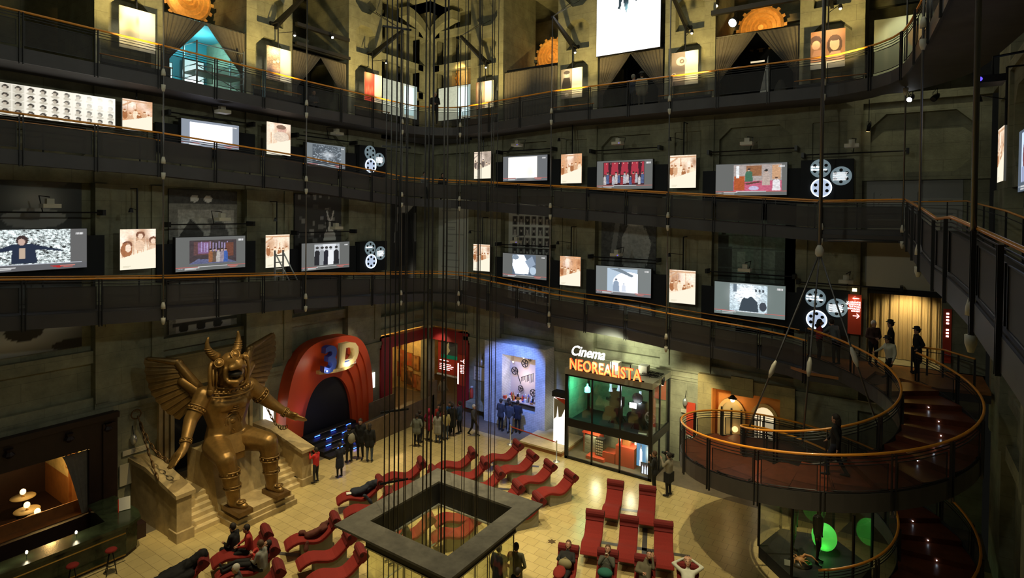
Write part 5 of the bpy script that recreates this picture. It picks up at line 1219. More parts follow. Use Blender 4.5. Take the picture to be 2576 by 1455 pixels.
for i in range(3):
    b = B('glass'); b.box(X0+.05+i*1.37, X0+1.35+i*1.37, Y0+.02, Y0+.03, 1.92, 3.9); part(b, 'glass_pane', t)
    b = B('glass'); b.box(X0+.05+i*1.37, X0+1.35+i*1.37, Y0+.02, Y0+.03, .12, 1.55); part(b, 'glass_pane', t)
b = B('glass'); b.box(X1-.03, X1-.02, Y0+.1, Y1-.1, 1.92, 3.9); part(b, 'glass_pane', t)
b = B('glass'); b.box(X1-.03, X1-.02, Y0+.1, Y1-.1, .12, 1.55); part(b, 'glass_pane', t)
b = B('black_board'); b.box(X0+.05, X1-.05, Y0+.1, Y1, 1.6, 1.72); part(b, 'upper_floor', t)
b = B('parquet'); b.box(X0+.05, X1-.05, Y0+.1, Y1, .03, .06); part(b, 'lower_floor', t)
b = B('concrete'); b.box(X0+.02, X1-.1, Y1-.03, Y1, 0, 3.95); part(b, 'back_wall', t)
b = B('concrete'); b.box(X0-.0, X0+.04, Y0+.1, Y1, 1.7, 3.95); part(b, 'side_wall', t)
b = text_mesh('NEOREALISTA', .70, .05, (11.35, -2.78, 4.28), (1, 0, 0), (0, 0, 1), 'sign_orange', bold=.014, mat2='sign_edge', space=1.06, fit=3.5); part(b, 'neorealista_letters', t, 'orange glowing letters')
b = text_mesh('Cinema', .66, .03, (11.35, -2.72, 4.92), (1, 0, 0), (0, 0, 1), 'neon_white', bold=.004, shear=.35, fit=1.75); part(b, 'cinema_letters', t, 'white neon script letters')
b = B('black_metal'); b.box(11.3, 14.95, -2.74, -2.70, 4.25, 4.3)
for x in (11.6, 12.5, 13.4, 14.3): b.box(x, x+.03, -2.74, -2.7, 4.25, 4.9)
part(b, 'sign_rack', t)
point((13.1, -3.0, 4.55), 8, (1, .45, .15), .3)
for (x, y) in ((12.9, -1.7), (14.2, -1.5)):
    b = B('white_paint'); b.box(x, x+.4, y, y+.4, 4.25, 4.6); one(b, 'roof_box', ('left' if x < 13 else 'right')+' white box on the roof of the cinema booth', 'box', 'white boxes on the booth roof')
b = B('black', True); r_ = random.Random(5); pth = [(14.4+.9*r_.random(), -2.0+r_.random(), 4.27+.08*r_.random()) for i in range(30)]; b.tube(pth, .012, 4); one(b, 'cable_tangle', 'tangle of black cables on the booth roof', 'cable')
spot((13.2, -3.9, 5.3), (13.0, 0, 5.0), 1300, (.93, 1, .66), 75, .9, .1)
point((12.4, -2.0, 1.4), 70, (1, .95, .6), .15); point((14.2, -2.2, 1.4), 60, (1, .95, .7), .15); point((14.0, -2.0, 3.6), 12, (.8, .9, 1), .15); point((11.85, -2.25, 3.35), 60, (.1, 1, .6), .05)
b = B('green_lamp', True); b.lathe((11.85, -1.9, 3.05), [(.14, 0), (.13, .2), (.04, .28), (.03, .38)], 12); one(b, 'green_lamp', 'bright green lamp in the upper storey of the cinema booth', 'lamp')
for x, z, h, m in ((12.9, 3.2, .45, 'green_lamp'), (13.3, 3.3, .4, 'green_lamp'), (14.35, 2.9, .55, 'green_lamp')):
    b = B('reel_white', True); b.lathe((x, -1.6, z), [(.10, 0), (.05, h*.4), (.06, h)], 8); one(b, 'glass_projector_lamp', 'pale green glowing lamp housing inside the booth, at x %s' % {12.9: 'the left of the pair', 13.3: 'the right of the pair', 14.35: 'the right-hand machine'}[x], 'lamp')
def machine(x, y, lab, s=1):
    t = thing('film_projector', (x, y, 1.72), lab, 'projector', 'old projection machines in the booth')
    b = B('black_metal'); b.box(x-.2, x+.2, y-.2, y+.2, 1.72, 2.5); part(b, 'pedestal', t)
    b = B('black_metal'); b.box(x-.32, x+.3, y-.16, y+.16, 2.5, 2.95); b.obox((x-.42, y, 2.75), (.25, 0, -.04), (0, .12, 0), (0, 0, .12)); part(b, 'lamp_house', t)
    for q in ((x-.05, 3.15), (x-.32, 2.25)):
        k = 20; b = B('black_metal'); b.prism([(q[0]+.24*math.cos(2*PI*i/k), y-.2, q[1]+.24*math.sin(2*PI*i/k)) for i in range(k)], (0, .06, 0)); part(b, 'reel_case', t)
    b = B('black_metal')
    for a in ((-.3, -.3), (.3, -.3), (-.3, .3), (.3, .3)): b.tube([(x, y, 2.4), (x+a[0], y+a[1], 1.74)], .02, 5)
    part(b, 'leg_frame', t)
machine(13.15, -1.4, 'dark old film projector in the middle of the upper storey'); machine(14.3, -1.5, 'dark film projector at the right of the upper storey, beside a lit monitor')
b = B('bulb_white'); b.box(13.98, 14.3, -1.95, -1.93, 2.75, 2.98); one(b, 'small_monitor', 'small glowing white monitor in the upper storey of the booth', 'screen')
reel((14.85, -1.6, 2.35), .28, (1, 0, 0), (0, 0, 1), 'large reel at the right end of the upper storey', 'aluminium')
b = B('white_paint'); b.obox((14.7, -2.2, 1.76), (.35, .1, 0), (-.08, .28, 0), (0, 0, .02)); one(b, 'paper_sheet', 'white sheet of paper on the booth upper floor', 'paper')
b = B('red_panel'); b.box(14.6, 15.2, -.45, -.38, 2.9, 3.8); one(b, 'red_cloth', 'red hanging panel at the back right of the upper storey', 'panel')
# lower storey exhibits
t = thing('red_plinth', (14.0, -1.75, .06), 'big red display plinth with a small red case on top, lower storey of the booth', 'plinth'); b = B('red_panel'); b.box(13.4, 14.3, -2.1, -1.4, .06, .95); part(b, 'block', t)
b = B('brown_wood'); b.box(13.65, 13.98, -1.9, -1.65, .95, 1.2); b.use('red_panel'); b.box(13.6, 14.03, -1.64, -1.6, 1.1, 1.45); b.box(13.45, 13.6, -1.9, -1.7, 1.0, 1.2); one(b, 'red_case', 'small open red case on the big red plinth', 'case')
b = B('red_panel'); b.box(12.75, 13.35, -2.1, -1.5, .06, .5); one(b, 'red_plinth', 'low red plinth left of the big red one', 'plinth')
b = B('red_panel'); b.box(12.0, 12.9, -2.3, -1.7, .06, .2); one(b, 'red_plinth', 'flat red base under the black machine', 'plinth')
t = thing('red_table', (11.9, -1.4, .06), 'red table with a grey cabinet under it, lower storey left', 'table'); b = B('red_panel'); b.box(11.5, 12.4, -1.7, -1.1, .98, 1.05); part(b, 'top', t)
for x in (11.55, 12.32): b = B('red_panel'); b.box(x, x+.06, -1.65, -1.15, .06, .98); part(b, 'leg', t)
b = B('fridge_grey'); b.box(11.65, 12.25, -1.75, -1.15, .06, .9)
for k in range(5): b.box(11.68, 12.22, -1.77, -1.75, .15+k*.15, .26+k*.15)
one(b, 'grey_cabinet', 'grey metal cabinet under the red table', 'cabinet')
b = B('black_metal'); b.box(12.35, 12.75, -2.0, -1.7, .2, 1.0); b.use('cream_metal')
for i in range(4):
    for j in range(6): b.box(12.38+i*.09, 12.44+i*.09, -2.01, -2.0, .25+j*.12, .32+j*.12)
one(b, 'dotted_machine', 'black machine studded with pale buttons, lower storey', 'machine')
reel((12.75, -.6, 1.25), .24, (1, 0, 0), (0, 0, 1), 'white spoked reel on the back wall of the lower storey', 'white_paint')
b = B('window_glow'); b.obox((14.25, -1.55, 1.15), (.3, 0, .05), (0, .03, 0), (0, 0, .42)); one(b, 'glowing_page', 'tilted bright page on the big red plinth', 'panel')
p = Pic(40, 40, (.06, .22, .42)); p.figure(.3, 0, .9, (.9, .9, .95), (.1, .1, .1), .25); p.figure(.75, .1, .85, (.03, .05, .1), (.02, .02, .02), .25); p.glow(.8, .6, .15, .3, (.8, 1, 1))
t = thing('lit_photo', (14.8, -2.2, .5), 'tall glowing bluish photo screen at the lower right of the booth', 'screen'); b = B('black_metal'); b.box(14.42, 15.12, -2.16, -2.1, .3, 1.42); part(b, 'frame', t); p.mesh('picture', (14.44, -2.17, .32), (.66, 0, 0), (0, 0, 1.08), 'bright_image', t)
p = Pic(40, 30, (.02, .02, .04)); [p.figure(.2+.3*i, 0, .9, (.75, .8, .95), (.1, .1, .1), .25, (.9, .6, .5)) for i in range(3)]
t = thing('lit_photo', (14.9, -2.4, .2), 'small glowing photo of three people in suits, booth corner', 'screen'); b = B('black_metal'); b.box(14.72, 15.14, -2.4, -2.36, .12, .62); part(b, 'frame', t); p.mesh('picture', (14.74, -2.41, .14), (.38, 0, 0), (0, 0, .46), 'bright_image', t)
can_lamp((15.5, -1.9, 4.15), (15.3, -1.9, 3.2), 'small warm spotlight clamped to the right roof edge of the booth', 'bulb', .06)
spot((15.8, -1.6, 4.1), (15.35, -1.3, 2), 30, (1, .9, .55), 90)
# right of the booth: boards on the wall
t = thing('red_banner', (16.1, -.1, 1.2), 'narrow red and white banner on the wall right of the cinema booth', 'banner'); b = B('red_panel'); b.box(16.0, 16.4, -.12, -.09, 1.4, 2.9); part(b, 'red_part', t); b = B('white_paint'); b.box(16.0, 16.4, -.12, -.09, 1.0, 1.4); part(b, 'white_part', t)
spot((16.6, -3.2, 5.4), (16.1, 0, 2.6), 900, (1, .92, .55), 60, .9, .1)
for s, u, z, lab in (('N', 15.95, 2.9, 'grey wall loudspeaker over the red and white banner'), ('N', 4.3, 2.9, 'grey wall loudspeaker left of the brick portal'), ('W', 16.45, 2.8, 'grey wall loudspeaker beside the hanging chain')):
    t = thing('wall_speaker', WP(s, u, .15, z), lab, 'speaker', 'egg-shaped wall loudspeakers'); b = B('aluminium', True); b.sphere(WP(s, u, .17, z), .13, 12, 8, (.9, .9, 1.5)); part(b, 'shell', t); b = B('black_metal'); b.tube([WP(s, u, .05, z+.5), WP(s, u, .17, z+.15)], .015, 5); part(b, 'bracket', t)
for s, u, z, w_, h_, lab in (('N', 4.05, 2.2, .75, .75, 'white information board with a map, left of the brick portal'), ('N', 4.15, 2.75, .7, .18, 'long small white label board above the map board'), ('W', 16.35, 1.55, 1.1, .8, 'beige map board with a square plan under the hanging chain'), ('W', 16.35, 2.35, .9, .2, 'narrow label board under the wall loudspeaker'), ('N', 16.0, 2.45, .5, .15, 'thin label board beside the red and white banner')):
    t = thing('info_board', WP(s, u, .1, z), lab, 'board', 'information boards on the walls'); U, n = hall_axes(s); b = B('cream_metal'); wbox(b, s, u-w_/2, u+w_/2, .08, .11, z-h_/2, z+h_/2); part(b, 'board', t)
    b = B('fridge_grey')
    for k in range(3): wbox(b, s, u-w_*.4, u+w_*.1, .11, .115, z-h_*.3+k*h_*.25, z-h_*.3+k*h_*.25+h_*.05)
    part(b, 'print', t)
t = thing('fire_extinguisher', (3.65, -.35, .6), 'red fire extinguisher right of the red portal', 'extinguisher'); b = B('red_panel', True); b.lathe((3.6, -.2, .75), [(.09, 0), (.1, .05), (.1, .45), (.04, .55), (.03, .6)], 12); part(b, 'cylinder', t)
b = B('white_paint'); b.box(3.56, 3.66, -.26, -.14, 1.35, 1.42); part(b, 'handle', t)
b = B('concrete'); b.box(3.6, 5.0, -.75, -.15, .35, .7); one(b, 'concrete_bench', 'pale stone bench left of the brick portal', 'bench')
# stone facade with orange niche
t = thing('stone_facade', (18.5, -.3, 0), 'sandstone block facade around an orange niche with two arched windows', 'facade')
b = B('sandstone'); o = [(16.55, -.3, 0), (20.5, -.3, 0), (20.5, -.3, 4.35), (16.55, -.3, 4.35)]; i_ = [(17.15, -.3, 0), (19.95, -.3, 0), (19.95, -.3, 3.8), (17.15, -.3, 3.8)]
b.ring(o, i_, (0, .28, 0)); b.box(18.0, 18.9, -.42, -.3, 3.7, 4.5); part(b, 'stone_blocks', t)
b = B('niche_orange'); b.box(17.15, 19.95, .28, .34, 0, 3.8); b.box(17.15, 17.2, -.3, .3, 0, 3.8); part(b, 'orange_wall', t)
def arched(x0, x1, zs, zt, y, n=12):
    return [(x0, y, 0.05)]+[((x0+x1)/2-(x1-x0)/2*math.cos(PI*i/n), y, zs+(zt-zs)*math.sin(PI*i/n)) for i in range(n+1)]+[(x1, y, .05)]
mat('niche_ring', (.62, .42, .18), .8)
for (x0, x1, lab, m) in ((17.45, 18.35, 'left', 'cream_curtain'), (18.8, 19.7, 'right', 'window_glow')):
    b = B('niche_ring'); b.ring(arched(x0-.14, x1+.14, 2.6, 3.35, .2), arched(x0, x1, 2.6, 3.2, .2), (0, .08, 0)); part(b, 'arch_surround', t)
    b = B(m); b.prism(arched(x0, x1, 2.6, 3.2, .25), (0, .02, 0)); part(b, 'lit_curtain' if m == 'window_glow' else 'pale_door', t)
    b = B('black_metal'); xm = (x0+x1)/2
    for x in (x0+.03, xm, x1-.03): b.box(x-.035, x+.035, .18, .22, .05, 2.9 if x == xm or True else 2.6)
    for z in (.9, 1.5, 2.05, 2.6): b.box(x0, x1, .18, .22, z-.02, z+.02) if lab == 'right' else None
    part(b, 'window_bars', t)
point((18.0, -.15, 3.3), 16, (1, .62, .2), .06); point((17.9, .0, 1.9), 3, (1, .6, .2), .08)
b = B('bulb', True); b.sphere((18.0, -.05, 3.35), .09, 10, 8); b.use('black_metal'); b.lathe((18.0, -.05, 3.42), [(.2, 0), (.05, .15)], 12); one(b, 'wall_lantern', 'glowing lantern above the left arched door of the orange niche', 'lamp')
b = B('bulb_soft', True); b.sphere((18.1, .05, 2.05), .13, 12, 8); one(b, 'globe_lamp', 'round amber globe lamp in the left arched door', 'lamp')
spot((19.5, -4.8, 5.2), (20.2, -.3, 3.0), 40, (1, .75, .3), 22, .3)
# doorway on the landing, curtain, signs
b = B('concrete'); b.box(22.75, 22.95, -.02, .9, 5.6, 8.7); b.box(25.3, 26.6, .3, .9, 5.2, 8.7); b.box(22.7, 22.72, -.0, .02, 5.8, 8.7); b.box(18, 22.8, .35, .9, 5.2, 12.9); b.box(20.5, 23.0, .35, .9, 4.9, 9); struct(b, 'wall_landing')
b = B('concrete'); b.box(22, 26.6, 3, 3.2, 5, 9); b.box(25.9, 26.3, .9, 3, 5, 9); b.box(22.0, 22.9, .9, 3, 5.6, 9); b.box(22, 26.6, .9, 3.2, 8.9, 9.1); b.box(22, 26.6, .3, 3.2, 5.6, 5.78); struct(b, 'wall_landing_room')
t = thing('pleated_curtain', (24.2, 1.3, 5.8), 'cream floor-length pleated curtain behind the people on the landing', 'curtain')
b = B('cream_curtain', True); V = []; n = 120
for j in (0, 1):
    for i in range(n+1): x = 22.95+3.2*i/n; V.append((x, 1.3+.05*math.sin(i*PI*2/11)+.03*math.sin(i*1.7), 5.8+2.8*j))
b.add(V, [(i, i+1, n+2+i, n+1+i) for i in range(n)]); part(b, 'pleats', t)
b = B('black_metal'); b.tube([(22.9, .6, 8.5), (26.2, .6, 8.5)], .03, 6); b.box(22.95, 25.6, .1, .3, 8.5, 8.72); part(b, 'track', t)
spot((24.3, .45, 8.4), (24.3, 1.5, 7.0), 130, (1, .72, .32), 120, .9); point((25.6, .8, 7.4), 45, (1, .75, .35), .1)
b = B('white_paint'); b.use('cream_metal'); b.box(22.9, 25.2, .2, .25, 8.72, 11.4); one(b, 'pull_down_screen', 'blank pale green-grey projection cloth above the landing doorway', 'screen')
t = thing('direction_sign', (22.5, -.38, 6.9), 'tall red sign with white arrows on the landing, lit from above', 'sign')
b = B('red_panel'); b.box(22.33, 22.78, -.4, -.36, 6.9, 8.45); part(b, 'panel', t)
b = B('neon_white')
for zz, s in ((8.3, -1), (7.62, 1)):
    b.obox((22.6, -.41, zz), (.2, 0, 0), (0, .01, 0), (0, 0, .022)); b.obox((22.6+s*.07, -.41, zz+.045), (.09, 0, -.09*s), (0, .01, 0), (.015, 0, .015)); b.obox((22.6+s*.07, -.41, zz-.045), (.09, 0, .09*s), (0, .01, 0), (.015, 0, -.015))
part(b, 'arrow', t)
b = text_mesh('LA GRANDE\nESPOSIZIONE\nTHE MAIN\nTEMPORARY\nEXHIBIT', .085, .002, (22.75, -.41, 8.12), (1, 0, 0), (0, 0, 1), 'neon_white', align='RIGHT'); part(b, 'lettering', t)
spot((22.55, -.9, 8.75), (22.55, -.4, 7.7), 30, (1, .85, .5), 70); b = B('bulb_soft'); b.box(22.48, 22.63, -.7, -.6, 8.6, 8.72); b.use('black_metal'); b.box(22.53, 22.58, -.6, 0, 8.66, 8.7); one(b, 'sign_lamp', 'small box lamp above the red direction sign', 'lamp')
t = thing('red_banner', (25.6, -.1, 6), 'narrow red vertical banner at the far right of the landing doorway', 'banner'); b = B('red_panel'); b.box(25.35, 25.6, .22, .27, 6.1, 8.1); part(b, 'cloth', t); b = B('neon_white'); [b.box(25.44, 25.52, .21, .22, 7.9-k*.12, 7.96-k*.12) for k in range(8) if k != 4]; part(b, 'lettering', t)

# ---------------------------------------------------------------- café front at the left
t = thing('cafe', (.3, -19, 0), 'dark carved wooden café front with a large window and draped curtain', 'café')
b = B('dark_wood'); b.ring([(.5, -22.5, .0), (.5, -17.12, .0), (.5, -17.12, 4.1), (.5, -22.5, 4.1)], [(.5, -22.2, .75), (.5, -18.0, .75), (.5, -18.0, 3.05), (.5, -22.2, 3.05)], (-.55, 0, 0)); b.box(.4, .62, -22.5, -17.1, 3.95, 4.15); b.box(.5, .58, -17.6, -17.2, .1, 3.8); part(b, 'facade', t)
for y in (-17.45, -18.6, -20.2): b = B('dark_wood'); b.lathe((.55, y, 3.5), [(.05, 0), (.16, .1), (.08, .2), (.12, .3)], 8); part(b, 'carving', t)
b = B('curtain', True); V = []
for j in range(15):
    f = j/14
    for i in range(13): a = i/12; V.append((.38+.03*math.sin(a*30), -18.0-(.75*(1-a))*(1-.75*f**.8), 3.0-2.2*f))
b.add(V, [(j*13+i, j*13+i+1, (j+1)*13+i+1, (j+1)*13+i) for j in range(14) for i in range(12)]); part(b, 'window_drape', t, 'dark green drape')
b = B('brown_wood'); b.box(-.2, .3, -22.2, -17.98, .72, .78); b.box(-.1, -.05, -20.6, -18.0, .35, 1.15); part(b, 'window_ledge', t)
b = B('brown_wood'); b.box(-4.6, -.36, -17.72, -17.65, 0, 1.2); b.use('plaster_yellow'); b.box(-4.6, -.36, -17.72, -17.65, 1.2, 3.3); b.use('dark_wood'); b.box(-4.8, -4.6, -23, -17.6, 0, 3.4); b.box(-4.8, 0, -23, -17.6, 3.3, 3.4); b.box(-4.8, 0, -23, -17.6, -.02, .02); b.use('brown_wood'); b.box(-2.0, -1.9, -17.8, -17.72, 0, 3.3); part(b, 'inner_room', t)
for i, (x, z) in enumerate(((-1.45, 2.35), (-1.9, 1.65), (-1.4, 1.5), (-.85, 1.35))):
    framed((x, -17.77, z), (-1, 0, 0), (0, 0, 1), (0, -1, 0), .32, .42, ['upper', 'left lower', 'middle lower', 'right lower'][i]+' small framed picture in the lit café room', (.5, .4, .2), 80+i, grp='framed pictures in the café')
point((-1.5, -18.5, 2.6), 150, (1, .62, .2), .1)
for (x, y, lab) in ((-2.9, -18.9, 'farthest of the three round café tables'), (-1.6, -19.15, 'middle one of the round café tables'), (-.75, -19.1, 'nearest round café table behind the window')):
    t = thing('cafe_table', (x, y, 0), lab, 'table', 'round marble café tables'); b = B('marble_step', True); b.lathe((x, y, .72), [(.38, 0), (.38, .03)], 24); part(b, 'top', t); b = B('black_metal', True); b.lathe((x, y, 0.02), [(.22, 0), (.04, .05), (.03, .7)], 10); part(b, 'pedestal', t)
    l = thing('table_lamp', (x, y, .75), 'small globe lamp on the '+lab.replace(' of the three', '').replace(' one of the', '').replace('tables', 'table'), 'lamp', 'globe lamps on café tables'); b = B('bulb_soft', True); b.sphere((x, y, .93), .095, 12, 8, (1, 1, 1.15)); part(b, 'globe', l); b = B('brass', True); b.lathe((x, y, .75), [(.06, 0), (.02, .03), (.03, .1)], 8); part(b, 'base', l)
    point((x, y, 1.1), 2.5, (1, .68, .3), .09)
t = thing('bar_counter', (2.6, -19, 0), 'long green marble bar counter with brass rails in front of the café', 'counter')
b = B('green_marble'); o = [(.5, -17.25), (2.3, -17.2), (2.85, -17.35), (3.1, -17.8), (3.0, -25), (2.3, -25), (2.3, -18.2), (.6, -18.1)]; b.prism([(x, y, 1.02) for x, y in o], (0, 0, .1)); part(b, 'top', t)
b = B('green_marble'); o = [(2.2, -17.3), (2.75, -17.42), (3.0, -17.85), (2.92, -25), (2.4, -25), (2.4, -18.1), (.6, -18.0), (.6, -17.3)]; b.prism([(x, y, .12) for x, y in o], (0, 0, .9)); b.use('dark_wood'); b.prism([(x*.99, y-.02, 0) for x, y in o], (0, 0, .12)); part(b, 'body', t)
for z in (.92, .22): b = B('brass', True); b.tube([(3.2, -17.95, z), (3.12, -25, z)], .022, 8); part(b, 'brass_rail', t)
for (x, y, lab) in ((3.55, -18.5, 'red-topped bar stool nearer the statue'), (3.5, -19.5, 'red-topped bar stool cut by the lower edge')):
    t = thing('bar_stool', (x, y, 0), lab, 'stool', 'red bar stools'); b = B('red_lounge', True); b.lathe((x, y, .72), [(.15, 0), (.17, .03), (.14, .07)], 16); part(b, 'seat', t)
    for k in range(4): a = PI/2*k+.5; b = B('black_metal', True); b.tube([(x+.05*math.cos(a), y+.05*math.sin(a), .72), (x+.2*math.cos(a), y+.2*math.sin(a), .0)], .014, 5); part(b, 'leg', t)
    b = B('black_metal', True); b.tube([(x+.13*math.cos(2*PI*i/12), y+.13*math.sin(2*PI*i/12), .3) for i in range(12)], .01, 4, closed=True); part(b, 'foot_ring', t)
for (x, y, lab) in ((2.6, -19.1, 'small bright counter lamp at the middle of the bar'), (2.65, -20.35, 'small bright counter lamp near the left edge'), (2.7, -21.1, 'small bright counter lamp cut by the left edge')):
    b = B('bulb', True); b.sphere((x, y, 1.28), .035, 8, 6, (1, 1, 1.5)); b.use('black_metal'); b.tube([(x, y, 1.12), (x, y, 1.25)], .012, 5); one(b, 'counter_lamp', lab, 'lamp', 'small lamps on the bar'); spot((x, y, 1.36), (x, y-.01, 0), 5, (1, .9, .6), 150)
b = B('white_paint'); b.obox((2.0, -17.5, 1.35), (.1, .32, 0), (-.06, .02, .42), (.01, 0, .005)); b.use('red_panel'); b.obox((1.98, -17.68, 1.33), (0, .03, 0), (-.06, .02, .42), (.01, 0, 0)); one(b, 'menu_stand', 'white printed sheet with red edge standing on the bar end', 'sign')
# dark plank shelf at the café foot
b = B('dark_wood'); b.box(.1, 2.2, -17.2, -16.9, 0, .5); one(b, 'dark_cabinet', 'low dark cabinet between the bar and the stone stair wall', 'cabinet')

# ---------------------------------------------------------------- temple stair, pedestal, chains
t = thing('temple_stair', (2.5, -13.8, 0), 'stone stair with flanking walls on both sides of the giant statue', 'stair')
for s, (y0, y1) in ((0, (-15.98, -14.9)), (1, (-12.55, -11.5))):
    for i in range(6):
        b = B('marble_step'); x1 = 3.45-i*.22; b.box(.1, x1, y0, y1, i*.15, (i+1)*.15); part(b, 'step', t)
b = B('stone'); b.prism([(.05, -16.5, 0), (3.5, -16.5, 0), (3.5, -16.5, 1.55), (1.3, -16.5, 1.95), (.05, -16.5, 1.95)], (0, .5, 0)); b.box(3.0, 3.6, -16.55, -15.95, 0, .35); part(b, 'left_wall', t)
b = B('stone'); b.prism([(.0, -16.58, 1.95), (1.35, -16.58, 1.95), (3.62, -16.58, 1.55), (3.62, -16.58, 1.68), (1.4, -16.58, 2.1), (.0, -16.58, 2.1)], (0, .66, 0)); part(b, 'left_coping', t)
b = B('stone'); b.prism([(.05, -11.5, 0), (3.5, -11.5, 0), (3.5, -11.5, 1.4), (1.3, -11.5, 1.8), (.05, -11.5, 1.8)], (0, .45, 0)); b.box(3.0, 3.6, -11.55, -10.98, 0, .3); part(b, 'right_wall', t)
b = B('stone'); b.prism([(.0, -11.58, 1.8), (1.35, -11.58, 1.8), (3.62, -11.58, 1.4), (3.62, -11.58, 1.53), (1.4, -11.58, 1.94), (.0, -11.58, 1.94)], (0, .6, 0)); part(b, 'right_coping', t)
b = B('stone'); b.box(.1, .9, -16, -11.5, 0, .9); part(b, 'upper_landing', t)
t = thing('statue_pedestal', (3.2, -13.7, 0), 'stone pedestal block with a stepped plinth carrying the giant statue', 'pedestal')
b = B('stone'); b.prism([(1.0, -14.9, 0), (3.35, -14.9, 0), (2.75, -14.9, 2.25), (1.0, -14.9, 2.25)], (0, 2.35, 0)); part(b, 'block', t)
b = B('stone'); b.box(2.6, 4.58, -14.95, -12.5, 0, .2); b.box(2.6, 4.5, -14.88, -12.57, .2, .36); b.box(2.6, 4.42, -14.8, -12.65, .36, .55); part(b, 'plinth', t)
b = B('marble_step')
for u0 in (14.98, 15.2, 15.42, 11.65, 11.87, 12.09): wbox(b, 'W', u0, u0+.14, .0, .16, .9, 4.0)
b2 = wbox(b, 'W', 14.9, 15.6, 0, .2, 4.0, 4.25); wbox(b, 'W', 11.6, 12.3, 0, .2, 4.0, 4.25); struct(b, 'trim_6')
b = B('black_board'); wbox(b, 'W', 12.4, 14.85, -.34, -.3, .9, 4.0); struct(b, 'door_1')
b = B('sandstone'); wbox(b, 'W', 12.2, 15.1, -.3, .1, 4.3, 5.6); struct(b, 'trim_7')
def chain(path, r, wr, lab):
    P = [Vector(p) for p in path]; L = plen(P); n = int(L/(r*3.0)); t = thing('iron_chain', P[0], lab, 'chain', 'iron chains of the statue'); prevd = None
    for i in range(n):
        p, d, _ = at_len(P, L*(i+.5)/n); a = Vector((0, 0, 1)) if i % 2 else Vector((1, -.3, 0)); s = (a-d*a.dot(d)).normalized()
        b = B('bronze_dark', True); b.tube([p+d*math.cos(2*PI*k/12)*r*1.9+s*math.sin(2*PI*k/12)*r*1.1 for k in range(12)], wr, 5, closed=True); part(b, 'link', t)
def sag(a, c, s, n=16):
    a, c = Vector(a), Vector(c); return [a.lerp(c, i/n)-Vector((0, 0, s*4*(i/n)*(1-i/n))) for i in range(n+1)]
chain(sag((.25, -16.35, 3.65), (3.3, -16.35, 2.75), .55), .085, .022, 'iron chain hanging from the wall ring to the statue hand on the left')
chain(sag((.25, -16.32, 3.6), (2.4, -16.6, 1.95), .1), .085, .022, 'second iron chain falling onto the left stair wall')
chain(sag((.25, -11.45, 4.1), (3.2, -12.0, 2.6), .8), .07, .018, 'thinner iron chain from the wall to the statue hand on the right')
b = B('bronze_dark', True); b.tube([(.2, -16.38+.17*math.cos(2*PI*k/16), 3.75+.17*math.sin(2*PI*k/16)) for k in range(16)], .028, 6, closed=True); one(b, 'wall_ring', 'iron ring in the wall holding the left chain', 'ring')

# ---------------------------------------------------------------- lift shaft in the middle
CX0, CX1, CY0, CY1, CZ = 11.38, 15.45, -16.2, -12.0, 3.0
OX0, OX1, OY0, OY1 = 12.03, 14.82, -15.52, -12.68
t = thing('lift_canopy', (13.4, -14.1, 0), 'square grey canopy ring on a glass lift enclosure in the middle of the hall', 'canopy')
b = B('canopy_grey'); b.ring([(CX0, CY0, 2.94), (CX1, CY0, 2.94), (CX1, CY1, 2.94), (CX0, CY1, 2.94)], [(OX0, OY0, 2.94), (OX1, OY0, 2.94), (OX1, OY1, 2.94), (OX0, OY1, 2.94)], (0, 0, .06)); part(b, 'roof_ring', t)
b = B('black'); b.ring([(OX0-.08, OY0-.08, 2.3), (OX1+.08, OY0-.08, 2.3), (OX1+.08, OY1+.08, 2.3), (OX0-.08, OY1+.08, 2.3)], [(OX0, OY0, 2.3), (OX1, OY0, 2.3), (OX1, OY1, 2.3), (OX0, OY1, 2.3)], (0, 0, .64)); part(b, 'inner_band', t)
b = B('fridge_grey'); b.ring([(OX0-.1, OY0-.1, 2.26), (OX1+.1, OY0-.1, 2.26), (OX1+.1, OY1+.1, 2.26), (OX0-.1, OY1+.1, 2.26)], [(OX0+.06, OY0+.06, 2.26), (OX1-.06, OY0+.06, 2.26), (OX1-.06, OY1-.06, 2.26), (OX0+.06, OY1-.06, 2.26)], (0, 0, .04)); part(b, 'trim_ring', t)
gx0, gx1, gy0, gy1 = OX0-.04, OX1+.04, OY0-.04, OY1+.04
for nm, bx in (('a', (gx0, gx0+.015, gy0, gy1)), ('b', (gx1-.015, gx1, gy0, gy1)), ('c', (gx0, gx1, gy0, gy0+.015)), ('d', (gx0, gx1, gy1-.015, gy1))):
    b = B('glass_green'); b.box(*bx, 0, 2.3); part(b, 'glass_wall', t)
b = B('dark_steel')
for x, y in ((gx0, gy0), (gx1, gy0), (gx0, gy1), (gx1, gy1)): b.box(x-.012, x+.012, y-.012, y+.012, 0, 2.3)
part(b, 'corner_seal', t)
for (p, q) in (((gx0-.12, gy0-.1, .95), (gx1+.1, gy0-.1, .95)), ((gx1+.12, gy0-.1, .95), (gx1+.12, gy1, .95)), ((gx0-.12, gy0-.1, .95), (gx0-.12, gy1, .95))):
    b = B('aluminium', True); b.tube([p, q], .025, 8); part(b, 'grab_rail', t)
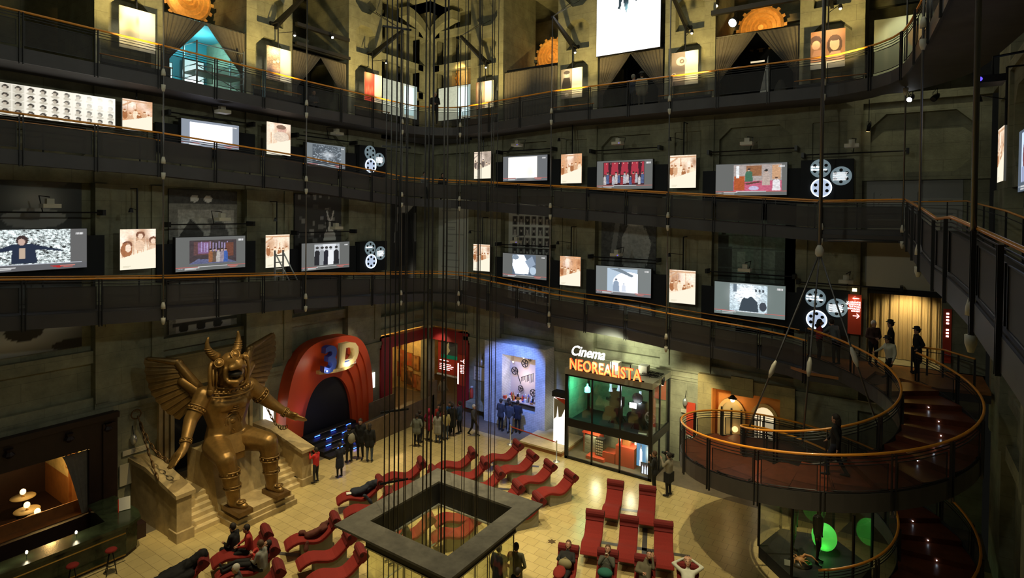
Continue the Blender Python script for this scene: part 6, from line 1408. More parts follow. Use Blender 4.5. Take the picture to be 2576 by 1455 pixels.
# lift cables
cab = [(12.13, -15.1, .018), (12.2, -14.98, .018), (12.28, -14.86, .022), (12.34, -14.76, .022), (12.42, -14.62, .018), (12.5, -13.6, .024), (12.62, -13.1, .010), (12.75, -14.9, .014), (12.72, -14.6, .010),
       (13.35, -14.85, .020), (13.42, -14.78, .020), (13.5, -14.7, .020), (13.0, -13.1, .010), (13.45, -13.3, .010), (14.1, -14.95, .022), (14.17, -14.9, .022), (14.02, -13.9, .012), (14.1, -13.5, .012), (13.9, -13.1, .010), (14.6, -14.1, .016), (14.45, -13.35, .014), (14.7, -13.6, .010), (14.3, -12.85, .010)]
for i, (x, y, r) in enumerate(cab):
    b = B('cable_steel', True); b.tube([(x, y, 0), (x, y, 26.6)], r, 6); one(b, 'lift_cable', 'long vertical lift cable running from the dome down through the canopy', 'cable', 'lift cables')
for z, lab in ((16.6, 'highest'), (13.3, 'second'), (5.9, 'third'), (3.9, 'lowest')):
    b = B('black_metal'); b.obox((12.27, -14.86, z), (.42, .68, 0), (.03, -.02, 0), (0, 0, .05)); one(b, 'cable_spacer', lab+' dark spacer bar clamped across the left lift cables', 'bar', 'spacer bars')
# ---------------------------------------------------------------- glass display case under the stair
t = thing('display_case', (21.8, -5.4, 0), 'hexagonal glass display case with dark mannequins standing inside the curved stair', 'case')
hx = [(21.8+1.65*math.cos(R(60*k+15)), -5.4+1.65*math.sin(R(60*k+15))) for k in range(6)]
b = B('black_board'); b.prism([(x, y, 0) for x, y in hx], (0, 0, .4)); part(b, 'base', t)
for k in range(6):
    (x, y), (x2, y2) = hx[k], hx[(k+1) % 6]; b = B('black_metal'); b.tube([(x, y, .4), (x, y, 2.6)], .045, 6); part(b, 'corner_post', t)
    b = B('glass'); b.obox(((x+x2)/2, (y+y2)/2, 1.5), (x2-x, y2-y, 0), ((y2-y)*.006, -(x2-x)*.006, 0), (0, 0, 2.2)); part(b, 'glass_pane', t)
point((22.0, -5.0, 2.3), 14, (.9, .95, .7), .1)
b = B('green_glow', True); b.sphere((22.05, -4.85, .85), .38, 18, 12, (1, 1, 1.15)); one(b, 'green_glowing_egg', 'glowing green ribbed ball behind the mannequins in the display case', 'ball')
point((22.1, -5.35, .6), 3, (.2, 1, .2), .1)
t = thing('coiled_exhibit', (21.6, -5.9, .4), 'orange coiled exhibit on a round black tray in the display case', 'exhibit'); b = B('black_metal', True); b.lathe((21.5, -6.1, .4), [(.34, 0), (.34, .06)], 24); part(b, 'tray', t)
mat('flesh_orange', (.75, .35, .14), .4)
b = B('flesh_orange', True); b.sphere((21.5, -6.1, .52), .1, 10, 8, (1.4, 1.2, .8)); b.tube([(21.52, -6.05, .55), (21.6, -5.9, .62), (21.8, -5.85, .6), (22.0, -5.95, .52)], [.04, .04, .035, .02], 8); part(b, 'body', t)
for k in range(8): a = 2*PI*k/8; b = B('flesh_orange', True); b.tube([(21.5+.08*math.cos(a), -6.1+.08*math.sin(a), .52), (21.5+.2*math.cos(a), -6.1+.2*math.sin(a), .56), (21.5+.28*math.cos(a+.3), -6.1+.28*math.sin(a+.3), .47)], .018, 5); part(b, 'finger', t)
b = B('white_paint'); b.obox((21.2, -6.5, .52), (.2, .05, 0), (-.02, .08, .14), (0, .005, 0)); one(b, 'label_card', 'white label card at the front corner of the display case', 'card')
# brass stars let into the floor
def star(x, y, lab):
    b = B('bronze_dark'); pts = []
    for k in range(12): a = PI*k/6; r = .17 if k % 2 == 0 else .09; pts.append((x+r*math.cos(a), y+r*math.sin(a), .001))
    b.prism(pts, (0, 0, .006)); one(b, 'floor_star', lab, 'floor inlay', 'star inlays in the floor')
for p, lab in (((6.0, -10.9), 'dark star inlay left of the dark coat lounger'), ((13.05, -13.9), 'dark star inlay inside the lift glass'), ((14.05, -9.0), 'dark star inlay right of the lift canopy')): star(*p, lab)
# perforated metal strips
b = B('rod_steel')
def strip2(x0, y0, x1, y1, w_=.17):
    d = Vector((x1-x0, y1-y0, 0)); n = Vector((-d.y, d.x, 0)).normalized()*w_; b.obox(((x0+x1)/2, (y0+y1)/2, .003), d, n, (0, 0, .005))
strip2(14.9, -8.25, 18.3, -7.1); strip2(16.3, -5.95, 17.9, -10.4); strip2(15.0, -5.6, 16.0, -5.25); strip2(8.2, -5.3, 10.6, -4.2); strip2(9.8, -7.2, 12.0, -6.1); strip2(6.8, -14.9, 9.6, -13.5)
struct(b, 'trim_8')
# ================================================================ LOUNGERS
def lounger_proto():
    t = thing('lounge_chair', (0, 0, 0), 'red upholstered lounger', 'lounger', 'red wavy loungers on the hall floor', local=True)
    prof = [(-.92, .40), (-.86, .47), (-.70, .555), (-.52, .60), (-.36, .585), (-.18, .53), (-.02, .485), (.10, .475), (.20, .50), (.31, .57), (.43, .67), (.54, .775), (.63, .86)]
    n = len(prof); W = .31; th_ = .12
    b = B('red_lounge', True); V = []
    low = []
    for i, (x, z) in enumerate(prof):
        a, c = prof[max(0, i-1)], prof[min(n-1, i+1)]; d = Vector((c[0]-a[0], 0, c[1]-a[1])).normalized(); nn = Vector((-d.z, 0, d.x)); low.append(Vector((x, 0, z))-nn*th_)
    sec = []
    for i, (x, z) in enumerate(prof):
        p = Vector((x, 0, z)); q = low[i]; m = (p+q)/2; nn = (p-q)
        sec.append([p+Vector((0, -W+.03, 0)), p+Vector((0, W-.03, 0)), p+Vector((0, W, 0))-nn*.2, q+Vector((0, W, 0))+nn*.2, q+Vector((0, W-.03, 0)), q+Vector((0, -W+.03, 0)), q+Vector((0, -W, 0))+nn*.2, p+Vector((0, -W, 0))-nn*.2])
    V = [v for s in sec for v in s]; F = []
    for i in range(n-1):
        for k in range(8): F.append((i*8+k, i*8+(k+1) % 8, (i+1)*8+(k+1) % 8, (i+1)*8+k))
    F += [list(range(8)), [(n-1)*8+k for k in range(8)]]
    b.smooth = False; b.add(V, F); part(b, 'wave_cushion', t)
    b = B(); b.use('red_headrest')
    ax = Vector((.72, 0, .70)).normalized(); per = Vector((-.7, 0, .72))
    # headrest: pad rising from the back and rolling over at the top
    hp = [(.52, .79), (.575, .87), (.56, .93), (.565, 1.0), (.60, 1.06), (.66, 1.09), (.73, 1.08), (.85, .97), (.89, .90), (.84, .83), (.69, .74)]
    b.use('red_headrest'); b.smooth = False; b.prism([(x, -W-.01, z) for x, z in hp], (0, 2*W+.02, 0)); hr = part(b, 'headrest', t)
    for s in (-1, 1):
        b = B('red_lounge_dark'); b.prism([(.645+.062*math.cos(2*PI*i/12), s*(W+.012), 1.0+.062*math.sin(2*PI*i/12)) for i in range(12)], (0, s*.006, 0))
        e = part(b, 'roll_end', t, 'dark end of the headrest roll')
    b = B('plinth_grey'); o = [(-.42, 0), (.58, 0), (.58, .70), (.42, .55), (.26, .43), (.12, .37), (-.04, .38), (-.2, .43), (-.36, .48), (-.42, .48)]; b.prism([(x, -.24, z) for x, z in o], (0, .48, 0)); part(b, 'grey_base', t)
    return t
LG = [('L0', 6.35, -17.9, 65, 'lounger with a black jacket spread over it, lower left'), ('L1', 6.6, -15.95, 68, 'lounger nearest the statue plinth, with a seated dark-clad visitor'), ('L2', 7.5, -16.3, 65, 'lounger with two people in red and grey, lower left'),
      ('L3', 8.6, -16.85, 65, 'lounger with a pale-haired visitor at the lower edge'), ('L4', 7.72, -14.1, 62, 'lounger with a brown jacket lying on it'), ('L5', 8.92, -14.5, 64, 'empty lounger directly in front of the one with the brown jacket'),
      ('L6', 9.95, -14.9, 63, 'empty lounger cut by the lower edge, left of the lift glass'), ('L7', 6.82, -11.25, 55, 'lounger with a dark blue coat and a white paper on it'), ('L8', 7.83, -11.75, 54, 'empty lounger beside the left tip of the lift canopy'),
      ('L8b', 8.75, -12.15, 54, 'lounger half hidden behind the left part of the lift canopy'), ('L9', 7.0, -9.05, 55, 'lounger behind the dark coat one, left of the lift cables'), ('L10', 7.9, -9.35, 54, 'lounger whose headrest shows behind the lift cables'),
      ('L10b', 8.9, -9.75, 54, 'lounger peeking over the rear corner of the canopy'), ('L11', 8.1, -7.0, 52, 'lounger just above the rear corner of the lift canopy'), ('L12', 9.15, -7.5, 52, 'second lounger right of the rear canopy corner'),
      ('L13', 10.2, -7.9, 54, 'third lounger right of the rear canopy corner'), ('L14', 9.32, -5.15, 58, 'farthest lounger, nearest the rope barrier post'), ('L15', 10.48, -5.75, 60, 'second lounger of the row in front of the booth'),
      ('L16', 11.62, -6.15, 61, 'third lounger of the row in front of the booth'), ('L17', 12.8, -6.5, 62, 'last lounger of the row in front of the booth, alone at its right end'), ('L18', 11.5, -8.45, 57, 'lounger showing only its headrest over the right canopy edge'),
      ('L19', 12.65, -8.8, 57, 'lounger nearest the right tip of the lift canopy'), ('LC', 11.5, -11.1, 56, 'lounger seen through the canopy opening, right one'), ('LA', 10.2, -12.1, 56, 'lounger seen through the canopy opening, left one'), ('LB', 10.9, -10.3, 56, 'lounger seen through the canopy opening, upper one'),
      ('R1', 15.1, -6.2, 106, 'rear left lounger of the right-hand group'), ('R2', 16.32, -5.9, 108, 'rear right lounger of the right-hand group'), ('R3', 15.47, -8.7, 109, 'middle left empty lounger of the right-hand group'), ('R4', 16.6, -8.37, 109, 'middle empty lounger of the right-hand group'),
      ('R5', 17.7, -8.0, 110, 'middle right empty lounger of the right-hand group'), ('R6', 15.7, -11.1, 108, 'lounger with a woman holding a beige bag'), ('R7', 16.82, -10.62, 108, 'lounger with a woman looking at her phone'), ('R8', 17.9, -10.25, 109, 'lounger with a hunched man at the lower edge'), ('R9', 19.08, -9.85, 110, 'lounger with a man folding his arms behind his head')]
LPOS = {}
proto = None
for k, (n_, x, y, a, lab) in enumerate(LG):
    LPOS[n_] = (x, y, a)
    if proto is None: proto = lounger_proto(); proto.location = (x, y, 0); proto.rotation_euler = (0, 0, R(a)); proto['label'] = 'red '+lab
    else: copy_thing(proto, (x, y, 0), R(a), 'red '+lab)

# ================================================================ BODIES
def capsule(b, p, r0, q, r1, n=10):
    p, q = Vector(p), Vector(q); d = q-p
    if d.length < 1e-4: return b.sphere(p, r0, n, 8)
    d.normalize(); P = []; rr = []
    for a in (-85, -55, -25): P.append(p+d*r0*math.sin(R(a))); rr.append(r0*math.cos(R(a)))
    for f in (0, .5, 1): P.append(p.lerp(q, f)); rr.append(r0+(r1-r0)*f)
    for a in (25, 55, 85): P.append(q+d*r1*math.sin(R(a))); rr.append(r1*math.cos(R(a)))
    return b.tube(P, rr, n)
def blob(caps, voxel, smooth=3, ells=()):
    """caps: (p, r0, q, r1, material); one continuous skin around all of them"""
    b = MB(); b.use('skin')
    for c in caps: capsule(b, *c[:4])
    for (c, r, s, m, q) in ells: b.sphere(c, r, 16, 12, s, q)
    me = bpy.data.meshes.new('x'); me.from_pydata(b.v, [], b.f); ob = bpy.data.objects.new('x', me); COL.objects.link(ob)
    bm = bmesh.new(); bm.from_mesh(me); bmesh.ops.recalc_face_normals(bm, faces=bm.faces); bm.to_mesh(me); bm.free()
    md = ob.modifiers.new('r', 'REMESH'); md.mode = 'VOXEL'; md.voxel_size = voxel
    if smooth: s = ob.modifiers.new('s', 'SMOOTH'); s.iterations = smooth; s.factor = .5
    dg = bpy.context.evaluated_depsgraph_get(); dg.update(); out = bpy.data.meshes.new_from_object(ob.evaluated_get(dg))
    bpy.data.objects.remove(ob); bpy.data.meshes.remove(me)
    return out
def paint(me, caps, ells, extra=()):
    """give each face the material of the nearest body segment"""
    mats = []
    for c in list(caps)+[(0, 0, 0, 0, e[3]) for e in ells]:
        if c[4] not in mats: mats.append(c[4])
    me.materials.clear()
    for m in mats: me.materials.append(MATS[m])
    n = len(me.polygons); C = np.empty(n*3); me.polygons.foreach_get('center', C); C = C.reshape(-1, 3); best = np.full(n, 1e9); idx = np.zeros(n, int)
    for c in caps:
        p, q = np.array(c[0]), np.array(c[2]); d = q-p; L2 = max(1e-9, d@d); t = np.clip(((C-p)@d)/L2, 0, 1); r = c[1]+(c[3]-c[1])*t
        D = np.linalg.norm(C-(p+t[:, None]*d), axis=1)-r; m = D < best; best[m] = D[m]; idx[m] = mats.index(c[4])
    for (c, r, s, mm, q) in ells:
        D = (np.linalg.norm((C-np.array(c))/np.array(s), axis=1)-r)*min(s); m = D < best; best[m] = D[m]; idx[m] = mats.index(mm)
    me.polygons.foreach_set('material_index', idx); me.polygons.foreach_set('use_smooth', [True]*n)
    return mats
CLOTH = {}
def cloth(col):
    k = 'cloth_%d_%d_%d' % tuple(int(c*100) for c in col)
    return k if k in MATS else (mat(k, col, .85), k)[1]
STAND = dict(pelvis=(0, 0, .93), chest=(0, 0, 1.27), neck=(0, 0, 1.47), head=(.02, 0, 1.60), shL=(0, .18, 1.41), shR=(0, -.18, 1.41), elL=(-.02, .24, 1.13), elR=(-.02, -.24, 1.13), wrL=(.06, .23, .88), wrR=(.06, -.23, .88),
             hipL=(0, .09, .92), hipR=(0, -.09, .92), knL=(.03, .10, .50), knR=(.02, -.10, .50), anL=(0, .11, .09), anR=(-.02, -.10, .09), face=(1, 0, 0), up=(0, 0, 1), toe=(.17, 0, -.045))
POSES = dict(
    stand={}, walk=dict(knL=(.18, .09, .52), anL=(.16, .09, .10), knR=(-.05, -.09, .5), anR=(-.28, -.09, .14), elL=(-.12, .24, 1.14), wrL=(-.1, .24, .9), elR=(.1, -.24, 1.14), wrR=(.25, -.22, .95)),
    shoot=dict(elL=(.14, .26, 1.28), wrL=(.3, .1, 1.55), elR=(.14, -.26, 1.28), wrR=(.3, -.1, 1.55)),
    pockets=dict(elL=(-.1, .3, 1.15), wrL=(.04, .18, .98), elR=(-.1, -.3, 1.15), wrR=(.04, -.18, .98)),
    front=dict(elL=(0, .25, 1.13), wrL=(.22, .06, 1.08), elR=(0, -.25, 1.13), wrR=(.22, -.06, 1.12)),
    lean=dict(chest=(.1, 0, 1.26), neck=(.2, 0, 1.43), head=(.26, 0, 1.55), shL=(.16, .18, 1.38), shR=(.16, -.18, 1.38), elL=(.34, .24, 1.2), elR=(.34, -.24, 1.2), wrL=(.5, .18, 1.1), wrR=(.5, -.18, 1.1)),
    chin=dict(elL=(.05, .22, 1.15), wrL=(.2, 0, 1.18), elR=(.12, -.22, 1.2), wrR=(.16, -.04, 1.46)),
    shoulder_cam=dict(elL=(.1, .26, 1.25), wrL=(.25, .14, 1.45), elR=(.08, -.27, 1.28), wrR=(.15, -.2, 1.55)),
    climb=dict(knL=(.26, .09, .68), anL=(.2, .09, .28), chest=(.06, 0, 1.27), neck=(.1, 0, 1.46), head=(.13, 0, 1.58), elR=(.18, -.26, 1.2), wrR=(.35, -.3, 1.1)),
    lie=dict(pelvis=(.12, 0, .60), chest=(.38, 0, .80), neck=(.54, 0, .97), head=(.60, 0, 1.10), shL=(.47, .18, .91), shR=(.47, -.18, .91), elL=(.22, .25, .84), elR=(.22, -.25, .84), wrL=(.10, .06, .88), wrR=(.12, -.06, .90), hipL=(.10, .09, .60), hipR=(.10, -.09, .60),
             knL=(-.34, .10, .72), knR=(-.34, -.10, .72), anL=(-.74, .10, .62), anR=(-.74, -.10, .62), face=(-.75, 0, .66), up=(.66, 0, .75), toe=(-.04, 0, .15)),
    phone=dict(elL=(.20, .22, .86), elR=(.20, -.22, .86), wrL=(.26, .05, 1.06), wrR=(.26, -.05, 1.06)),
    behind=dict(elL=(.60, .42, 1.02), elR=(.60, -.42, 1.02), wrL=(.72, .13, 1.14), wrR=(.72, -.13, 1.14)),
    sit=dict(pelvis=(0, 0, .56), chest=(.04, 0, .90), neck=(.08, 0, 1.10), head=(.11, 0, 1.23), shL=(.06, .18, 1.03), shR=(.06, -.18, 1.03), elL=(.12, .23, .80), elR=(.12, -.23, .80), wrL=(.34, .08, .74), wrR=(.34, -.08, .74), hipL=(0, .09, .55), hipR=(0, -.09, .55),
             knL=(.42, .11, .56), knR=(.42, -.11, .56), anL=(.5, .12, .10), anR=(.56, -.12, .10)))
def person(label, loc, rz, pose='stand', top=(.03, .03, .035), bottom=(.03, .035, .05), hair='hair_dark', h=1.72, coat=0, hairlong=0, hat=None, group='visitors', skin='skin', hood=False, extra=None, base=None):
    J = dict(STAND)
    if pose in ('phone', 'behind'): J.update(POSES['lie'])
    J.update(POSES[pose]); 
    if extra: J.update(extra)
    s = h/1.72; T = cloth(top); Bt = cloth(bottom); Sh = cloth((.012, .012, .014)); fx, up = Vector(J['face']).normalized(), Vector(J['up']).normalized(); side = up.cross(fx)
    v = {k: Vector(x)*s for k, x in J.items() if k not in ('face', 'up')}; lie = pose in ('lie', 'phone', 'behind')
    if lie: v = {k: Vector(x) for k, x in J.items() if k not in ('face', 'up')}; s = 1
    caps = []
    def c(p, r0, q, r1, m): caps.append((tuple(p), r0*s, tuple(q), r1*s, m))
    pel, ch, nk, hd = v['pelvis'], v['chest'], v['neck'], v['head']
    bs = .07*s
    for y in (-1, 1): c(pel+Vector((0, y*bs*.7, 0)), .115, ch+Vector((0, y*bs, 0)), .125, T); c(ch+Vector((0, y*bs, 0)), .12, v['shL' if y > 0 else 'shR']*.7+ch*.3, .09, T)
    c(ch, .12, nk, .06, T); c(nk, .052, hd, .055, skin)
    c(v['shL'], .068, v['shR'], .068, T)
    for q in 'LR':
        c(v['sh'+q], .066, v['el'+q], .052, T); c(v['el'+q], .05, v['wr'+q], .036, T)
        hd_ = (v['wr'+q]-v['el'+q]).normalized(); c(v['wr'+q], .026, v['wr'+q]+hd_*.08*s, .032, skin)
        c(v['hip'+q], .098, v['kn'+q], .066, Bt); c(v['kn'+q], .062, v['an'+q], .044, Bt)
        c(v['an'+q]+Vector(v['toe'])*-.15, .042, v['an'+q]+Vector(v['toe']), .036, Sh)
    if coat:
        for y in (-1, 1): c(pel+Vector((0, y*bs, 0)), .13, pel+Vector((0, y*bs*1.2, -coat)) if not lie else pel+Vector((-coat, y*bs*1.2, .08)), .135, T)
    q = Matrix((fx, side, up)).transposed().to_quaternion()
    ells = [(tuple(hd+up*.02*s), .1*s, (.95, .80, 1.2), skin, q)]
    caps.append((tuple(hd+fx*.095*s-up*.005*s), .013*s, tuple(hd+fx*.098*s+up*.03*s), .009*s, skin)); caps.append((tuple(hd+fx*.05*s-up*.07*s), .04*s, tuple(hd-up*.04*s), .05*s, skin))
    for y in (-1, 1): caps.append((tuple(hd+side*y*.082*s-up*.01*s), .016*s, tuple(hd+side*y*.085*s+up*.02*s), .016*s, skin))
    me = blob(caps, .021*s, 2, ells); paint(me, caps, ells)
    # fingers and face details joined to the same mesh
    b = MB(); b.mats = [m.name for m in me.materials]; b.use(skin); b.smooth = True
    for qq in 'LR':
        d = (v['wr'+qq]-v['el'+qq]).normalized(); w0 = v['wr'+qq]+d*.075*s; sd = d.cross(fx); sd = sd.normalized() if sd.length > .2 else side; nn = sd.cross(d).normalized()
        for i, ln in enumerate((.058, .07, .075, .066)):
            p = w0+sd*(i-1.5)*.017*s; b.tube([p, p+d*ln*.5*s+nn*.004, p+d*ln*s+nn*.022*s], [.010*s, .009*s, .007*s], 5)
        p = v['wr'+qq]+d*.03*s+sd*.026*s; b.tube([p, p+(sd*.6+d*.6).normalized()*.03*s, p+(sd*.6+d).normalized()*.055*s], [.012*s, .010*s, .008*s], 5)
    b.use('hair_dark')
    for y in (-1, 1): b.sphere(hd+fx*.088*s+side*y*.034*s+up*.025*s, .011*s, 6, 4)
    b.use('red_lounge'); b.sphere(hd+fx*.088*s-up*.048*s, .012*s, 6, 4, (1, 1.9, .5) if abs(fx.x) > .5 else (1, 1, .6))
    bm = bmesh.new(); bm.from_mesh(me); bm.faces.ensure_lookup_table()
    vs = [bm.verts.new(p) for p in b.v]; bm.verts.ensure_lookup_table()
    names = [m.name for m in me.materials]
    for m in b.mats:
        if m not in names: me.materials.append(MATS[m]); names.append(m)
    for f, mi in zip(b.f, b.m):
        try: nf = bm.faces.new([vs[i] for i in f]); nf.material_index = names.index(b.mats[mi]); nf.smooth = True
        except ValueError: pass
    bm.to_mesh(me); bm.free()
    t = thing('person', loc, label, 'person', None, local=True, rz=R(rz))
    ob = bpy.data.objects.new('body', me); COL.objects.link(ob); ob.parent = t
    me.name = 'body'
    hb = B(hair, True)
    if hat: pass
    hb.sphere(hd-fx*.018*s+up*.045*s, .108*s, 14, 10, (.98, .86, 1.12), q)
    if hairlong: capsule(hb, hd-fx*.05*s, .09*s, hd-fx*.07*s-up*hairlong*s, .075*s)
    if hood: hb.mats = []; hb = B(T, True); hb.sphere(hd-fx*.02*s+up*.02*s, .135*s, 14, 10, (1, 1, 1.15), q)
    # open the cap in front so that the face shows
    o = part(hb, 'hood' if hood else 'hair', t)
    bm = bmesh.new(); bm.from_mesh(o.data); dl = [f for f in bm.faces if (f.calc_center_median()-hd).dot(fx) > .045*s and (f.calc_center_median()-hd).dot(up) < .085*s]
    bmesh.ops.delete(bm, geom=dl, context='FACES'); bm.to_mesh(o.data); bm.free()
    if hat: b = B(hat, True); b.lathe(hd+Vector((0, 0, .09*s)), [(.15*s, 0), (.15*s, .015), (.10*s, .02), (.095*s, .09*s), (.04, .11*s)], 14); part(b, 'hat', t)
    return t, v
GRN = (.10, .11, .08); NAVY = (.008, .011, .025); BLK = (.005, .005, .006); JEAN = (.06, .08, .11)
P_, v_ = person('person in a red jacket raising both hands beside the stone stair wall', (3.75, -11.0, 0), 195, 'shoot', (.50, .02, .02), (.02, .02, .025), h=1.5)
person('person in a dark padded coat standing right of the one in the red jacket', (4.16, -10.1, 0), 170, 'front', NAVY, BLK, h=1.5, coat=.3)
t_, v_ = person('person with a grey backpack facing the arch with the blue lights', (3.35, -8.9, 0), 165, 'pockets', BLK, BLK, h=1.75)
b = B('plinth_grey', True); b.sphere((-.22, 0, 1.2), .17, 12, 10, (.7, 1, 1.35)); b.tube([(-.15, .1, 1.38), (.1, .12, 1.36), (.12, .1, 1.15)], .02, 5); b.tube([(-.15, -.1, 1.38), (.1, -.12, 1.36), (.12, -.1, 1.15)], .02, 5); part(b, 'backpack', t_)
person('tall bearded person in black standing right of the arch, face to the hall', (3.4, -8.3, 0), -60, 'stand', BLK, BLK, h=1.85, coat=.2)
person('person in dark jacket and jeans, back turned, right of the bearded one', (4.02, -8.3, 0), 125, 'stand', BLK, JEAN, h=1.75, coat=.15, hairlong=.08)
person('person in a grey-green jacket at the left of the group near the wooden barrier', (4.6, -5.8, 0), 120, 'pockets', (.14, .15, .12), BLK, h=1.62, coat=.12)
person('person half hidden behind the grey-green jacket', (4.35, -5.35, 0), 100, 'stand', BLK, NAVY, h=1.6)
person('person in a magenta hooded coat in the group near the barrier', (4.62, -4.95, 0), 90, 'pockets', (.25, .01, .04), BLK, h=1.62, coat=.22, hood=True)
person('person in a pale grey coat in the middle of the group', (5.12, -4.85, 0), 110, 'pockets', (.30, .29, .24), JEAN, h=1.55, coat=.3, hairlong=.1)
person('person in a maroon coat behind the pale grey coat', (4.85, -4.35, 0), 80, 'stand', (.14, .02, .02), BLK, h=1.6, coat=.25, hairlong=.1)
person('child with a red hood behind the maroon coat', (4.35, -3.9, 0), -70, 'stand', (.4, .03, .02), BLK, h=1.5)
person('person in a bright blue hood at the back of the group', (4.75, -3.5, 0), -80, 'front', (.02, .10, .3), BLK, h=1.6)
person('person in a yellowish top right of the pale grey coat', (5.2, -4.35, 0), 150, 'stand', (.40, .33, .14), JEAN, h=1.5, hairlong=.12)
person('person in a long black coat at the right of the group', (5.15, -3.8, 0), 130, 'stand', BLK, BLK, h=1.68, coat=.35)
person('person in dark blue behind the long black coat', (5.25, -3.3, 0), 190, 'stand', (.02, .04, .09), BLK, h=1.68, coat=.1)
person('person walking away past the red portal with a pale head scarf', (6.0, -3.1, 0), 10, 'walk', (.05, .05, .055), BLK, hair='hair_white', h=1.6)
person('person in a pale top inside the corner passage', (1.7, -.55, 0), 80, 'walk', (.3, .26, .18), (.15, .13, .1), h=1.7, hairlong=.1)
person('leftmost of the four people at the workshop window, in a dark hooded jacket', (6.75, -1.75, 0), 85, 'front', (.03, .035, .05), BLK, h=1.68, coat=.1)
person('person with a light blue collar at the workshop window', (7.35, -1.8, 0), 95, 'stand', (.03, .04, .06), (.2, .22, .25), h=1.68)
person('person in navy at the right of the workshop window', (7.65, -1.5, 0), 100, 'front', NAVY, BLK, h=1.7, coat=.1)
person('person hidden between the others at the workshop window', (7.05, -1.45, 0), 90, 'stand', BLK, BLK, h=1.7)
person('woman with one hand at her chin beside the camera operator', (15.75, -3.5, 0), -170, 'chin', BLK, BLK, hair='hair_brown', h=1.7, coat=.1)
t_, v_ = person('camera operator in a grey shirt shouldering a video camera', (16.35, -3.5, 0), 170, 'shoulder_cam', (.24, .21, .15), BLK, h=1.78, coat=0)
b = B('black_metal'); b.box(-.1, .28, -.24, -.12, 1.58, 1.72); part(b, 'video_camera', t_); b = B('black_metal', True); b.tube([(.28, -.18, 1.65), (.42, -.18, 1.65)], .055, 10); part(b, 'camera_lens', t_)
b = B(cloth(BLK)); b.box(-.13, .13, -.2, .2, .62, 1.02); part(b, 'tied_jacket', t_)
person('person in a black coat standing at the lower edge right of the lift glass', (14.32, -12.6, 0), 100, 'stand', NAVY, BLK, h=1.68, coat=.2)
person('person in an olive parka standing at the lower edge right of the black coat', (14.72, -12.3, 0), 110, 'pockets', (.12, .115, .07), BLK, h=1.72, coat=.3)
person('person whose dark hair only shows at the lower edge', (15.3, -13.1, 0), 80, 'stand', BLK, BLK, h=1.6)
def on_lounger(key, label, pose, **k):
    x, y, a = LPOS[key]; return person(label, (x, y, 0), a, pose, **k)
t_, v_ = on_lounger('R6', 'woman lying back with a beige bag on her lap', 'lie', top=BLK, bottom=BLK, hair='hair_brown')
b = B('cream_metal', True); b.mats = []; b = B(cloth((.22, .19, .10)), True); b.sphere((.08, 0, .82), .2, 14, 10, (.7, 1.05, .75)); b.tube([(.1, -.15, .9), (.12, 0, 1.0), (.1, .15, .9)], .012, 5); one_ = part(b, 'hand_bag', t_)
b = B('red_lounge', True); b.sphere((-.3, .1, .78), .2, 12, 8, (1.6, .95, .42)); part(b, 'red_scarf', t_)
t_, v_ = on_lounger('R7', 'woman lying back and looking at a phone, green bag on her knees', 'phone', top=(.06, .06, .045), bottom=BLK, hair='hair_brown', hairlong=.1)
b = B('white_paint'); b.obox((.26, 0, 1.17), (.01, 0, .01), (0, .07, 0), (-.09, 0, .09)); part(b, 'phone', t_)
b = B(cloth((.01, .10, .07)), True); b.sphere((-.08, 0, .80), .2, 14, 10, (.9, 1.15, .6)); part(b, 'green_bag', t_)
t_, v_ = on_lounger('R8', 'hunched man propping his head on one hand', 'lie', top=(.10, .085, .05), bottom=(.2, .22, .25), hair='hair_dark', extra=dict(head=(.46, -.12, 1.22), neck=(.5, -.05, 1.08), elR=(.30, -.25, .95), wrR=(.42, -.22, 1.17), chest=(.36, 0, .88)))
on_lounger('R9', 'balding man in a pale shirt with both arms folded behind his head', 'behind', top=(.5, .5, .42), bottom=BLK, hair='skin')
person('visitor in black sitting on the lounger nearest the plinth, hand at the chin', (6.35, -16.05, 0), 205, 'sit', top=BLK, bottom=BLK, extra=dict(wrR=(.2, -.06, 1.1), elR=(.24, -.2, .84)))
t_, v_ = person('visitor in a black coat with red lining beside the chin-propping one', (6.75, -15.8, 0), 240, 'sit', top=(.32, .02, .015), bottom=BLK)
on_lounger('L2', 'visitor in a red jacket lying on the lower left lounger', 'lie', top=(.34, .02, .015), bottom=BLK, extra=dict(head=(.5, -.1, 1.1)))
person('visitor in a grey jacket leaning over the one in red', (7.95, -16.1, 0), 200, 'sit', top=(.22, .22, .19), bottom=BLK, hair='hair_brown')
person('pale-haired visitor in front of the lounger at the lower edge', (8.45, -17.15, 0), 235, 'sit', top=(.06, .05, .04), bottom=BLK, hair='hair_white')
person('visitor sitting on a lounger, seen through the canopy opening', (10.65, -12.6, 0), 240, 'sit', top=BLK, bottom=JEAN)
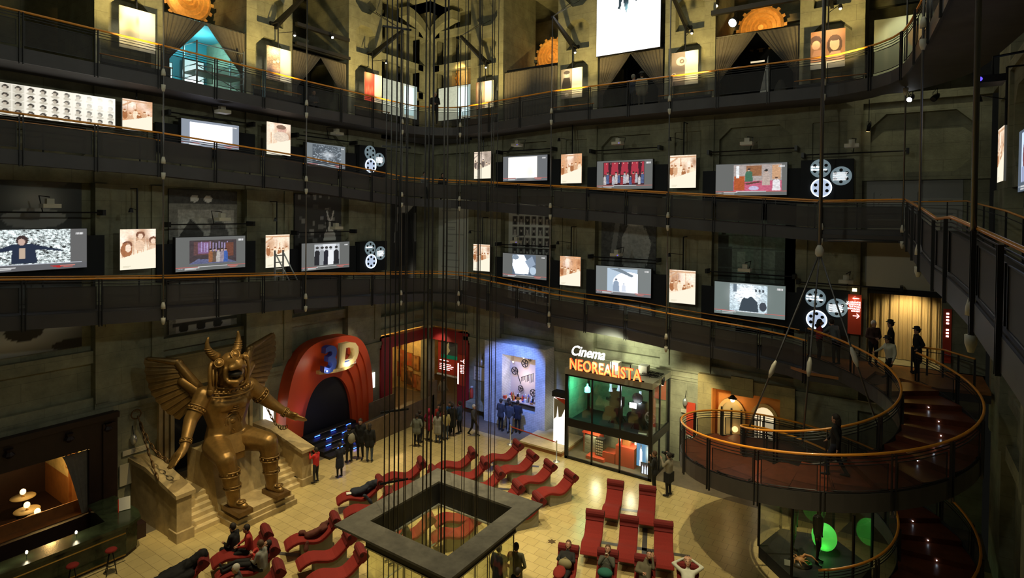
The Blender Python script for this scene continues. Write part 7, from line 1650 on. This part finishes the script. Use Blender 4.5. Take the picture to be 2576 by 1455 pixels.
# coats lying on loungers
def draped(key, name, label, cat, col, pts, r=.16):
    x, y, a = LPOS[key]; caps = [(p, r_, q, r2, 'skin') for p, r_, q, r2 in pts]; me = blob(caps, .03, 2); me.materials.clear(); me.materials.append(MATS[cloth(col)]); me.polygons.foreach_set('use_smooth', [True]*len(me.polygons))
    tex = bpy.data.textures.get('folds') or bpy.data.textures.new('folds', 'CLOUDS'); tex.noise_scale = .18
    o = bpy.data.objects.new(name, me); COL.objects.link(o); o.location = (x, y, 0); o.rotation_euler = (0, 0, R(a)); md = o.modifiers.new('d', 'DISPLACE'); md.texture = tex; md.strength = .07
    return tag(o, label, cat)
draped('L7', 'coat', 'dark blue coat and jeans heaped on a lounger left of the lift', 'coat', (.015, .02, .035), [((-.25, -.1, .66), .13, (.3, .05, .72), .17), ((.3, .1, .74), .17, (.55, -.1, .92), .14), ((.1, -.3, .6), .07, (.35, -.36, .3), .06), ((-.3, .12, .65), .1, (.1, .2, .62), .1)])
draped('L4', 'coat', 'brown patterned jacket lying across a lounger', 'coat', (.09, .02, .012), [((-.2, -.1, .62), .12, (.35, .0, .70), .12), ((-.25, -.3, .5), .07, (-.3, -.34, .3), .08), ((-.4, .1, .66), .08, (-.3, .1, .64), .08), ((.3, .1, .72), .1, (.45, .1, .8), .08)])
draped('L0', 'coat', 'black jacket spread over the lounger at the lower left', 'coat', BLK, [((-.6, -.1, .66), .14, (.2, .05, .66), .2), ((.2, .1, .68), .2, (.7, 0, 1.08), .16), ((-.3, .2, .6), .16, (.5, .15, .85), .16), ((-.2, -.25, .5), .1, (.4, -.25, .7), .12)])
b = B('white_paint'); x, y, a = LPOS['L7']; ca, sa = math.cos(R(a)), math.sin(R(a)); b.obox((x-.42*ca, y-.42*sa, .635), (.26*ca, .26*sa, .0), (-.2*sa, .2*ca, 0), (0, 0, .008)); one(b, 'paper_sheet', 'white printed paper on the lounger with the dark blue coat', 'paper')
# people upstairs
person('white-haired person in black leaning on the top gallery rail at the corner', (3.0, -2.9, 16.22), -50, 'front', BLK, BLK, hair='hair_white')
person('bald person in a dark suit in front of the parted central curtains', (13.6, -1.1, 16.22), 60, 'stand', (.04, .05, .08), BLK, hair='plinth_grey')
person('capped person in a beige coat beside the bald one on the top gallery', (14.1, -1.3, 16.22), 110, 'stand', (.34, .30, .2), (.1, .09, .07), hat=cloth((.05, .05, .04)), coat=.15)
person('person in a striped grey top on the middle ramp at the corner', (2.0, -2.6, 12.0), -20, 'walk', (.2, .2, .19), BLK, h=1.7)
person('person in black following the striped one on the middle ramp', (2.55, -1.7, 12.0), -20, 'stand', BLK, BLK, h=1.66, hairlong=.06)
person('seated attendant in a dark room behind the left parted curtains', (.1, -8.5, 16.0), -20, 'sit', (.05, .05, .05), BLK)
person('long-haired person in a red jacket leaning on the landing rail', (21.45, -1.35, 5.82), 20, 'front', (.35, .02, .02), BLK, h=1.66, hairlong=.15)
person('person in a grey coat with the back turned, leaning over to the red jacket', (22.05, -1.5, 5.82), 140, 'lean', (.13, .14, .14), BLK, h=1.78)
person('white-haired person with crossed arms on the landing', (23.2, -.75, 5.82), -60, 'front', (.06, .025, .02), BLK, hair='hair_white', h=1.72)
person('person in a black hat and coat in the middle of the landing group', (23.75, -.6, 5.82), 180, 'stand', BLK, BLK, h=1.75, coat=.3, hat='black')
person('person in a cream jacket and dark cap stepping down the curved stair', (23.75, -2.0, 5.62), -140, 'climb', (.62, .58, .42), BLK, h=1.62, hat='black')
person('person in a brimmed hat and long black coat at the right of the landing', (24.55, -1.0, 5.82), 200, 'pockets', BLK, BLK, h=1.66, coat=.4, hat='black')
person('dark-haired person in a printed black jacket walking on the curved stair', (22.6, -8.5, 4.36), 170, 'walk', BLK, NAVY, h=1.72, hairlong=.12)
# mannequins in the display case
for x, y, lab in ((21.2, -5.55, 'black costumed mannequin at the left of the display case'), (21.95, -5.75, 'black costumed mannequin in front of the green ball')):
    caps = []; C3 = lambda p, r, q, s: caps.append((p, r, q, s, 'black_metal'))
    C3((x, y, 1.35), .14, (x, y, 1.8), .17); C3((x, y+.16, 1.9), .07, (x+.05, y+.28, 1.5), .05); C3((x, y-.16, 1.9), .07, (x+.05, y-.28, 1.5), .05); C3((x+.05, y+.28, 1.5), .05, (x+.1, y+.25, 1.15), .03); C3((x+.05, y-.28, 1.5), .05, (x+.1, y-.25, 1.15), .03)
    for s_ in (-1, 1): C3((x, y+s_*.09, 1.35), .10, (x+.03, y+s_*.12, .9), .07); C3((x+.03, y+s_*.12, .9), .06, (x-.02, y+s_*.14, .5), .04); C3((x-.02, y+s_*.14, .45), .04, (x+.14, y+s_*.17-.04, .43), .035)
    C3((x, y, 1.95), .05, (x+.03, y, 2.1), .08)
    me = blob(caps, .025, 2); paint(me, caps, ()); o = bpy.data.objects.new('mannequin', me); COL.objects.link(o); tag(o, lab, 'mannequin')
# ================================================================ THE GIANT STATUE
tG = thing('giant_statue', (3.2, -14.2, .55), 'giant gilded statue of a seated winged and horned idol with open mouth', 'statue')
def stp(me, name, m, t=None):
    me.materials.clear(); me.materials.append(MATS[m]); me.polygons.foreach_set('use_smooth', [True]*len(me.polygons)); me.transform(Matrix.Translation(-tG.location)); me.name = name
    o = bpy.data.objects.new(name, me); COL.objects.link(o); o.parent = t or tG; return o
caps = []
def g(p, r0, q, r1): caps.append((p, r0, q, r1, 'gold'))
# torso
g((2.62, -14.55, 2.85), .50, (2.62, -14.45, 3.4), .46); g((2.62, -13.95, 2.85), .50, (2.62, -14.05, 3.4), .46); g((2.62, -14.5, 3.4), .45, (2.58, -14.75, 4.25), .48); g((2.62, -14.0, 3.4), .45, (2.58, -13.75, 4.2), .48)
g((2.85, -14.6, 4.15), .36, (2.85, -13.9, 4.1), .36); g((2.55, -14.85, 4.55), .36, (2.55, -13.6, 4.5), .36); g((2.6, -14.25, 4.5), .38, (2.75, -14.25, 5.0), .34)
# arms
g((2.62, -15.12, 4.58), .36, (2.75, -15.66, 3.85), .25); g((2.75, -15.66, 3.85), .25, (3.2, -16.1, 3.12), .155)
g((2.62, -13.3, 4.48), .35, (2.85, -12.58, 3.68), .24); g((2.85, -12.58, 3.68), .235, (3.3, -12.02, 3.14), .15)
# legs
g((2.75, -14.72, 2.62), .50, (4.0, -15.05, 2.52), .36); g((4.0, -15.05, 2.5), .36, (4.0, -14.88, 1.8), .30); g((4.0, -14.88, 1.8), .31, (4.02, -14.75, .95), .22)
g((2.75, -13.72, 2.62), .50, (4.0, -13.38, 2.60), .36); g((4.0, -13.38, 2.58), .36, (4.0, -13.3, 1.8), .30); g((4.0, -13.3, 1.8), .31, (4.02, -13.22, .95), .22)
for y, yt in ((-14.75, -14.62), (-13.22, -13.15)): g((4.0, y, .82), .19, (4.45, yt, .76), .15); g((3.85, y, .82), .17, (4.0, y, .85), .2)
# hands: palm then five fingers curling a little, thumb from the side
def hand(w, d, spread, ny, thumb):
    w, d, sp_ = Vector(w), Vector(d).normalized(), Vector(spread).normalized(); pl = w+d*.28
    g(w, .14, pl+sp_*.05, .15); g(w+sp_*.06, .13, pl+sp_*.13, .12); g(w-sp_*.06, .13, pl-sp_*.13, .12)
    for i, ln in enumerate((.36, .44, .46, .38)):
        p = pl+sp_*(i-1.5)*.115+d*.03; k = p+d*ln*.5+Vector((0, 0, ny*.3)); g(p, .062, k, .055); g(k, .055, k+d*ln*.5+Vector((0, 0, ny)), .042)
    p = w+d*.08+sp_*thumb*.14; g(p, .07, p+(sp_*thumb*.8+d*.55).normalized()*.2, .06); q = p+(sp_*thumb*.8+d*.55).normalized()*.2; g(q, .06, q+(sp_*thumb*.3+d).normalized()*.16, .045)
hand((3.2, -16.12, 3.08), (.28, -.62, -.42), (.8, .25, .35), -.03, -1)
hand((3.32, -12.0, 3.12), (.45, .42, -.26), (.5, -.45, .55), .02, 1)
me = blob(caps, .042, 4); body = stp(me, 'body', 'gold')
# head with open mouth
caps = []
g((2.85, -14.3, 5.0), .36, (2.95, -14.32, 5.35), .50); g((2.9, -14.35, 5.55), .50, (3.05, -14.35, 5.75), .38)
g((3.2, -14.38, 5.68), .34, (3.66, -14.42, 5.78), .22); g((3.66, -14.66, 5.68), .12, (3.78, -14.42, 5.74), .12); g((3.78, -14.42, 5.74), .12, (3.66, -14.18, 5.68), .12)      # muzzle and upper lip
g((3.1, -14.36, 5.08), .26, (3.5, -14.42, 5.02), .16); g((3.5, -14.66, 5.14), .10, (3.64, -14.42, 5.10), .10); g((3.64, -14.42, 5.10), .10, (3.5, -14.18, 5.14), .10); g((3.35, -14.68, 5.2), .1, (3.35, -14.7, 5.6), .1); g((3.35, -14.14, 5.2), .1, (3.35, -14.12, 5.6), .1)      # jaw
g((3.74, -14.52, 5.9), .07, (3.74, -14.5, 5.92), .07); g((3.74, -14.32, 5.9), .07, (3.74, -14.34, 5.92), .07)
me = blob(caps, .038, 3); head = stp(me, 'head', 'gold')
b = B('black', True); b.sphere((3.52, -14.42, 5.40), .2, 16, 10, (1.1, 1.2, .62)); part(b, 'mouth_opening', tG)
for (p, nrm, r) in (((3.3, -14.92, 5.86), (.8, -.5, .35), .15), ((3.38, -14.34, 6.08), (.85, 0, .5), .17), ((3.28, -13.86, 5.9), (.85, .5, .35), .14)):
    n_ = Vector(nrm).normalized(); u_ = n_.orthogonal().normalized(); w_ = n_.cross(u_); c_ = Vector(p)
    b = B('gold', True)
    for q in (1.0, .68): b.tube([c_+(u_*math.cos(2*PI*i/20)+w_*math.sin(2*PI*i/20))*r*q for i in range(20)], r*.16, 8, closed=True)
    capsule(b, c_-n_*.2, r*.9, c_-n_*.05, r*.85); e = part(b, 'eye_ring', tG)
    b = B('bulb_soft' if p[1] == -14.34 else 'gold_relief', True); b.sphere(c_+n_*.02, r*.42, 12, 8); part(b, 'eye', tG)
for s_, y, base, t1, t2 in ((-1, -15.0, (2.8, -14.72, 5.95), (2.8, -15.24, 6.3), (2.82, -15.05, 6.78)), (1, -14.0, (2.85, -14.02, 6.0), (2.8, -13.82, 6.4), (2.82, -13.92, 6.82))):
    P = []
    for i in range(11):
        f = i/10; a, c_, d_ = Vector(base), Vector(t1), Vector(t2); P.append(a*(1-f)**2+c_*2*f*(1-f)+d_*f*f)
    b = B('gold', True); b.tube(P, [.19-.155*(i/10) for i in range(11)], 12)
    for i in (2, 3, 4, 5): b.tube([P[i]+Vector((math.cos(2*PI*k/14)*(.2-.0155*i), math.sin(2*PI*k/14)*(.2-.0155*i), 0)) for k in range(14)], .02, 5, closed=True)
    part(b, 'horn', tG)
for s_ in (-1, 1):      # big scooped ears with hanging lobes
    y0 = -14.38+s_*.52; b = B('gold', True); c_ = Vector((2.95, y0, 5.3)); k = 22; P = [c_+Vector((.12*math.cos(2*PI*i/k), s_*(.14*math.cos(2*PI*i/k))+s_*.1, .52*math.sin(2*PI*i/k))) for i in range(k)]
    b.tube(P, [.07+.05*(math.sin(2*PI*i/k) < -.6) for i in range(k)], 8, closed=True); b.sphere(c_+Vector((-.05, s_*.05, 0)), .2, 12, 8, (.5, .6, 2.1)); b.sphere(c_+Vector((.08, s_*.2, -.5)), .15, 12, 8, (.8, .8, 1.1))
    for q in (-.08, .05): b.tube([c_+Vector((.1, s_*.02+q, .3)), c_+Vector((.16, s_*.05+q, 0)), c_+Vector((.12, s_*.04+q, -.35))], [.03, .05, .03], 6)
    part(b, 'ear', tG)
# wings as fans of ribbed feathers
def wing(root, top, outer, lab):
    root, top = Vector(root), Vector(top); O = [Vector(p) for p in outer]; n = 9; oo = resample(O, plen(O)/n)
    b = B('gold', True); cen = sum(O, Vector())/len(O); inner0 = top.lerp(O[0], .12); fw = bpy.data.objects.new('wing', None); COL.objects.link(fw); fw.parent = tG; fw.location = (0, 0, 0)
    inn = [root.lerp(top, 1-i/n) for i in range(n+1)]; innx = [p.lerp(oo[i], .30) for i, p in enumerate(inn)]
    for i in range(n):
        a, c_, d_, e = innx[i], oo[i], oo[i+1], innx[i+1]; nrm = (c_-a).cross(e-a).normalized(); nrm = nrm if nrm.x > 0 else -nrm
        b = B('gold'); up_ = nrm*.07; tip_ = ((c_+d_)/2-(a+e)/2).normalized()*.05
        V = [a, c_, (c_+d_)/2+tip_+up_*.6, d_+up_, e+up_, (a+e)/2+up_*.6]; b.add(V+[p-nrm*.07 for p in V], [(0, 1, 2, 5), (5, 2, 3, 4), (6, 11, 8, 7), (11, 10, 9, 8), (0, 6, 7, 1), (1, 7, 8, 2), (2, 8, 9, 3), (3, 9, 10, 4), (4, 10, 11, 5), (5, 11, 6, 0)])
        q1 = a.lerp(c_, .05)+nrm*.02; b.tube([q1, c_+nrm*.02], .022, 5)
        f_ = part(b, 'feather', tG); f_.parent = fw
    b = B('gold', True)
    for i in range(n): capsule(b, innx[i].lerp(inn[i], .2), .13, innx[i+1].lerp(inn[i+1], .2), .13)
    capsule(b, root, .26, innx[n//2], .2); capsule(b, innx[0], .14, oo[0].lerp(innx[0], .1), .07); capsule(b, root, .2, innx[0], .15)
    o = part(b, 'wing_arm', tG); o.parent = fw
wing((2.1, -14.85, 4.45), (1.8, -15.2, 5.65), [(1.2, -16.51, 6.05), (1.2, -16.48, 5.48), (1.2, -16.28, 4.7), (1.4, -15.9, 4.0), (1.6, -15.48, 3.59)], 'left')
wing((2.1, -13.5, 4.45), (1.8, -13.2, 5.6), [(1.2, -11.32, 6.1), (1.2, -11.26, 5.5), (1.25, -11.32, 5.0), (1.4, -11.7, 4.4), (1.6, -12.1, 3.95)], 'right')
# collar, bands, loin cloth, sandals, breast ornament
def ringband(c_, ax, r, wd, name, k=24, ell=1):
    c_, ax = Vector(c_), Vector(ax).normalized(); u_ = ax.orthogonal().normalized(); w_ = ax.cross(u_); b = B('gold', True)
    for dz in (-wd, wd): b.tube([c_+ax*dz+(u_*math.cos(2*PI*i/k)+w_*math.sin(2*PI*i/k)*ell)*r for i in range(k)], .028, 6, closed=True)
    for i in range(12): a = 2*PI*i/12; b.sphere(c_+(u_*math.cos(a)+w_*math.sin(a)*ell)*r, wd*.55, 8, 5)
    part(b, name, tG)
b = B('gold', True)
for q, rz_ in ((.0, .03), (.16, .025), (.27, .03)): b.tube([(2.72+(.56+q*.5)*math.cos(a), -14.25+(.66+q*1.1)*math.sin(a), 4.92-q*1.0-.12*math.cos(a)) for a in [PI*(-.5+i/20) for i in range(21)]], rz_, 6)
for i in range(15): a = PI*(-.46+.92*i/14); b.sphere((2.72+(.62)*math.cos(a), -14.25+(.78)*math.sin(a), 4.80-.12*math.cos(a)), .065, 8, 6)
part(b, 'collar', tG)
ringband((2.69, -15.42, 4.18), (.15, -.6, -.8), .30, .09, 'arm_band'); ringband((3.1, -16.0, 3.28), (.45, -.44, -.73), .185, .06, 'arm_band')
ringband((2.75, -12.9, 4.05), (.2, .7, -.8), .30, .09, 'arm_band'); ringband((3.22, -12.12, 3.23), (.45, .56, -.54), .18, .06, 'arm_band')
for y, y2 in ((-14.9, -14.85), (-13.31, -13.28)): ringband((4.0, y, 1.98), (0, .05, 1), .335, .08, 'leg_band'); ringband((4.0, y2+.04, 1.45), (0, .05, 1), .29, .05, 'leg_band')
b = B('gold', True); b.sphere((3.02, -14.22, 3.45), .13, 12, 8, (.5, 1, .8))
for r_2 in (.2, .3): b.tube([(3.07-.10*abs(math.sin(a))*.6, -14.22+r_2*1.05*math.cos(a), 3.45+r_2*math.sin(a)) for a in [2*PI*i/16 for i in range(16)]], .022, 5, closed=True)
for i in range(8): a = 2*PI*i/8; b.tube([(3.05, -14.22+.3*math.cos(a), 3.45+.3*math.sin(a)), (3.02, -14.22+.42*math.cos(a+.25), 3.45+.45*math.sin(a+.25))], .02, 5)
for z, w_ in ((3.98, .12), (4.06, .1), (3.9, .22)): b.tube([(3.2, -14.2-w_, z), (3.22, -14.2, z-.02), (3.2, -14.2+w_, z)], .02, 5)
part(b, 'breast_ornament', tG)
b = B('gold'); b.prism([(3.08, -14.62, 2.98), (3.42, -14.45, 2.35), (3.42, -14.0, 2.35), (3.08, -13.82, 2.98)], (.05, 0, .02)); b.box(3.1, 3.44, -14.45, -14.0, 2.1, 2.36); part(b, 'loin_cloth', tG)
for y in (-14.7, -13.18):
    b = B('bronze_dark'); b.box(3.7, 4.72, y-.27, y+.27, .555, .72); part(b, 'sandal_sole', tG)
    b = B('gold', True); b.sphere((4.33, y+.04, .93), .11, 12, 8, (1, 1, .5)); b.tube([(4.33+.15*math.cos(a), y+.04+.15*math.sin(a), .92) for a in [2*PI*i/14 for i in range(14)]], .022, 5, closed=True); part(b, 'sandal_buckle', tG)
spot((10.5, -15.5, 13.5), (3.2, -14.2, 3.4), 1700, (1, .72, .30), 30, .5, .12)
spot((11, -18.5, 13), (2.8, -15.3, 1.2), 1900, (1, .78, .38), 20, .6, .12)
spot((5.2, -14.0, 8.2), (3.0, -14.2, 4.6), 130, (1, .75, .35), 60, .8, .1)
